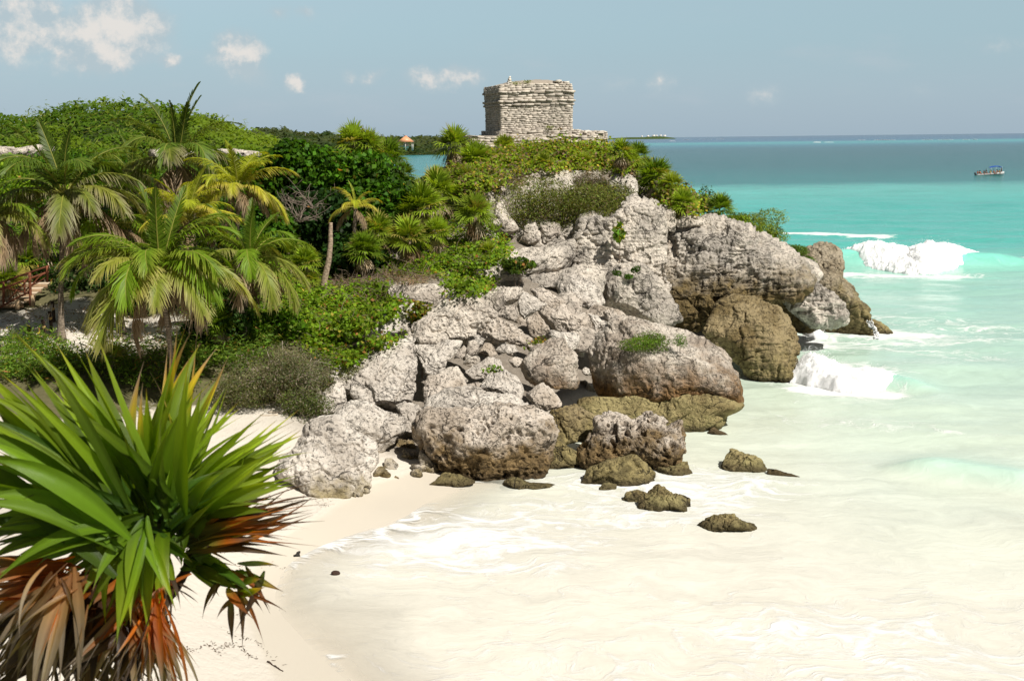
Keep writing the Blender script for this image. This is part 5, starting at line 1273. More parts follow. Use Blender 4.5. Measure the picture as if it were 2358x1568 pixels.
creepers('dry_brush', [(P_('880 630 960 630 1000 645 960 658 900 650'), .2), (P_('730 620 860 640 880 700 760 690'), .35), (P_('1080 385 1200 390 1230 430 1120 430'), .25)], 7000, .26, (.26, .19, .13), [(.12, .16, .04)], .15, .10, seed=3, tw=900, wl=.14)
creepers('undergrowth', [(P_('430 780 560 760 640 790 600 850 480 860 420 840'), .4), (P_('0 800 100 790 190 830 180 880 60 880 0 880'), .35), (P_('600 600 700 560 760 600 740 660 640 690 590 660'), .2), (P_('200 800 340 800 460 830 460 900 300 900 190 860'), .2), (P_('420 660 560 650 620 700 600 790 470 790 430 730'), .25)], 16000, .26, (.12, .20, .025), YLW, .05, .25, seed=4, wl=.22)
creepers('leaf_litter', [(P_('0 700 250 700 450 730 480 800 380 860 200 800 0 790'), 1)], 3500, .16, (.22, .15, .09), [(.35, .28, .18)], .3, .02, seed=6, wl=.3)
# ------------------------------------------------------------------ temple
m, t = newmat('temple stone')
g = t.n('ShaderNodeNewGeometry'); P = g.outputs['Position']
a = t.n('ShaderNodeVertexColor', layer_name='Col')
n1 = t.noise(P, 1.2, 5, .6); n2 = t.noise(P, 9.0, 6, .7)
c = t.mix(t.m('MULTIPLY', t.ss(n1, .48, .70), .55), a.outputs[0], (.30, .265, .225))
c = t.mix(t.m('MULTIPLY', t.ss(n2, .55, .70), .7), c, (.09, .075, .06))
p = t.n('ShaderNodeBsdfPrincipled', {'Base Color': c, 'Roughness': .92, 'Specular IOR Level': .15})
t.set(p.inputs['Normal'], t.n('ShaderNodeBump', {'Strength': .8, 'Distance': .04, 'Height': n2}))
t.n('ShaderNodeOutputMaterial', {0: p})
M_TEMPLE = m
TD = 80.0
tc_ = at(1240, 318, TD)                         # middle of the front foot line
TR = R(15)                                      # the front face looks slightly to the right of the camera
TX, TY = np.array([math.cos(TR), math.sin(TR), 0]), np.array([-math.sin(TR), math.cos(TR), 0])
PX = FP / TD
zb = tc_[2]
def course_box(mb, cx, cy, z0, z1, w0, d0, w1, d1, hrow, wrow, r, col=(.57, .51, .435), out=.0, jit=.02, top=True, topn=0.0):
    """dry-laid courses round a box that goes from w0 x d0 at z0 to w1 x d1 at z1 (temple axes)"""
    z = z0
    core = .07
    for (zz0, zz1) in [(z0, z1)]:
        f0, f1 = 1, 1
        v = []
        for zz, w_, d_ in ((z0, w0 - core, d0 - core), (z1 - .02, w1 - core, d1 - core)):
            for sx, sy in ((-1, -1), (1, -1), (1, 1), (-1, 1)):
                v.append([cx + sx * w_ / 2, cy + sy * d_ / 2, zz])
        mb.add(v, [[0, 1, 5, 4], [1, 2, 6, 5], [2, 3, 7, 6], [3, 0, 4, 7], [4, 5, 6, 7]], None, (.30, .26, .21))
    while z < z1 - .03:
        h = min(hrow * r.uniform(.7, 1.35), z1 - z)
        if z1 - z - h < .04: h = z1 - z
        f = (z + h / 2 - z0) / (z1 - z0); w_ = w0 + (w1 - w0) * f; d_ = d0 + (d1 - d0) * f
        for side in range(4):
            Ln = w_ if side % 2 == 0 else d_
            u = -Ln / 2
            while u < Ln / 2 - .02:
                l = min(wrow * r.uniform(.5, 1.7), Ln / 2 - u)
                if Ln / 2 - u - l < .08: l = Ln / 2 - u
                th = .22; o_ = r.normal() * jit + out
                mid = u + l / 2
                if side == 0: c = (cx + mid, cy - d_ / 2 + th / 2 - o_); s_ = (l - .012, th, h - .010)
                if side == 1: c = (cx + w_ / 2 - th / 2 + o_, cy + mid); s_ = (th, l - .012, h - .010)
                if side == 2: c = (cx - mid, cy + d_ / 2 - th / 2 + o_); s_ = (l - .012, th, h - .010)
                if side == 3: c = (cx - w_ / 2 + th / 2 - o_, cy - mid); s_ = (th, l - .012, h - .010)
                mb.box((c[0], c[1], z + h / 2 + r.normal() * .008), s_, 0, np.array(col) * r.uniform(.78, 1.12), jit=.010, taper=1.0)
                u += l
        z += h
def tcoords(V):
    V = np.asarray(V); return np.stack([V[:, 0] * TX[0] + V[:, 1] * TY[0], V[:, 0] * TX[1] + V[:, 1] * TY[1], V[:, 2]], 1)
def tbuild(mb, name, parent, mat=None):
    V, F, C = mb.data(); V = tcoords(V)
    # the walls have settled: sag and lean a little
    V[:, 2] += .06 * np.sin(V[:, 0] * .9 + .6)
    return link(name, npmesh(name, V, F, mat or M_TEMPLE, False, C), parent)
r_ = np.random.default_rng(12)
class RU:
    def __init__(s, g): s.g = g
    def uniform(s, a, b): return s.g.uniform(a, b)
    def normal(s): return s.g.normal()
ru = RU(r_)
temple = empty('stone_temple', (tc_[0], tc_[1], zb))
props(temple, 'small square grey limestone temple ruin crowning the headland on its low platform', 'temple')
zr = lambda py: (318 - py) / PX                # height above the foot for a picture row (front face)
W0, Dp = 5.45, 4.6
cy0 = Dp / 2
mb = MB(); course_box(mb, 0, cy0 + .15, zr(318) - 1.2, zr(300), 6.1, Dp + .9, 5.95, Dp + .8, .16, .45, ru); tbuild(mb, 'plinth', temple)
mb = MB(); course_box(mb, -.05, cy0 + .15, zr(300), zr(246), 5.35, Dp, 5.38, Dp + .05, .125, .34, ru, jit=.010); tbuild(mb, 'wall', temple)
mb = MB(); course_box(mb, -.05, cy0 + .15, zr(246), zr(241.5), 5.54, Dp + .18, 5.58, Dp + .2, .16, .42, ru); tbuild(mb, 'cornice', temple)
mb = MB(); course_box(mb, -.05, cy0 + .15, zr(241.5), zr(238), 5.45, Dp + .1, 5.5, Dp + .12, .12, .5, ru); course_box(mb, -.05, cy0 + .15, zr(238), zr(233), 5.66, Dp + .3, 5.70, Dp + .32, .17, .5, ru); tbuild(mb, 'cornice', temple)
mb = MB(); course_box(mb, -.05, cy0 + .15, zr(233), zr(218), 5.45, Dp + .1, 5.5, Dp + .15, .2, .55, ru); tbuild(mb, 'frieze', temple)
mb = MB(); course_box(mb, -.05, cy0 + .15, zr(218), zr(213), 5.64, Dp + .28, 5.68, Dp + .32, .17, .5, ru); tbuild(mb, 'cornice', temple)
mb = MB(); course_box(mb, -.10, cy0 + .15, zr(213), zr(199), 5.5, Dp + .1, 5.35, Dp, .17, .4, ru, jit=.02)
for i in range(8):       # ragged broken stones on the roof edge
    mb.box((r_.uniform(-2.6, 2.5), cy0 + .15 + r_.uniform(-2.3, 2.3), zr(199) + r_.uniform(-.08, .0)), (r_.uniform(.2, .5), r_.uniform(.2, .4), r_.uniform(.12, .26)), r_.uniform(0, 1), np.array((.5, .45, .38)) * r_.uniform(.7, 1.2), jit=.03)
tbuild(mb, 'parapet', temple)
# domed rubble roof
nx, ny = 40, 34
X, Y = np.meshgrid(np.linspace(-1, 1, nx), np.linspace(-1, 1, ny)); X, Y = X.ravel(), Y.ravel()
e = np.clip(1 - np.maximum(np.abs(X) ** 2.4, np.abs(Y) ** 2.4), 0, 1) ** .6
Vr = np.stack([-.10 + X * 2.55, cy0 + .15 + Y * 2.2, zr(199) - .25 + e * .62], 1)
Vr[:, 2] += fbm(Vr * 2.0, 4) * .10 * (e > .05)
i = np.arange(nx * ny).reshape(ny, nx); Q = np.stack([i[:-1, :-1], i[:-1, 1:], i[1:, 1:], i[1:, :-1]], -1).reshape(-1, 4)
mb = MB(); mb.add(Vr, Q, None, (.36, .31, .25)); tbuild(mb, 'roof', temple)
mb = MB()
for k in range(5): mb.box((-2.0 + .02 * k, .55, zr(201) + k * .15), (.34 - k * .05, .3 - k * .04, .16), .2 * k, (.66, .62, .55), jit=.015, taper=.8)
tbuild(mb, 'finial', temple)
mb = MB()
for k in range(4): mb.box((1.75 + r_.uniform(-.3, .55), .55 + r_.uniform(-.2, .3), zr(197) + k * .045), (r_.uniform(.25, .5), .35, .16), r_.uniform(-.5, .5), (.62, .57, .5), jit=.03)
tbuild(mb, 'broken_corner', temple)
# platform, wider than the temple, right end standing higher
mb = MB()
course_box(mb, -.55, 3.6, -3.0, zr(312) - .0, 9.2, 8.6, 9.0, 8.4, .17, .42, ru, jit=.04)
tbuild(mb, 'platform', temple)
mb = MB(); course_box(mb, 3.95, .75, zr(330) - 1.6, zr(304), 2.5, 2.2, 2.35, 2.1, .16, .4, ru, jit=.05)
for k in range(26): mb.box((3.95 + r_.uniform(-1.1, 1.1), .75 + r_.uniform(-.95, .95), zr(304) + .0), (r_.uniform(.25, .5), r_.uniform(.25, .4), .14), r_.uniform(0, 1), np.array((.6, .55, .48)) * r_.uniform(.8, 1.2), jit=.03)
tbuild(mb, 'terrace_wall', temple)
mb = MB()
for (x, y, z_, n_) in [(-1.55, .25, zr(196), 90), (-.75, .3, zr(194), 130), (.75, -.42, zr(297), 120)]:
    C_ = np.array([x, y, z_]) + r_.normal(size=(n_, 3)) * (.16, .12, .06)
    leaves(mb, C_, np.tile([0, -.3, 1.0], (n_, 1)), .12, .05, cvar((.16, .20, .03), n_, r_, .3), r_)
tbuild(mb, 'tufts', temple, M_LEAF)

# ------------------------------------------------------------------ hill on the left
def poly_mass(name, prof, D0, Dtop, Dback, zbase, mat, n=220, m=70, amp=1.2, sc=.06, col=None, kind='structure', label=None, seed=0, power=.75):
    """hill whose skyline follows prof (picture points) at distance Dtop, coming down towards the viewer at D0 and behind at Dback"""
    P0 = np.array([at(px, py, Dtop) for px, py in prof])
    s = np.linspace(0, len(prof) - 1, n)
    cr = np.stack([np.interp(s, range(len(prof)), P0[:, k]) for k in range(3)], 1)
    V = []
    for j in range(m):
        v = -1 + 2 * j / (m - 1)
        f = 1 - abs(v) ** (1 / power) if v < 0 else 1 - abs(v) ** 1.6
        D = Dtop + (D0 - Dtop) * (-v) if v < 0 else Dtop + (Dback - Dtop) * v
        z_ = zbase + (cr[:, 2] - zbase) * max(f, 0)
        k = D / Dtop
        V.append(np.stack([cr[:, 0] * (k * .5 + .5), cr[:, 1] * 0 + D, z_], 1))
    V = np.array(V).reshape(-1, 3)
    w_ = np.clip((V[:, 2] - zbase) / 2.5, 0, 1)
    V[:, 2] += (fbm(V * sc + seed, 5) * amp - amp * .35) * w_
    i = np.arange(n * m).reshape(m, n); Q = np.stack([i[:-1, :-1], i[:-1, 1:], i[1:, 1:], i[1:, :-1]], -1).reshape(-1, 4)
    o = link(name, npmesh(name, V, Q, mat, True, np.broadcast_to(col if col is not None else (1, 1, 1), (len(V), 3))))
    props(o, label, None, None, kind)
    return o, V, Q
m, t = newmat('hill scrub ground')
g = t.n('ShaderNodeNewGeometry'); P = g.outputs['Position']
n1 = t.noise(P, .35, 6, .65); n2 = t.noise(P, 1.6, 5, .7)
c = t.mix(t.ss(n1, .4, .62), (.035, .065, .014), (.085, .12, .028))
c = t.mix(t.ss(n2, .62, .72), c, (.16, .14, .07))
p = t.n('ShaderNodeBsdfPrincipled', {'Base Color': c, 'Roughness': .9, 'Specular IOR Level': .1})
t.set(p.inputs['Normal'], t.n('ShaderNodeBump', {'Strength': 1.0, 'Distance': 1.2, 'Height': n2}))
t.n('ShaderNodeOutputMaterial', {0: p})
M_HILL = m
hill, HV, HQ = poly_mass('hill', [(-520, 300), (-300, 302), (-100, 289), (0, 283), (60, 279), (120, 269), (180, 259), (240, 254), (300, 256), (360, 263), (430, 271), (480, 283), (520, 301), (560, 319), (600, 332), (640, 356), (680, 390), (720, 430)],
                         112, 150, 230, 4.0, M_HILL, amp=1.3, sc=.09, power=.8, n=260, m=80)
def scatter_on(V, Q, n, r, front=True):
    A = V[Q]; c = A.mean(1)
    nn = np.cross(A[:, 2] - A[:, 0], A[:, 3] - A[:, 1]); ar = np.linalg.norm(nn, axis=1); nn /= ar[:, None] + 1e-9
    nn[nn[:, 2] < 0] *= -1
    vis = ((nn * (CAM - c)).sum(1) > -.15 * np.linalg.norm(CAM - c, axis=1)) * ar
    k = r.choice(len(Q), n, p=vis / vis.sum())
    u, v = r.random((n, 1)), r.random((n, 1))
    p = (A[k, 0] * (1 - u) + A[k, 1] * u) * (1 - v) + (A[k, 3] * (1 - u) + A[k, 2] * u) * v
    return p, nn[k]
def canopy(name, V, Q, n, leaf, base, base2, r, hgt, blob, label=None, alt=None, altp=.02, wl=.7, sc=.12, mat=None):
    """shrub clumps on a hill: lumpy tops, leaf-sized faces"""
    p, nn = scatter_on(V, Q, n, r)
    # pull faces onto the tops of clumps given by a cell pattern
    d1 = worley(np.stack([p[:, 0], p[:, 1], 0 * p[:, 0]], 1) / blob)
    dome = np.sqrt(np.clip(1 - (d1 / .75) ** 2, 0, 1))
    p = p + np.array([0, 0, 1.0]) * (hgt * dome * r.uniform(.45, 1.15, n) * (1.0 + 1.1 * fbm(np.stack([p[:, 0], p[:, 1], 0 * p[:, 0]], 1) / blob * .6, 2)))[:, None]
    tone = perlin(p * sc)
    mixf = sstep(tone, -.3, .35)[:, None]
    col = cvar(np.array([1, 1, 1.0]), n, r, .22) * (np.asarray(base) * (1 - mixf) + np.asarray(base2) * mixf)
    if alt is not None:
        k = r.random(n) < altp; col[k] = np.asarray(alt)
    mb = MB(); leaves(mb, p, nn * .6 + (0, -.3, .4), leaf, leaf * wl, np.clip(col, .005, .9), r, .55)
    return props(mb.build(name, mat or M_LEAF), label or name, None, None, 'stuff')
r_ = np.random.default_rng(5)
canopy('hill_scrub', HV, HQ, 60000, .62, (.085, .165, .012), (.19, .28, .02), r_, 1.6, 4.5, sc=.05)
canopy('hill_palmetto', HV, HQ, 16000, .9, (.17, .24, .035), (.24, .29, .045), r_, 2.0, 2.6, wl=.16, sc=.1)
# pale rock wall seen through the palms at the hill foot
for i, (lab, s_, D_) in enumerate([('pale weathered rock wall at the left edge below the hill', '-40 352 0 346 50 344 100 342 130 347 110 358 60 361 0 363 -40 364', 100),
                                 ('white broken rock face showing behind the dark wind blown palm', '330 352 360 347 400 350 440 345 465 352 450 368 400 376 350 370', 98),
                                 ('white rock ledges at the hill foot right of the dark palm', '470 349 520 346 570 352 600 354 590 360 540 362 490 358', 102)]):
    rock(lab, 'P', s_, D_, M_ROCK, name='rock_wall', cat='rock face', group='rock faces at the foot of the hill', T=.6, k=.2, strata=.8, level=5, seed=30 + i)
jg = 'jungle trees behind the coconut grove'
for i, a in enumerate([('round green tree crown under the rock wall at far left', 60, 405, 110, 40, 90, 2600, BR), ('dark tree between the rock faces', 230, 395, 90, 45, 90, 2400, MD),
                       ('bushy tree below the white rock ledges', 520, 400, 90, 40, 88, 2400, MD), ('tree crown where the hill runs out behind the sea grape', 650, 385, 60, 30, 90, 2000, BR)]):
    make_shrub('jungle_tree', a[0], 'tree', a[1], a[2], a[3], a[4], a[5], a[6], .42, a[7], YLW, .01, jg, wl=.6, blobs=9, seed=170 + i, twigs=3)

# ------------------------------------------------------------------ far coast
fh, FV, FQ = poly_mass('far_hill', [(540, 330), (570, 312), (590, 306), (640, 308), (690, 314), (740, 317), (790, 320), (840, 324), (900, 326), (980, 327), (1100, 328), (1200, 329)], 900, 1150, 1500, 0.0, M_HILL, amp=4, sc=.02, n=160, m=40, power=.9)
canopy('far_scrub', FV, FQ, 26000, 4.6, (.04, .075, .02), (.10, .125, .05), r_, 6, 22, sc=.012)
low, LV, LQ = poly_mass('far_lowland', [(840, 332), (920, 329), (990, 330), (1060, 330), (1150, 331), (1250, 332)], 1560, 1700, 1900, .5, M_HILL, amp=1, sc=.01, n=80, m=12)
canopy('far_palm_wood', LV, LQ, 9000, 6.5, (.035, .06, .02), (.055, .085, .03), r_, 9, 14, wl=.3, sc=.02)
mb = MB()
def strand(pts, depth, z_, C, mb=mb):
    A = np.array([G(*p) for p in pts]); A[:, 2] = z_
    B = A * 1.0; k = (A[:, 1] + depth) / A[:, 1]; B[:, 0] *= k; B[:, 1] += depth; B[:, 2] = z_ + 1.2
    n = len(A); F0 = A * 1.0; F0[:, 2] = -1
    mb.add(np.vstack([F0, A, B]), [[i, i + 1, n + i + 1, n + i] for i in range(n - 1)] + [[n + i, n + i + 1, 2 * n + i + 1, 2 * n + i] for i in range(n - 1)], None, C)
strand([(600, 344.8), (640, 346), (680, 347), (720, 345), (780, 343), (840, 342)], 90, .5, (.62, .55, .44))
strand([(900, 339.5), (950, 340), (1000, 339), (1050, 338.5), (1120, 338)], 150, .5, (.68, .60, .50))
props(mb.build('far_beach', M_CLOTH), kind='structure')
# pavilion with an orange roof
pD = 700.0
pc = at(935, 338, pD); s_ = pD / FP
pv = empty('beach_pavilion', pc); props(pv, 'beach pavilion with a tiled orange pyramid roof on the far shore', 'pavilion')
mb = MB(); hw = 18.5 * s_; z0, z1 = (338 - 327.5) * s_, (338 - 315) * s_
Vp = [[-hw, -hw, z0], [hw, -hw, z0], [hw, hw, z0], [-hw, hw, z0], [-hw * .12, -hw * .12, z1], [hw * .12, -hw * .12, z1], [hw * .12, hw * .12, z1], [-hw * .12, hw * .12, z1]]
mb.add(Vp, [[0, 3, 2, 1], [4, 5, 6, 7], [0, 1, 5, 4], [1, 2, 6, 5], [2, 3, 7, 6], [3, 0, 4, 7]], None, (.72, .33, .17)); mb.box((0, 0, z1 + .15), (hw * .3, hw * .3, .4), 0, (.72, .33, .17)); mb.build('roof', M_PAINT, pv)
mb = MB(); mb.box((0, 0, z0 - 2.6), (hw * 1.1, hw * 1.1, .35), 0, (.7, .66, .6)); mb.build('deck', M_PAINT, pv)
mb = MB(); mb.box((0, 0, (z0 - .4) / 2 - .8), (hw * .55, hw * .55, z0), 0, (.62, .58, .52)); mb.build('core', M_PAINT, pv)
for sx in (-1, 0, 1):
    for sy in (-1, 1):
        mb = MB(); mb.tube([(sx * hw * .8, sy * hw * .8, -2.5), (sx * hw * .8, sy * hw * .8, z0)], .22, 6, (.75, .7, .64)); mb.build('post', M_PAINT, pv)
hc = at(1008, 337.5, 1500); hs = 1500 / FP
hu = empty('thatched_hut', hc); props(hu, 'tiny brown roofed hut on the far white beach', 'hut')
mb = MB(); mb.box((0, 0, 2.0), (9, 6, 4), 0, (.4, .32, .26)); mb.build('wall', M_PAINT, hu)
mb = MB(); mb.box((0, 0, 5.2), (13, 9, 2.6), 0, (.30, .14, .11), taper=.35); mb.build('roof', M_PAINT, hu)
for lab, px, y0, y1, D_ in [('thin lattice radio mast on the far ridge, the taller one', 994.5 * .786 + 0.5, 386 * .786 + 2, 408 * .786, 1000), ('thin radio mast on the far ridge, left and fainter', 895 * .786, 388 * .786 + 3, 402 * .786, 1100)]:
    a_ = at(px, y1 + 4, D_); hgt = (y1 - y0 + 4) / FP * D_
    mb = MB()
    for q in (-1, 1): mb.tube([(q * .35, 0, 0), (q * .12, 0, hgt)], .10, 4, (.35, .36, .38))
    for k in range(8): mb.tube([(-.3, 0, hgt * k / 8), (.3, 0, hgt * (k + 1) / 8)], .06, 4, (.35, .36, .38))
    o = mb.build('radio_mast', M_PAINT); o.location = a_; props(o, lab, 'mast')
# island on the horizon
isl, IV, IQ = poly_mass('island', [(1395, 319), (1420, 317.5), (1450, 316), (1480, 316), (1500, 314.5), (1520, 314), (1535, 315.5), (1550, 317.5)], 7600, 8000, 8600, -2, M_HILL, amp=3, sc=.002, n=60, m=12)
gi = 'white houses on the horizon island'
for k, (px, py) in enumerate([(1478, 315.6), (1492, 315), (1505, 314), (1512, 314), (1521, 313.6), (1530, 314.2)]):
    a_ = at(px, py + .8, 7700); mb = MB(); w_ = 7 + 4 * (k % 3)
    mb.box((0, 0, 4), (w_ * 1.5, 10, 7), 0, (.78, .74, .68)); mb.box((w_ * .2, 0, 9), (w_ * .8, 8, 4), 0, (.78, .74, .68)); o = mb.build('white_house', M_PAINT); o.location = a_
    props(o, 'tiny white house on the ridge of the horizon island', 'house', gi)

# ------------------------------------------------------------------ boat
bD = G(2280, 404)[1]; bp = G(2280, 404); bs = bD / FP
boat = empty('tour_boat', bp); props(boat, 'white open tour boat with a blue sunshade, full of passengers, out on the teal water', 'boat')
L2 = 30.5 * bs
nst = 24; V = []; 
for i in range(nst):
    u = i / (nst - 1); x = -L2 + 2 * L2 * u
    bw = 1.05 * (1 - max(0, (u - .55) / .45) ** 2.2) * (.85 + .15 * min(1, u * 6))
    sh = .50 + .45 * max(0, (u - .45) / .55) ** 1.6
    keel = -.35 + .5 * max(0, (u - .75) / .25) ** 2
    for (yy, zz) in ((-bw, sh), (-bw * .92, sh * .45), (-bw * .55, keel * .6), (0, keel), (bw * .55, keel * .6), (bw * .92, sh * .45), (bw, sh), (bw * .86, sh - .04), (bw * .8, sh - .42), (0, sh - .45), (-bw * .8, sh - .42), (-bw * .86, sh - .04)):
        V.append((x, yy, zz))
V = np.array(V).reshape(nst, 12, 3); i = np.arange(nst * 12).reshape(nst, 12)
Q = np.stack([i[:-1], np.roll(i, -1, 1)[:-1], np.roll(i, -1, 1)[1:], i[1:]], -1).reshape(-1, 4)
T3 = [[0, k + 1, k] for k in range(1, 11)]
mb = MB(); Cc = np.tile((.50, .52, .52), (nst * 12, 1)); mb.add(V.reshape(-1, 3), Q, T3, Cc); mb.build('hull', M_PAINT, boat, smooth=False)
mb = MB()
for sy in (-1, 1): mb.add([(-L2 * .75, sy * .99, .43), (L2 * .35, sy * 1.03, .47), (L2 * .35, sy * 1.035, .56), (-L2 * .75, sy * 1.0, .53)], [[0, 1, 2, 3]], None, (.5, .06, .06))
mb.build('stripe', M_PAINT, boat)
mb = MB(); mb.box((-L2 - .25, 0, .75), (.45, .4, .7), 0, (.02, .025, .04), taper=.8); mb.box((-L2 - .25, 0, .1), (.18, .16, .9), 0, (.03, .03, .04)); mb.build('outboard_motor', M_PAINT, boat)
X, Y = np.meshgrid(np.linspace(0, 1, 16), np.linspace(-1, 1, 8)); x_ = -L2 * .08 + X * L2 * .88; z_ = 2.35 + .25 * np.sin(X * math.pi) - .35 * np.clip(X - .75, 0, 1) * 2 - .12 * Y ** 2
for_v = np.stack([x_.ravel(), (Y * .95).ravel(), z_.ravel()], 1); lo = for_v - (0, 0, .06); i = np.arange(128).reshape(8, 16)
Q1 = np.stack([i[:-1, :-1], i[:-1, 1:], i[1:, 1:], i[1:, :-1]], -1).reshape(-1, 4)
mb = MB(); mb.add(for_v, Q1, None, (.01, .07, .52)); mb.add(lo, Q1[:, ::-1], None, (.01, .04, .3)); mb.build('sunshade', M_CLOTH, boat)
for sx in (0.0, .35, .78):
    for sy in (-1, 1):
        mb = MB(); mb.tube([(L2 * sx, sy * .9, .5), (L2 * sx, sy * .9, 2.3)], .025, 5, (.8, .8, .8)); mb.build('shade_pole', M_PAINT, boat)
mb = MB(); mb.box((L2 * .02, 0, .62), (.5, .7, .6), 0, (.75, .75, .73), taper=.85); mb.build('console', M_PAINT, boat)
for kx in (-.62, -.35, .2, .5):
    mb = MB(); mb.box((L2 * kx, 0, .42), (.35, 1.5, .25), 0, (.7, .7, .68)); mb.build('bench', M_PAINT, boat)
for o in [boat]: o.rotation_euler = (0, R(-3), R(-8))
# seated figures: one continuous skinned body each
def figure(name, joints, edges, radii, mat):
    me = bpy.data.meshes.new(name)
    me.from_pydata([Vector(j) for j in joints], edges, []); o = bpy.data.objects.new(name, me); COL.objects.link(o)
    sk = o.modifiers.new('s', 'SKIN'); sv = me.skin_vertices[0].data
    for k, rr_ in enumerate(radii): sv[k].radius = rr_ if hasattr(rr_, '__len__') else (rr_, rr_)
    sv[0].use_root = True
    sb = o.modifiers.new('u', 'SUBSURF'); sb.levels = 1; sb.render_levels = 1
    dg = bpy.context.evaluated_depsgraph_get(); ev = o.evaluated_get(dg)
    m2 = bpy.data.meshes.new_from_object(ev); bpy.data.objects.remove(o)
    m2.materials.clear(); m2.materials.append(mat)
    for p_ in m2.polygons: p_.use_smooth = True
    return m2
def flat(name, col, rough=.8):
    m, t = newmat(name); p = t.n('ShaderNodeBsdfPrincipled', {'Base Color': (*col, 1), 'Roughness': rough}); t.n('ShaderNodeOutputMaterial', {0: p}); return m
M_SKIN, M_HAIR = flat('skin', (.30, .16, .09)), flat('hair', (.02, .014, .01))
J = [(0, 0, .12), (0, 0, .38), (0, 0, .55), (0, 0, .63), (0, .01, .76), (0, .0, .86), (0, -.19, .55), (.06, -.25, .33), (.26, -.2, .22), (0, .19, .55), (.06, .25, .33), (.26, .2, .22), (.1, -.1, .1), (.5, -.12, .12), (.52, -.12, -.28), (.64, -.12, -.32), (.1, .1, .1), (.5, .12, .12), (.52, .12, -.28), (.64, .12, -.32)]
E = [(0, 1), (1, 2), (2, 3), (3, 4), (4, 5), (2, 6), (6, 7), (7, 8), (2, 9), (9, 10), (10, 11), (0, 12), (12, 13), (13, 14), (14, 15), (0, 16), (16, 17), (17, 18), (18, 19)]
Rr = [(.15, .12), (.14, .11), (.15, .09), .05, (.085, .095), (.06, .07), .055, .045, .03, .055, .045, .03, .09, .065, .045, .03, .09, .065, .045, .03]
SIT = figure('body', J, E, Rr, M_SKIN)
def lathe_mb(prof, n, C, sy=1.0):
    mb = MB(); v = []
    for r0, z in prof:
        for k in range(n): v.append((r0 * math.cos(2 * math.pi * k / n), sy * r0 * math.sin(2 * math.pi * k / n), z))
    q = [[i * n + k, i * n + (k + 1) % n, (i + 1) * n + (k + 1) % n, (i + 1) * n + k] for i in range(len(prof) - 1) for k in range(n)]
    mb.add(v, q, None, C); return mb
crew = [(-.86, .45, (.62, .10, .03), 'person in a red orange life vest, rearmost on the boat'), (-.74, -.4, (.62, .14, .03), 'person in an orange vest leaning beside the rearmost passenger'), (-.74, .3, (.03, .03, .04), 'person in dark clothes sitting just behind the orange vests'),
        (-.48, -.5, (.04, .04, .06), 'person in black under the front edge of the open stern'), (-.40, .3, (.05, .05, .03), 'person in dark green beside the steering console'), (-.28, -.3, (.3, .28, .3), 'person in pale grey next to the standing skipper'),
        (-.02, -.5, (.50, .36, .02), 'person in a yellow vest under the rear of the sunshade'), (.10, .4, (.45, .3, .03), 'person in a mustard vest behind the yellow one'), (.22, -.5, (.42, .12, .05), 'person in a rust red vest under the middle of the sunshade'),
        (.42, -.5, (.55, .42, .4), 'person in a pink and white top under the front of the sunshade'), (.54, .4, (.5, .06, .04), 'person in a bright red vest near the bow'), (.62, -.45, (.5, .3, .04), 'person in an orange striped vest nearest the bow rail')]
bm_ = Matrix.Translation(Vector(bp)) @ boat.rotation_euler.to_matrix().to_4x4()
for k, (u, y, col, lab) in enumerate(crew):
    o = link('person', None); o.matrix_world = bm_ @ Matrix.Translation((L2 * u, y, .62)) @ Matrix.Rotation(rnd.uniform(-.9, .9) - 1.2, 4, 'Z')
    props(o, lab, 'person', 'passengers of the tour boat')
    link('body', SIT, o)
    lathe_mb([(.10, .0), (.19, .05), (.18, .3), (.2, .5), (.12, .6), (.06, .62)], 12, col, .75).build('vest', M_CLOTH, o, smooth=True)
    lathe_mb([(.10, .74), (.115, .82), (.09, .90), (.01, .94)], 10, (.02, .015, .012)).build('hair', M_CLOTH, o, smooth=True)
J2 = [(0, 0, .95), (0, 0, 1.2), (0, 0, 1.42), (0, 0, 1.5), (0, .01, 1.63), (0, 0, 1.73), (0, -.2, 1.42), (.1, -.25, 1.15), (.3, -.2, 1.08), (0, .2, 1.42), (.1, .25, 1.15), (.3, .2, 1.08), (0, -.11, .85), (.02, -.12, .47), (0, -.12, .06), (.14, -.12, .03), (0, .11, .85), (.02, .12, .47), (0, .12, .06), (.14, .12, .03)]
STAND = figure('body', J2, E, Rr, M_SKIN)
for u, y, z_, col, lab in [(-.28, .1, .2, (.04, .04, .02), 'person standing at the console steering the boat'), (.80, .0, .25, (.02, .025, .05), 'person in navy standing up at the bow of the boat')]:
    o = link('person', None); o.matrix_world = bm_ @ Matrix.Translation((L2 * u, y, z_)) @ Matrix.Scale(.95, 4)
    props(o, lab, 'person', None); link('body', STAND, o)
    lathe_mb([(.15, .8), (.18, 1.0), (.17, 1.2), (.2, 1.42), (.1, 1.5)], 12, col, .75).build('shirt', M_CLOTH, o, smooth=True)
    lathe_mb([(.13, .1), (.15, .45), (.17, .8), (.16, .95)], 12, (.03, .03, .05), .8).build('trousers', M_CLOTH, o, smooth=True)
    lathe_mb([(.10, 1.61), (.115, 1.69), (.09, 1.77), (.01, 1.81)], 10, (.02, .015, .012)).build('hair', M_CLOTH, o, smooth=True)

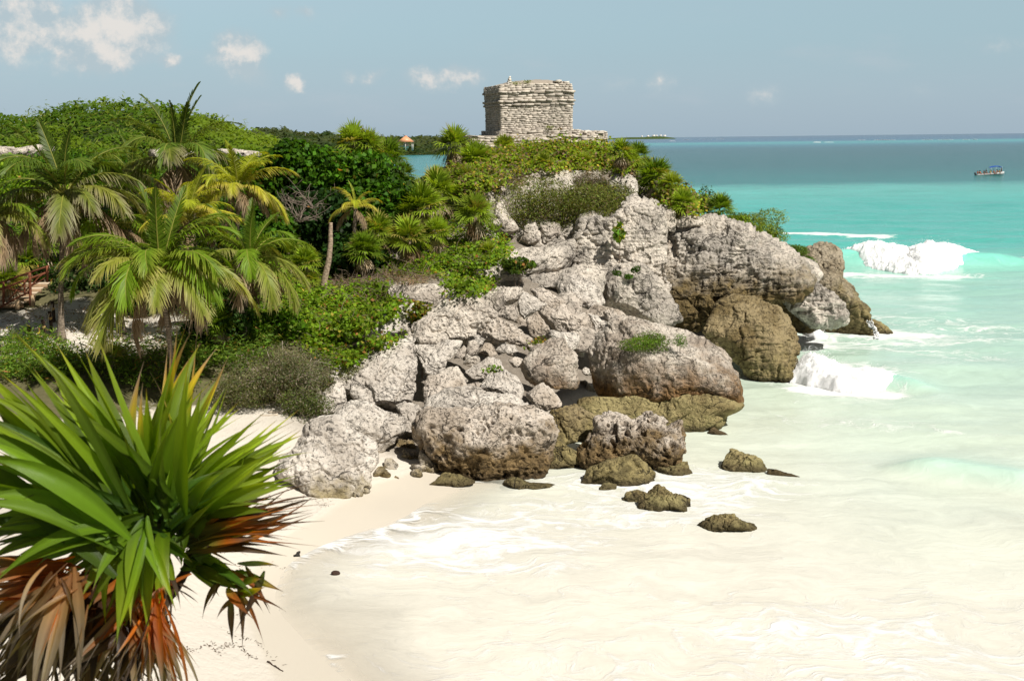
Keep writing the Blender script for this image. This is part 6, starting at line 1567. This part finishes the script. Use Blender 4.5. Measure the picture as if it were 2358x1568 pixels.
# ------------------------------------------------------------------ path furniture
pg = 'rope posts along the sand path'
posts = []
for lab, px, py, D_ in [('charred wooden rope post with a pale band, nearest on the path', 101, 766, 48.3), ('thicker rope post behind the banded one, in front of the shade', 117, 751, 49.3), ('rope post half hidden by the tall palm trunk', 123, 728, 50.5), ('low rope post at the left, mostly hidden by fan blades', 67, 765, 48.0)]:
    a_ = at(px, py, D_); z_ = ground_z([a_[0]], [a_[1]])[0]
    o = empty('rope_post', (a_[0], a_[1], z_ - .1)); props(o, lab, 'post', pg)
    h = 1.05 if py != 765 else .8
    mb = MB(); zz = np.linspace(0, h, 12); mb.tube(np.stack([.02 * np.sin(zz * 3), 0 * zz, zz], 1), .075 * (1 + .08 * np.sin(zz * 14)), 9, (.055, .035, .025)); mb.build('shaft', M_BARK, o, smooth=True)
    mb = MB(); mb.tube([(0.01, 0, h * .62), (0.012, 0, h * .74)], .082, 9, (.42, .28, .12)); mb.build('band', M_WOOD, o)
    posts.append(np.array([a_[0], a_[1], z_ + h * .85]))
for k, (i, j, lab) in enumerate([(3, 0, 'sagging pale rope between the low post and the banded post'), (0, 1, 'short rope between the two middle posts'), (1, 2, 'rope between the thick post and the half hidden post')]):
    u = np.linspace(0, 1, 14)[:, None]; pts = posts[i] * (1 - u) + posts[j] * u; pts[:, 2] -= .22 * np.sin(u[:, 0] * math.pi)
    mb = MB(); mb.tube(pts, .018, 6, (.55, .48, .36)); props(mb.build('rope', M_WOOD, None, smooth=True), lab, 'rope', 'ropes of the path fence')
# wooden steps with a pole railing
sc_ = at(45, 700, 53); zs = ground_z([sc_[0]], [sc_[1]])[0]
st = empty('wooden_steps', (sc_[0], sc_[1], zs - .05)); props(st, 'weathered wooden steps with a red brown pole railing climbing left of the path', 'steps')
px_m = 53 / FP
def S(px, py, dy=0.0):   # picture point on the plane of the steps, local
    a_ = at(px, py, 53 + dy); return a_ - np.array([sc_[0], sc_[1], zs - .05])
for k in range(5):
    a_ = S(22 + k * 14, 697 - k * 11, .5 + k * .45)
    mb = MB(); mb.box(a_, (1.5, .42, .07), .1, (.50, .40, .29), jit=.008); mb.box(a_ + (0, -.18, -.13), (1.45, .05, .2), .1, (.30, .2, .12), jit=.006); mb.build('step', M_WOOD, st)
RB = (.17, .06, .03)
for p0, p1, w_ in [((-10, 655), (112, 612), .05), ((-10, 670), (112, 626), .055), ((-8, 712), (70, 670), .05), ((5, 660), (70, 678), .04), ((20, 690), (68, 640), .035), ((60, 668), (100, 630), .04), ((70, 660), (105, 640), .035)]:
    mb = MB(); mb.tube(np.linspace(S(*p0), S(*p1), 6) + rng.normal(size=(6, 3)) * .008, w_, 7, np.array(RB) * rnd.uniform(.7, 1.3)); mb.build('rail', M_WOOD, st, smooth=True)
for p0, p1, w_ in [((68, 628), (71, 705), .075), ((56, 645), (57, 680), .055), ((108, 612), (109, 650), .055), ((8, 650), (8, 700), .06)]:
    mb = MB(); mb.tube(np.linspace(S(*p0, -.05), S(*p1, -.05), 6), w_, 8, np.array(RB) * rnd.uniform(.8, 1.3)); mb.build('rail_post', M_WOOD, st, smooth=True)
for p0, p1 in [((39, 690), (40, 712)), ((76, 680), (76, 704))]:
    mb = MB(); mb.tube(np.linspace(S(*p0, -.1), S(*p1, -.1), 3), .11, 8, (.42, .30, .18)); mb.build('stump', M_WOOD, st, smooth=True)

# ------------------------------------------------------------------ small things on the beach
a_ = G(773, 1321, .02)
V, F, Pc = rock_shape(np.array([(773 + 10 * math.cos(q), 1319 + 6 * math.sin(q)) for q in np.linspace(0, 5.5, 9)]), a_[1], T=.9, k=0, level=4, facets=3, seed=4, rough=.5)
mb = MB(); mb.add(V - a_, None, F, (.045, .025, .018)); o = mb.build('coconut', M_WOOD, None, smooth=True); o.location = a_; props(o, 'dark brown coconut husk lying at the edge of the swash', 'coconut')
a_ = G(683, 1278, .05); mb = MB(); mb.box((0, 0, .02), (.18, .12, .06), .4, (.03, .028, .025), jit=.02, taper=.7); mb.box((.05, .02, .07), (.08, .07, .05), .9, (.04, .035, .03), jit=.01); o = mb.build('driftwood_chip', M_WOOD); o.location = a_; props(o, 'little black chip of driftwood on the wet sand', 'driftwood')
def stick(pts, w_, C, name, lab, cat, lift=.02):
    A = np.array([G(*p, ground_z([G(*p, .4)[0]], [G(*p, .4)[1]])[0]) for p in pts]); b_ = A[0].copy()
    s = np.linspace(0, len(A) - 1, 14); Pn = np.stack([np.interp(s, range(len(A)), A[:, k]) for k in range(3)], 1); Pn[:, 2] = ground_z(Pn[:, 0], Pn[:, 1]) + lift
    Pn += rng.normal(size=Pn.shape) * w_ * .3
    mb = MB(); mb.tube(Pn - b_, np.linspace(w_, w_ * .5, 14), 6, C); o = mb.build(name, M_WOOD, None, smooth=True); o.location = b_; props(o, lab, cat)
stick([(615, 1523), (625, 1528), (637, 1536), (652, 1544)], .022, (.06, .04, .03), 'driftwood_stick', 'thin dark stick lying alone on the dry sand', 'driftwood')
dw = 'bleached driftwood roots'
for k, pts in enumerate([[(618, 955), (640, 968), (662, 975), (700, 978)], [(690, 930), (694, 950), (700, 965), (690, 972)], [(640, 962), (625, 975), (600, 985)]]):
    D_ = 41.2; A = np.array([at(p[0], p[1], D_ - .2 * k) for p in pts]); b_ = A[0].copy(); s = np.linspace(0, len(A) - 1, 12)
    Pn = np.stack([np.interp(s, range(len(A)), A[:, q]) for q in range(3)], 1); Pn[:, 2] = np.maximum(Pn[:, 2], ground_z(Pn[:, 0], Pn[:, 1]) + .03)
    mb = MB(); mb.tube(Pn - b_, np.linspace(.06, .02, 12), 6, (.52, .45, .36)); o = mb.build('driftwood_root', M_WOOD, None, smooth=True); o.location = b_
    props(o, ['long bleached root snaking over the sand under the grey green bush', 'upright bleached root hook at the foot of the grey green bush', 'short bleached root end lying nearest the fan blades'][k], 'driftwood', dw)
r = np.random.default_rng(8); mb = MB(); C_ = []
for (x0, y0), (x1, y1), n_ in [((500, 1290), (560, 1240), 60), ((540, 1300), (700, 1262), 30), ((480, 1490), (600, 1490), 70), ((520, 1330), (545, 1400), 20), ((500, 1440), (660, 1495), 40), ((660, 1155), (760, 1140), 90), ((520, 1140), (640, 1145), 60), ((430, 1530), (520, 1500), 60)]:
    u = r.random(n_)
    for q in u:
        g0 = G(x0 + (x1 - x0) * q + r.normal() * 4, y0 + (y1 - y0) * q + 10 * math.sin(q * 9) + r.normal() * 3, .5); C_.append((g0[0], g0[1], ground_z([g0[0]], [g0[1]])[0] + .015))
C_ = np.array(C_); leaves(mb, C_, np.tile([0, 0, 1.0], (len(C_), 1)), .09, .02, cvar((.10, .06, .035), len(C_), r, .3), r, .3)
props(mb.build('seaweed_wrack', M_DRY), 'scattered wrack', None, None, 'stuff')
# bare tangled branches in the sea grape
for lab, cx_, cy_, D_, nb in [('tangle of bare silvery branches in the shade of the sea grape', 690, 470, 57.2, 26), ('bare twisted branches lower down beside the small yellow palm', 720, 440, 57.6, 14)]:
    o_ = at(cx_, cy_ + 40, D_); mb = MB()
    for k in range(nb):
        e = at(cx_ + rnd.uniform(-75, 75), cy_ + rnd.uniform(-45, 40), D_ + rnd.uniform(-.8, .8)) - o_
        m_ = e * .5 + np.array([rnd.uniform(-.5, .5), rnd.uniform(-.3, .3), rnd.uniform(-.3, .5)])
        u = np.linspace(0, 1, 9)[:, None]; pts = 2 * u * (1 - u) * m_ + u ** 2 * e + rng.normal(size=(9, 3)) * .03
        mb.tube(pts, np.linspace(.024, .007, 9), 5, (.25, .20, .16))
        for q in range(2):
            b0 = pts[5 + q]; mb.tube([b0, b0 + np.array([rnd.uniform(-.5, .5), rnd.uniform(-.3, .1), rnd.uniform(-.2, .5)])], (.010, .005), 4, (.25, .20, .16))
    q = mb.build('bare_branches', M_WOOD, None, smooth=True); q.location = o_; props(q, lab, 'branches')
# water running off the far rock
for lab, pts, wd in [('white stream of backwash pouring off the far rock tip', [(2000, 738), (2006, 752), (2014, 768), (2020, 782)], .16)]:
    A = np.array([hit(*p)[0] - _f * .12 for p in pts[:3]] + [G(*pts[3])]); s = np.linspace(0, 3, 20)
    Pn = np.stack([np.interp(s, range(4), A[:, q]) for q in range(3)], 1)
    mb = MB()
    for k in range(7):
        mb.tube(Pn + np.array([(k - 3) * .05, 0, 0]) + rng.normal(size=Pn.shape) * .04, np.linspace(.025, wd * .45, 20), 5, (1, 1, 1))
    props(mb.build('breaking_wave', M_FOAM, None, smooth=True), kind='structure')
# ------------------------------------------------------------------ foreground fan palm
m, t = newmat('fan blade')
a = t.n('ShaderNodeVertexColor', layer_name='Col')
s_ = t.n('ShaderNodeAttribute', attribute_name='across').outputs['Fac']
nz = t.noise(t.n('ShaderNodeNewGeometry').outputs['Position'], 14.0, 4, .6)
st = t.n('ShaderNodeTexWave', {'Vector': t.n('ShaderNodeCombineXYZ', {0: s_, 1: 0.0, 2: 0.0}).outputs[0], 'Scale': 3.2, 'Distortion': 0.6}).outputs[1]
v = t.m('ADD', .80, t.m('ADD', t.m('MULTIPLY', nz, .22), t.m('MULTIPLY', st, .14)))
c = t.mix(1.0, a.outputs[0], t.n('ShaderNodeCombineColor', {0: v, 1: v, 2: v}).outputs[0], 'MULTIPLY')
p = t.n('ShaderNodeBsdfPrincipled', {'Base Color': c, 'Roughness': .42, 'Specular IOR Level': .45})
t.set(p.inputs['Normal'], t.n('ShaderNodeBump', {'Strength': .4, 'Distance': .004, 'Height': st}))
tr = t.n('ShaderNodeBsdfTranslucent', {'Color': t.mix(1.0, c, (1.9, 1.7, .45), 'MULTIPLY')})
t.n('ShaderNodeOutputMaterial', {0: t.n('ShaderNodeMixShader', {0: .46, 1: p.outputs[0], 2: tr.outputs[0]})})
M_BLADE = m
FG = (.075, .155, .005); FY = (.20, .30, .02); FYE = (.62, .45, .03); FBR = (.30, .09, .015); FOR = (.50, .13, .008); FGY = (.27, .225, .165); FTAN = (.36, .23, .10)
class BL:
    def __init__(s): s.V, s.F, s.C, s.A, s.n = [], [], [], [], 0
    def blade(s, p0, p1, w, bend, ramp, up, r, fold=.28, seg=14, wid0=.25, peak=.42, twist=0.0):
        """lance-shaped folded blade from p0 to p1; bend = sag vector; ramp = [(t, colour)]"""
        u = np.linspace(0, 1, seg)
        c = p0[None] * (1 - u)[:, None] + p1[None] * u[:, None] + bend[None] * (np.sin(u * math.pi * .5) ** 2 * u * 0 + 4 * u * (1 - u) * .5)[:, None]
        T = np.gradient(c, axis=0); T /= np.linalg.norm(T, axis=1)[:, None]
        S = np.cross(T, up); S /= np.linalg.norm(S, axis=1)[:, None] + 1e-9
        N = np.cross(S, T)
        if twist:
            a_ = twist * u; S, N = S * np.cos(a_)[:, None] + N * np.sin(a_)[:, None], N * np.cos(a_)[:, None] - S * np.sin(a_)[:, None]
        ww = np.where(u < peak, wid0 + (1 - wid0) * np.sin(u / peak * math.pi / 2), np.cos((u - peak) / (1 - peak) * math.pi / 2) ** 1.45) * w / 2
        ww = np.maximum(ww, w * .012)
        kx = [q[0] for q in ramp]; kc = np.array([q[1] for q in ramp])
        col = np.stack([np.interp(u, kx, kc[:, k]) for k in range(3)], 1) * r.uniform(.42, 1.35)  # random brightness per blade, painting in the shade of overlapping blades
        rows = []
        for f_, h in ((-1, 1), (-.5, .38), (0, 0), (.5, .38), (1, 1)):
            rows.append(c + S * (ww * f_)[:, None] + N * (ww * h * fold)[:, None])
            s.A.append(np.full(seg, f_))
            s.C.append(col * (1.25 if f_ == 0 else 1))
        V = np.concatenate(rows); i = np.arange(5 * seg).reshape(5, seg) + s.n
        s.F.append(np.stack([i[:-1, :-1], i[:-1, 1:], i[1:, 1:], i[1:, :-1]], -1).reshape(-1, 4)); s.V.append(V); s.n += len(V)
    def build(s, name, parent, org):
        V = np.concatenate(s.V) - org
        me = npmesh(name, V, np.concatenate(s.F), M_BLADE, True, np.clip(np.concatenate(s.C), 0, 1), {'across': np.concatenate(s.A)})
        return link(name, me, parent)
DF = 2.9
org = at(300, 1250, DF); org = np.array([org[0], org[1], 9.0])
fp = empty('foreground_fan_palm', org); props(fp, 'huge close-up fan palm filling the lower left corner, green blades above rusty dead leaves', 'fan palm')
rf = np.random.default_rng(77)
def fan(hub, D, tips, w, ramp, name='fan_leaf', dz=.25, sag=.0, up=(0, -1, .35), fold=.3, jit=10, tw=.5, peak=.36, hubspread=22, wid0=.25):
    """tips: list of (px, py) blade ends; depth of the tips varies by dz"""
    n_ = rf.random()
    if 'heart' not in name: tips = [q for q0 in tips for q in ([q0] + [(q0[0] + rf.normal() * 26, q0[1] + rf.normal() * 26 + 16, (q0[2] if len(q0) > 2 else 1) * rf.uniform(.7, 1.0), q0[3] if len(q0) > 3 else ramp) for _ in range(1 if n_ < .5 else 2)])]
    if name == 'dead_leaf':
        w = w * .72; tw = 1.3
        tips = [q for q0 in tips for q in (q0, (q0[0] + rf.normal() * 22, q0[1] + rf.normal() * 22, (q0[2] if len(q0) > 2 else 1) * rf.uniform(.25, .8), q0[3] if len(q0) > 3 else ramp))]
    b = BL(); n = len(tips)
    for i, q in enumerate(tips):
        tx, ty = q[0] + rf.normal() * jit * .4, q[1] + rf.normal() * jit * .4
        d_ = D + dz * math.sin(i * 2.1 + n) + rf.normal() * .04
        p0 = at(hub[0] + rf.normal() * hubspread, hub[1] + rf.normal() * hubspread, D + rf.normal() * .01); p1 = at(tx, ty, d_)
        L = np.linalg.norm(p1 - p0)
        bend = np.array([0, 0, 1.0]) * L * (sag + rf.normal() * .07 + .07) + CR * L * rf.normal() * .09 - _f * L * (.05 + rf.normal() * .05)
        wi = w * rf.uniform(.7, 1.3) * (q[2] if len(q) > 2 else 1)
        rp = q[3] if len(q) > 3 else ramp
        b.blade(p0, p1, wi, bend, rp, np.array(up) + rf.normal(size=3) * .45, rf, fold, twist=rf.normal() * tw, peak=peak, wid0=wid0)
    return b.build(name, fp, org)
g1 = [(0, FG), (.5, (.15, .25, .008)), (.8, (.28, .38, .02)), (.95, FY), (.98, FBR), (1, (.12, .05, .02))]
g2 = [(0, (.07, .16, .012)), (.5, (.20, .31, .012)), (.84, (.24, .34, .02)), (.955, (.40, .38, .03)), (.975, FBR), (1, (.15, .07, .03))]
g3 = [(0, (.10, .19, .006)), (.6, (.14, .25, .01)), (.9, (.16, .27, .02)), (1, (.3, .22, .06))]
gy = [(0, (.10, .2, .015)), (.55, (.22, .32, .02)), (.72, FYE), (.82, (.5, .3, .12)), (.9, (.35, .25, .18)), (1, (.2, .14, .1))]
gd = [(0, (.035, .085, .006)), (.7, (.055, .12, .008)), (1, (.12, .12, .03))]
wB = .036
# back fan, top centre: tall blades
fan((372, 1160), 3.05, [(228, 960, .8, g3), (275, 952, .9, g1), (345, 945, 1, g1), (390, 790, .7, gy), (420, 1000, 1, g1), (448, 770, .8, gy), (500, 800, .75, gy), (560, 960, .9, g2), (515, 850, .8, g1)], wB, g1, dz=.15)
fan((340, 1190), 2.85, [(60, 905), (120, 870), (196, 905, .8, gd), (242, 985, .9, gd), (268, 948, 1.1, g1), (330, 830, .8, gy), (362, 975, 1, g1), (398, 850, 1.1, g2), (455, 790, 1.15, g2), (470, 1010, 1, g1), (525, 885, .8, g2)], wB * 1.05, g1, dz=.22)
fan((360, 1170), 2.7, [(10, 755, .8, g2), (62, 790, .8, g1), (100, 865, 1, g1), (128, 790, 1, g2), (222, 780, 1.5, g2), (372, 960, .9, g1), (330, 1000, .9, gd), (436, 830, 1.0, g2), (455, 905, 1.0, g1), (500, 905, .8, g2)], wB, g2, dz=.2)
# upper left fans reaching out of the frame
fan((285, 1205), 2.75, [(-60, 840, 1, g1), (-80, 900, 1.1, g2), (-40, 960, 1, gd), (-60, 1010, 1, g1), (10, 880, .9, g1), (-20, 930, 1, gd), (40, 1000, .9, gd)], wB * 1.05, g1, dz=.25, sag=.06)
fan((300, 1215), 2.6, [(0, 860, .9, g2), (40, 830, .8, g1), (-10, 1060, 1.2, g1), (-60, 960, 1.1, g2), (70, 1120, 1, gd)], wB, g1, dz=.2, sag=.08)
# right fan: long blades towards the sea
fan((375, 1215), 2.95, [(640, 965, 1, g2), (690, 945, .9, g2), (668, 985, 1.1, g2), (700, 1000, .9, g2), (672, 1045, 1, g2), (655, 1060, .9, g1), (685, 1065, 1.0, g2), (640, 1110, 1.1, g1), (690, 1098, .8, g1), (560, 1000, .9, g1), (545, 930, .8, g2), (590, 980, .8, g2), (610, 940, .8, g2), (505, 1030, .9, gd)], wB * 1.05, g1, dz=.16)
fan((390, 1225), 2.75, [(655, 1020, 1, g1), (665, 1080, 1.1, g1), (600, 1060, 1, g1), (620, 1115, 1, g1), (560, 1070, 1, gd), (500, 1110, .9, g1), (540, 1130, 1, g1)], wB, g1, dz=.14)
# left broad fan pouring down to the lower left
fan((265, 1240), 2.5, [(-60, 1010, 1.3, g3), (-90, 1060, 1.4, g3), (-60, 1120, 1.3, g3), (-90, 1160, 1.3, g3), (-50, 1200, 1.2, g3), (-40, 1270, 1.2, g3), (-20, 1330, 1.1, g3), (20, 1330, 1, g3), (60, 1310, 1, g3)], wB * 1.1, g3, dz=.12, sag=.16, jit=14)
fan((260, 1215), 2.55, [(-80, 990, 1.2, g3), (-40, 1050, 1.2, g3), (0, 1150, 1.1, g3), (0, 1240, 1.1, g3), (-60, 1300, 1, g3)], wB * 1.1, g3, dz=.1, sag=.12)
# drooping fan in the middle
fan((330, 1225), 2.6, [(200, 1410, 1.1, g2), (245, 1450, 1, g2), (262, 1490, .9, g1), (330, 1480, .9, g1), (345, 1380, .9, g3), (300, 1440, 1.1, g2), (372, 1330, .8, g3), (160, 1300, 1, g3), (210, 1360, 1, g3), (400, 1390, .9, g1), (100, 1350, .9, g3)], wB * 1.1, g3, dz=.12, sag=.12, up=(.2, -1, .2))
fan((380, 1215), 2.75, [(420, 1310, .9, g3), (398, 1400, 1, g1), (360, 1420, .9, g1), (440, 1290, .9, gd), (470, 1250, .8, gd), (350, 1290, .8, gd)], wB, g3, dz=.1, sag=.1)
# dark inner blades that close the heart of the plant
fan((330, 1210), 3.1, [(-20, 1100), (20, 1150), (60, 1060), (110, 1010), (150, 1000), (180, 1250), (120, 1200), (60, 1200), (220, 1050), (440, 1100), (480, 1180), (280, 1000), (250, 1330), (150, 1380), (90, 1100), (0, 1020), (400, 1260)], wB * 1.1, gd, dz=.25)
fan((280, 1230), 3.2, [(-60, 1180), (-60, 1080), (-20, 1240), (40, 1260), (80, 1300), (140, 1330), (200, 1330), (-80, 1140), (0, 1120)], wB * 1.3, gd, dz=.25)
# right small leaf with dead tips
fan((545, 1330), 2.9, [(600, 1322, .9, gy), (612, 1345, .8, gy), (618, 1400, .7, [(0, (.1, .16, .02)), (.4, FBR), (1, (.06, .04, .03))]), (588, 1425, .7, [(0, (.1, .16, .02)), (.4, FBR), (1, (.06, .04, .03))]), (540, 1455, .8, [(0, (.09, .15, .02)), (.45, (.12, .07, .04)), (1, (.07, .05, .04))]), (470, 1400, .6, [(0, (.06, .1, .02)), (.5, (.1, .07, .05)), (1, (.08, .06, .05))])], wB * .8, gy, dz=.08, sag=.05)
fan((430, 1300), 2.88, [(560, 1335, 1.2, g2), (580, 1365, 1.3, gd), (520, 1330, .9, g2)], wB, g1, dz=.05)
# dead right hand fan
dr = [(0, (.07, .12, .015)), (.35, (.22, .2, .03)), (.55, FOR), (.75, (.20, .09, .04)), (1, (.10, .06, .04))]
dk = [(0, (.05, .08, .015)), (.4, (.10, .05, .02)), (.7, (.07, .04, .025)), (1, (.14, .10, .07))]
fan((430, 1240), 2.85, [(735, 1135, .8, dr), (760, 1205, .7, dr), (715, 1170, .9, dk), (700, 1160, .9, dr), (640, 1225, 1, dk), (650, 1245, .8, dk), (690, 1190, .9, dr), (620, 1180, .9, dk), (600, 1200, 1, dr), (570, 1150, .6, dk), (600, 1130, .5, dk), (680, 1120, .5, dk), (630, 1210, 1, dr), (560, 1240, .9, dk), (670, 1215, .9, dk)], wB * .95, dr, dz=.15, name='dead_leaf', jit=18)
fan((420, 1250), 2.95, [(480, 1160, .5, dk), (520, 1140, .4, dk), (545, 1190, .6, dk), (500, 1260, .7, dk), (610, 1150, .5, dk), (650, 1140, .5, dk)], wB * .8, dk, dz=.15, name='dead_leaf')
# rusty dead leaves, bottom left
do = [(0, FOR), (.45, (.44, .12, .01)), (.68, (.34, .17, .07)), (.85, FGY), (1, (.22, .17, .12))]
dg = [(0, (.34, .15, .05)), (.3, FTAN), (.6, FGY), (1, (.20, .16, .12))]
db = [(0, (.10, .035, .012)), (.4, (.06, .035, .02)), (1, (.11, .085, .06))]
fan((170, 1330), 2.55, [(-60, 1270, 1.1, do), (-80, 1330, 1.3, do), (-90, 1400, 1.4, do), (-60, 1450, 1.3, do), (-70, 1360, 1.2, do), (-50, 1300, 1, do)], wB * 1.1, do, dz=.1, name='dead_leaf', jit=14)
fan((170, 1335), 2.45, [(-20, 1500, 1.2, dg), (-10, 1560, 1.1, dg), (30, 1590, 1.2, dg), (70, 1640, 1.4, dg), (110, 1600, 1.2, dg), (-60, 1540, 1.1, dg), (140, 1580, 1, dg), (60, 1560, 1, do), (-40, 1470, 1, dg)], wB * 1.1, dg, dz=.1, name='dead_leaf', jit=14)
fan((330, 1395), 2.7, [(160, 1580, .9, dg), (200, 1600, 1, dg), (180, 1560, .9, do), (235, 1620, .9, dg), (265, 1600, .8, db), (130, 1500, .8, dg), (250, 1560, .9, dg), (150, 1540, .9, db), (100, 1620, .9, db), (210, 1660, 1, db)], wB, dg, dz=.12, name='dead_leaf', jit=16)
fan((345, 1400), 2.65, [(345, 1580, 1.1, do), (372, 1560, 1, do), (400, 1575, 1.1, do), (415, 1540, .9, do), (385, 1600, 1.1, do), (320, 1520, 1, do), (408, 1610, .9, dg), (360, 1640, 1, dg), (295, 1600, .8, db), (420, 1490, .8, do)], wB * .9, do, dz=.1, name='dead_leaf', jit=12)
fan((210, 1360), 2.85, [(0, 1430, 1.3, db), (60, 1480, 1.3, db), (120, 1560, 1.4, db), (-50, 1500, 1.4, db), (180, 1620, 1.4, db), (40, 1620, 1.5, db), (260, 1600, 1.2, db), (-60, 1600, 1.5, db), (310, 1560, .8, db), (20, 1540, 1.4, db), (90, 1400, 1.2, db), (0, 1360, 1.3, db)], wB * 1.3, db, dz=.2, name='dead_leaf')
fan((120, 1400), 3.0, [(-60, 1480), (-20, 1560), (30, 1520), (60, 1600), (100, 1560), (160, 1600), (200, 1560), (-60, 1620), (0, 1640), (250, 1640), (300, 1620), (330, 1600)], wB * 1.4, db, dz=.2, name='dead_leaf')
fan((300, 1300), 3.1, [(150, 1420), (200, 1460), (260, 1440), (320, 1460), (370, 1500), (400, 1480), (240, 1500), (350, 1560), (290, 1560), (180, 1500)], wB * 1.1, db, dz=.15, name='dead_leaf')
fan((380, 1300), 2.8, [(330, 1440, .9, do), (300, 1420, .9, do), (250, 1470, .8, dg), (380, 1420, .8, db), (200, 1440, .8, do), (420, 1400, .6, db)], wB, do, dz=.1, name='dead_leaf')
# stems
mb = MB()
def stem(pts, r0, r1, C, D):
    A = np.array([at(p[0], p[1], D + (p[2] if len(p) > 2 else 0)) for p in pts]) - org
    s = np.linspace(0, len(A) - 1, 24); mb.tube(np.stack([np.interp(s, range(len(A)), A[:, k]) for k in range(3)], 1), np.linspace(r0, r1, 24) * (1 + .08 * np.sin(np.arange(24) * 2.2)), 9, C)
stem([(330, 1230), (335, 1320), (320, 1420), (300, 1520), (270, 1650, -.1), (230, 2000, -.3), (200, 2400, -.5)], .028, .05, (.06, .045, .035), 2.95); mb.build('trunk', M_BARK, fp, smooth=True)
mb = MB()
stem([(300, 1340), (280, 1480), (274, 1600), (262, 1700)], .012, .012, (.05, .035, .03), 2.9)
stem([(360, 1400), (400, 1360), (430, 1310), (440, 1270)], .016, .012, (.07, .05, .04), 2.9)
stem([(440, 1310), (490, 1260), (505, 1235)], .010, .009, (.05, .035, .03), 2.92)
stem([(340, 1300), (370, 1240), (372, 1200)], .014, .012, (.08, .12, .03), 2.95); mb.build('stalks', M_BARK, fp, smooth=True)
mb = MB()
# frayed fibres hanging off the dead leaves
for k in range(0):
    x, y = [(rf.uniform(420, 740), rf.uniform(1130, 1260)), (rf.uniform(460, 620), rf.uniform(1330, 1420)), (rf.uniform(0, 420), rf.uniform(1380, 1560))][rf.integers(0, 3)]
    a0 = at(x, y, 2.85 + rf.normal() * .1) - org; e = a0 + np.array([rf.normal() * .04, rf.normal() * .03, -abs(rf.normal()) * .07])
    mb.tube([a0, (a0 + e) / 2 + rf.normal(size=3) * .008, e], (.0022, .0018, .0006), 3, np.array((.22, .15, .10)) * rf.uniform(.5, 1.6), cap=False)
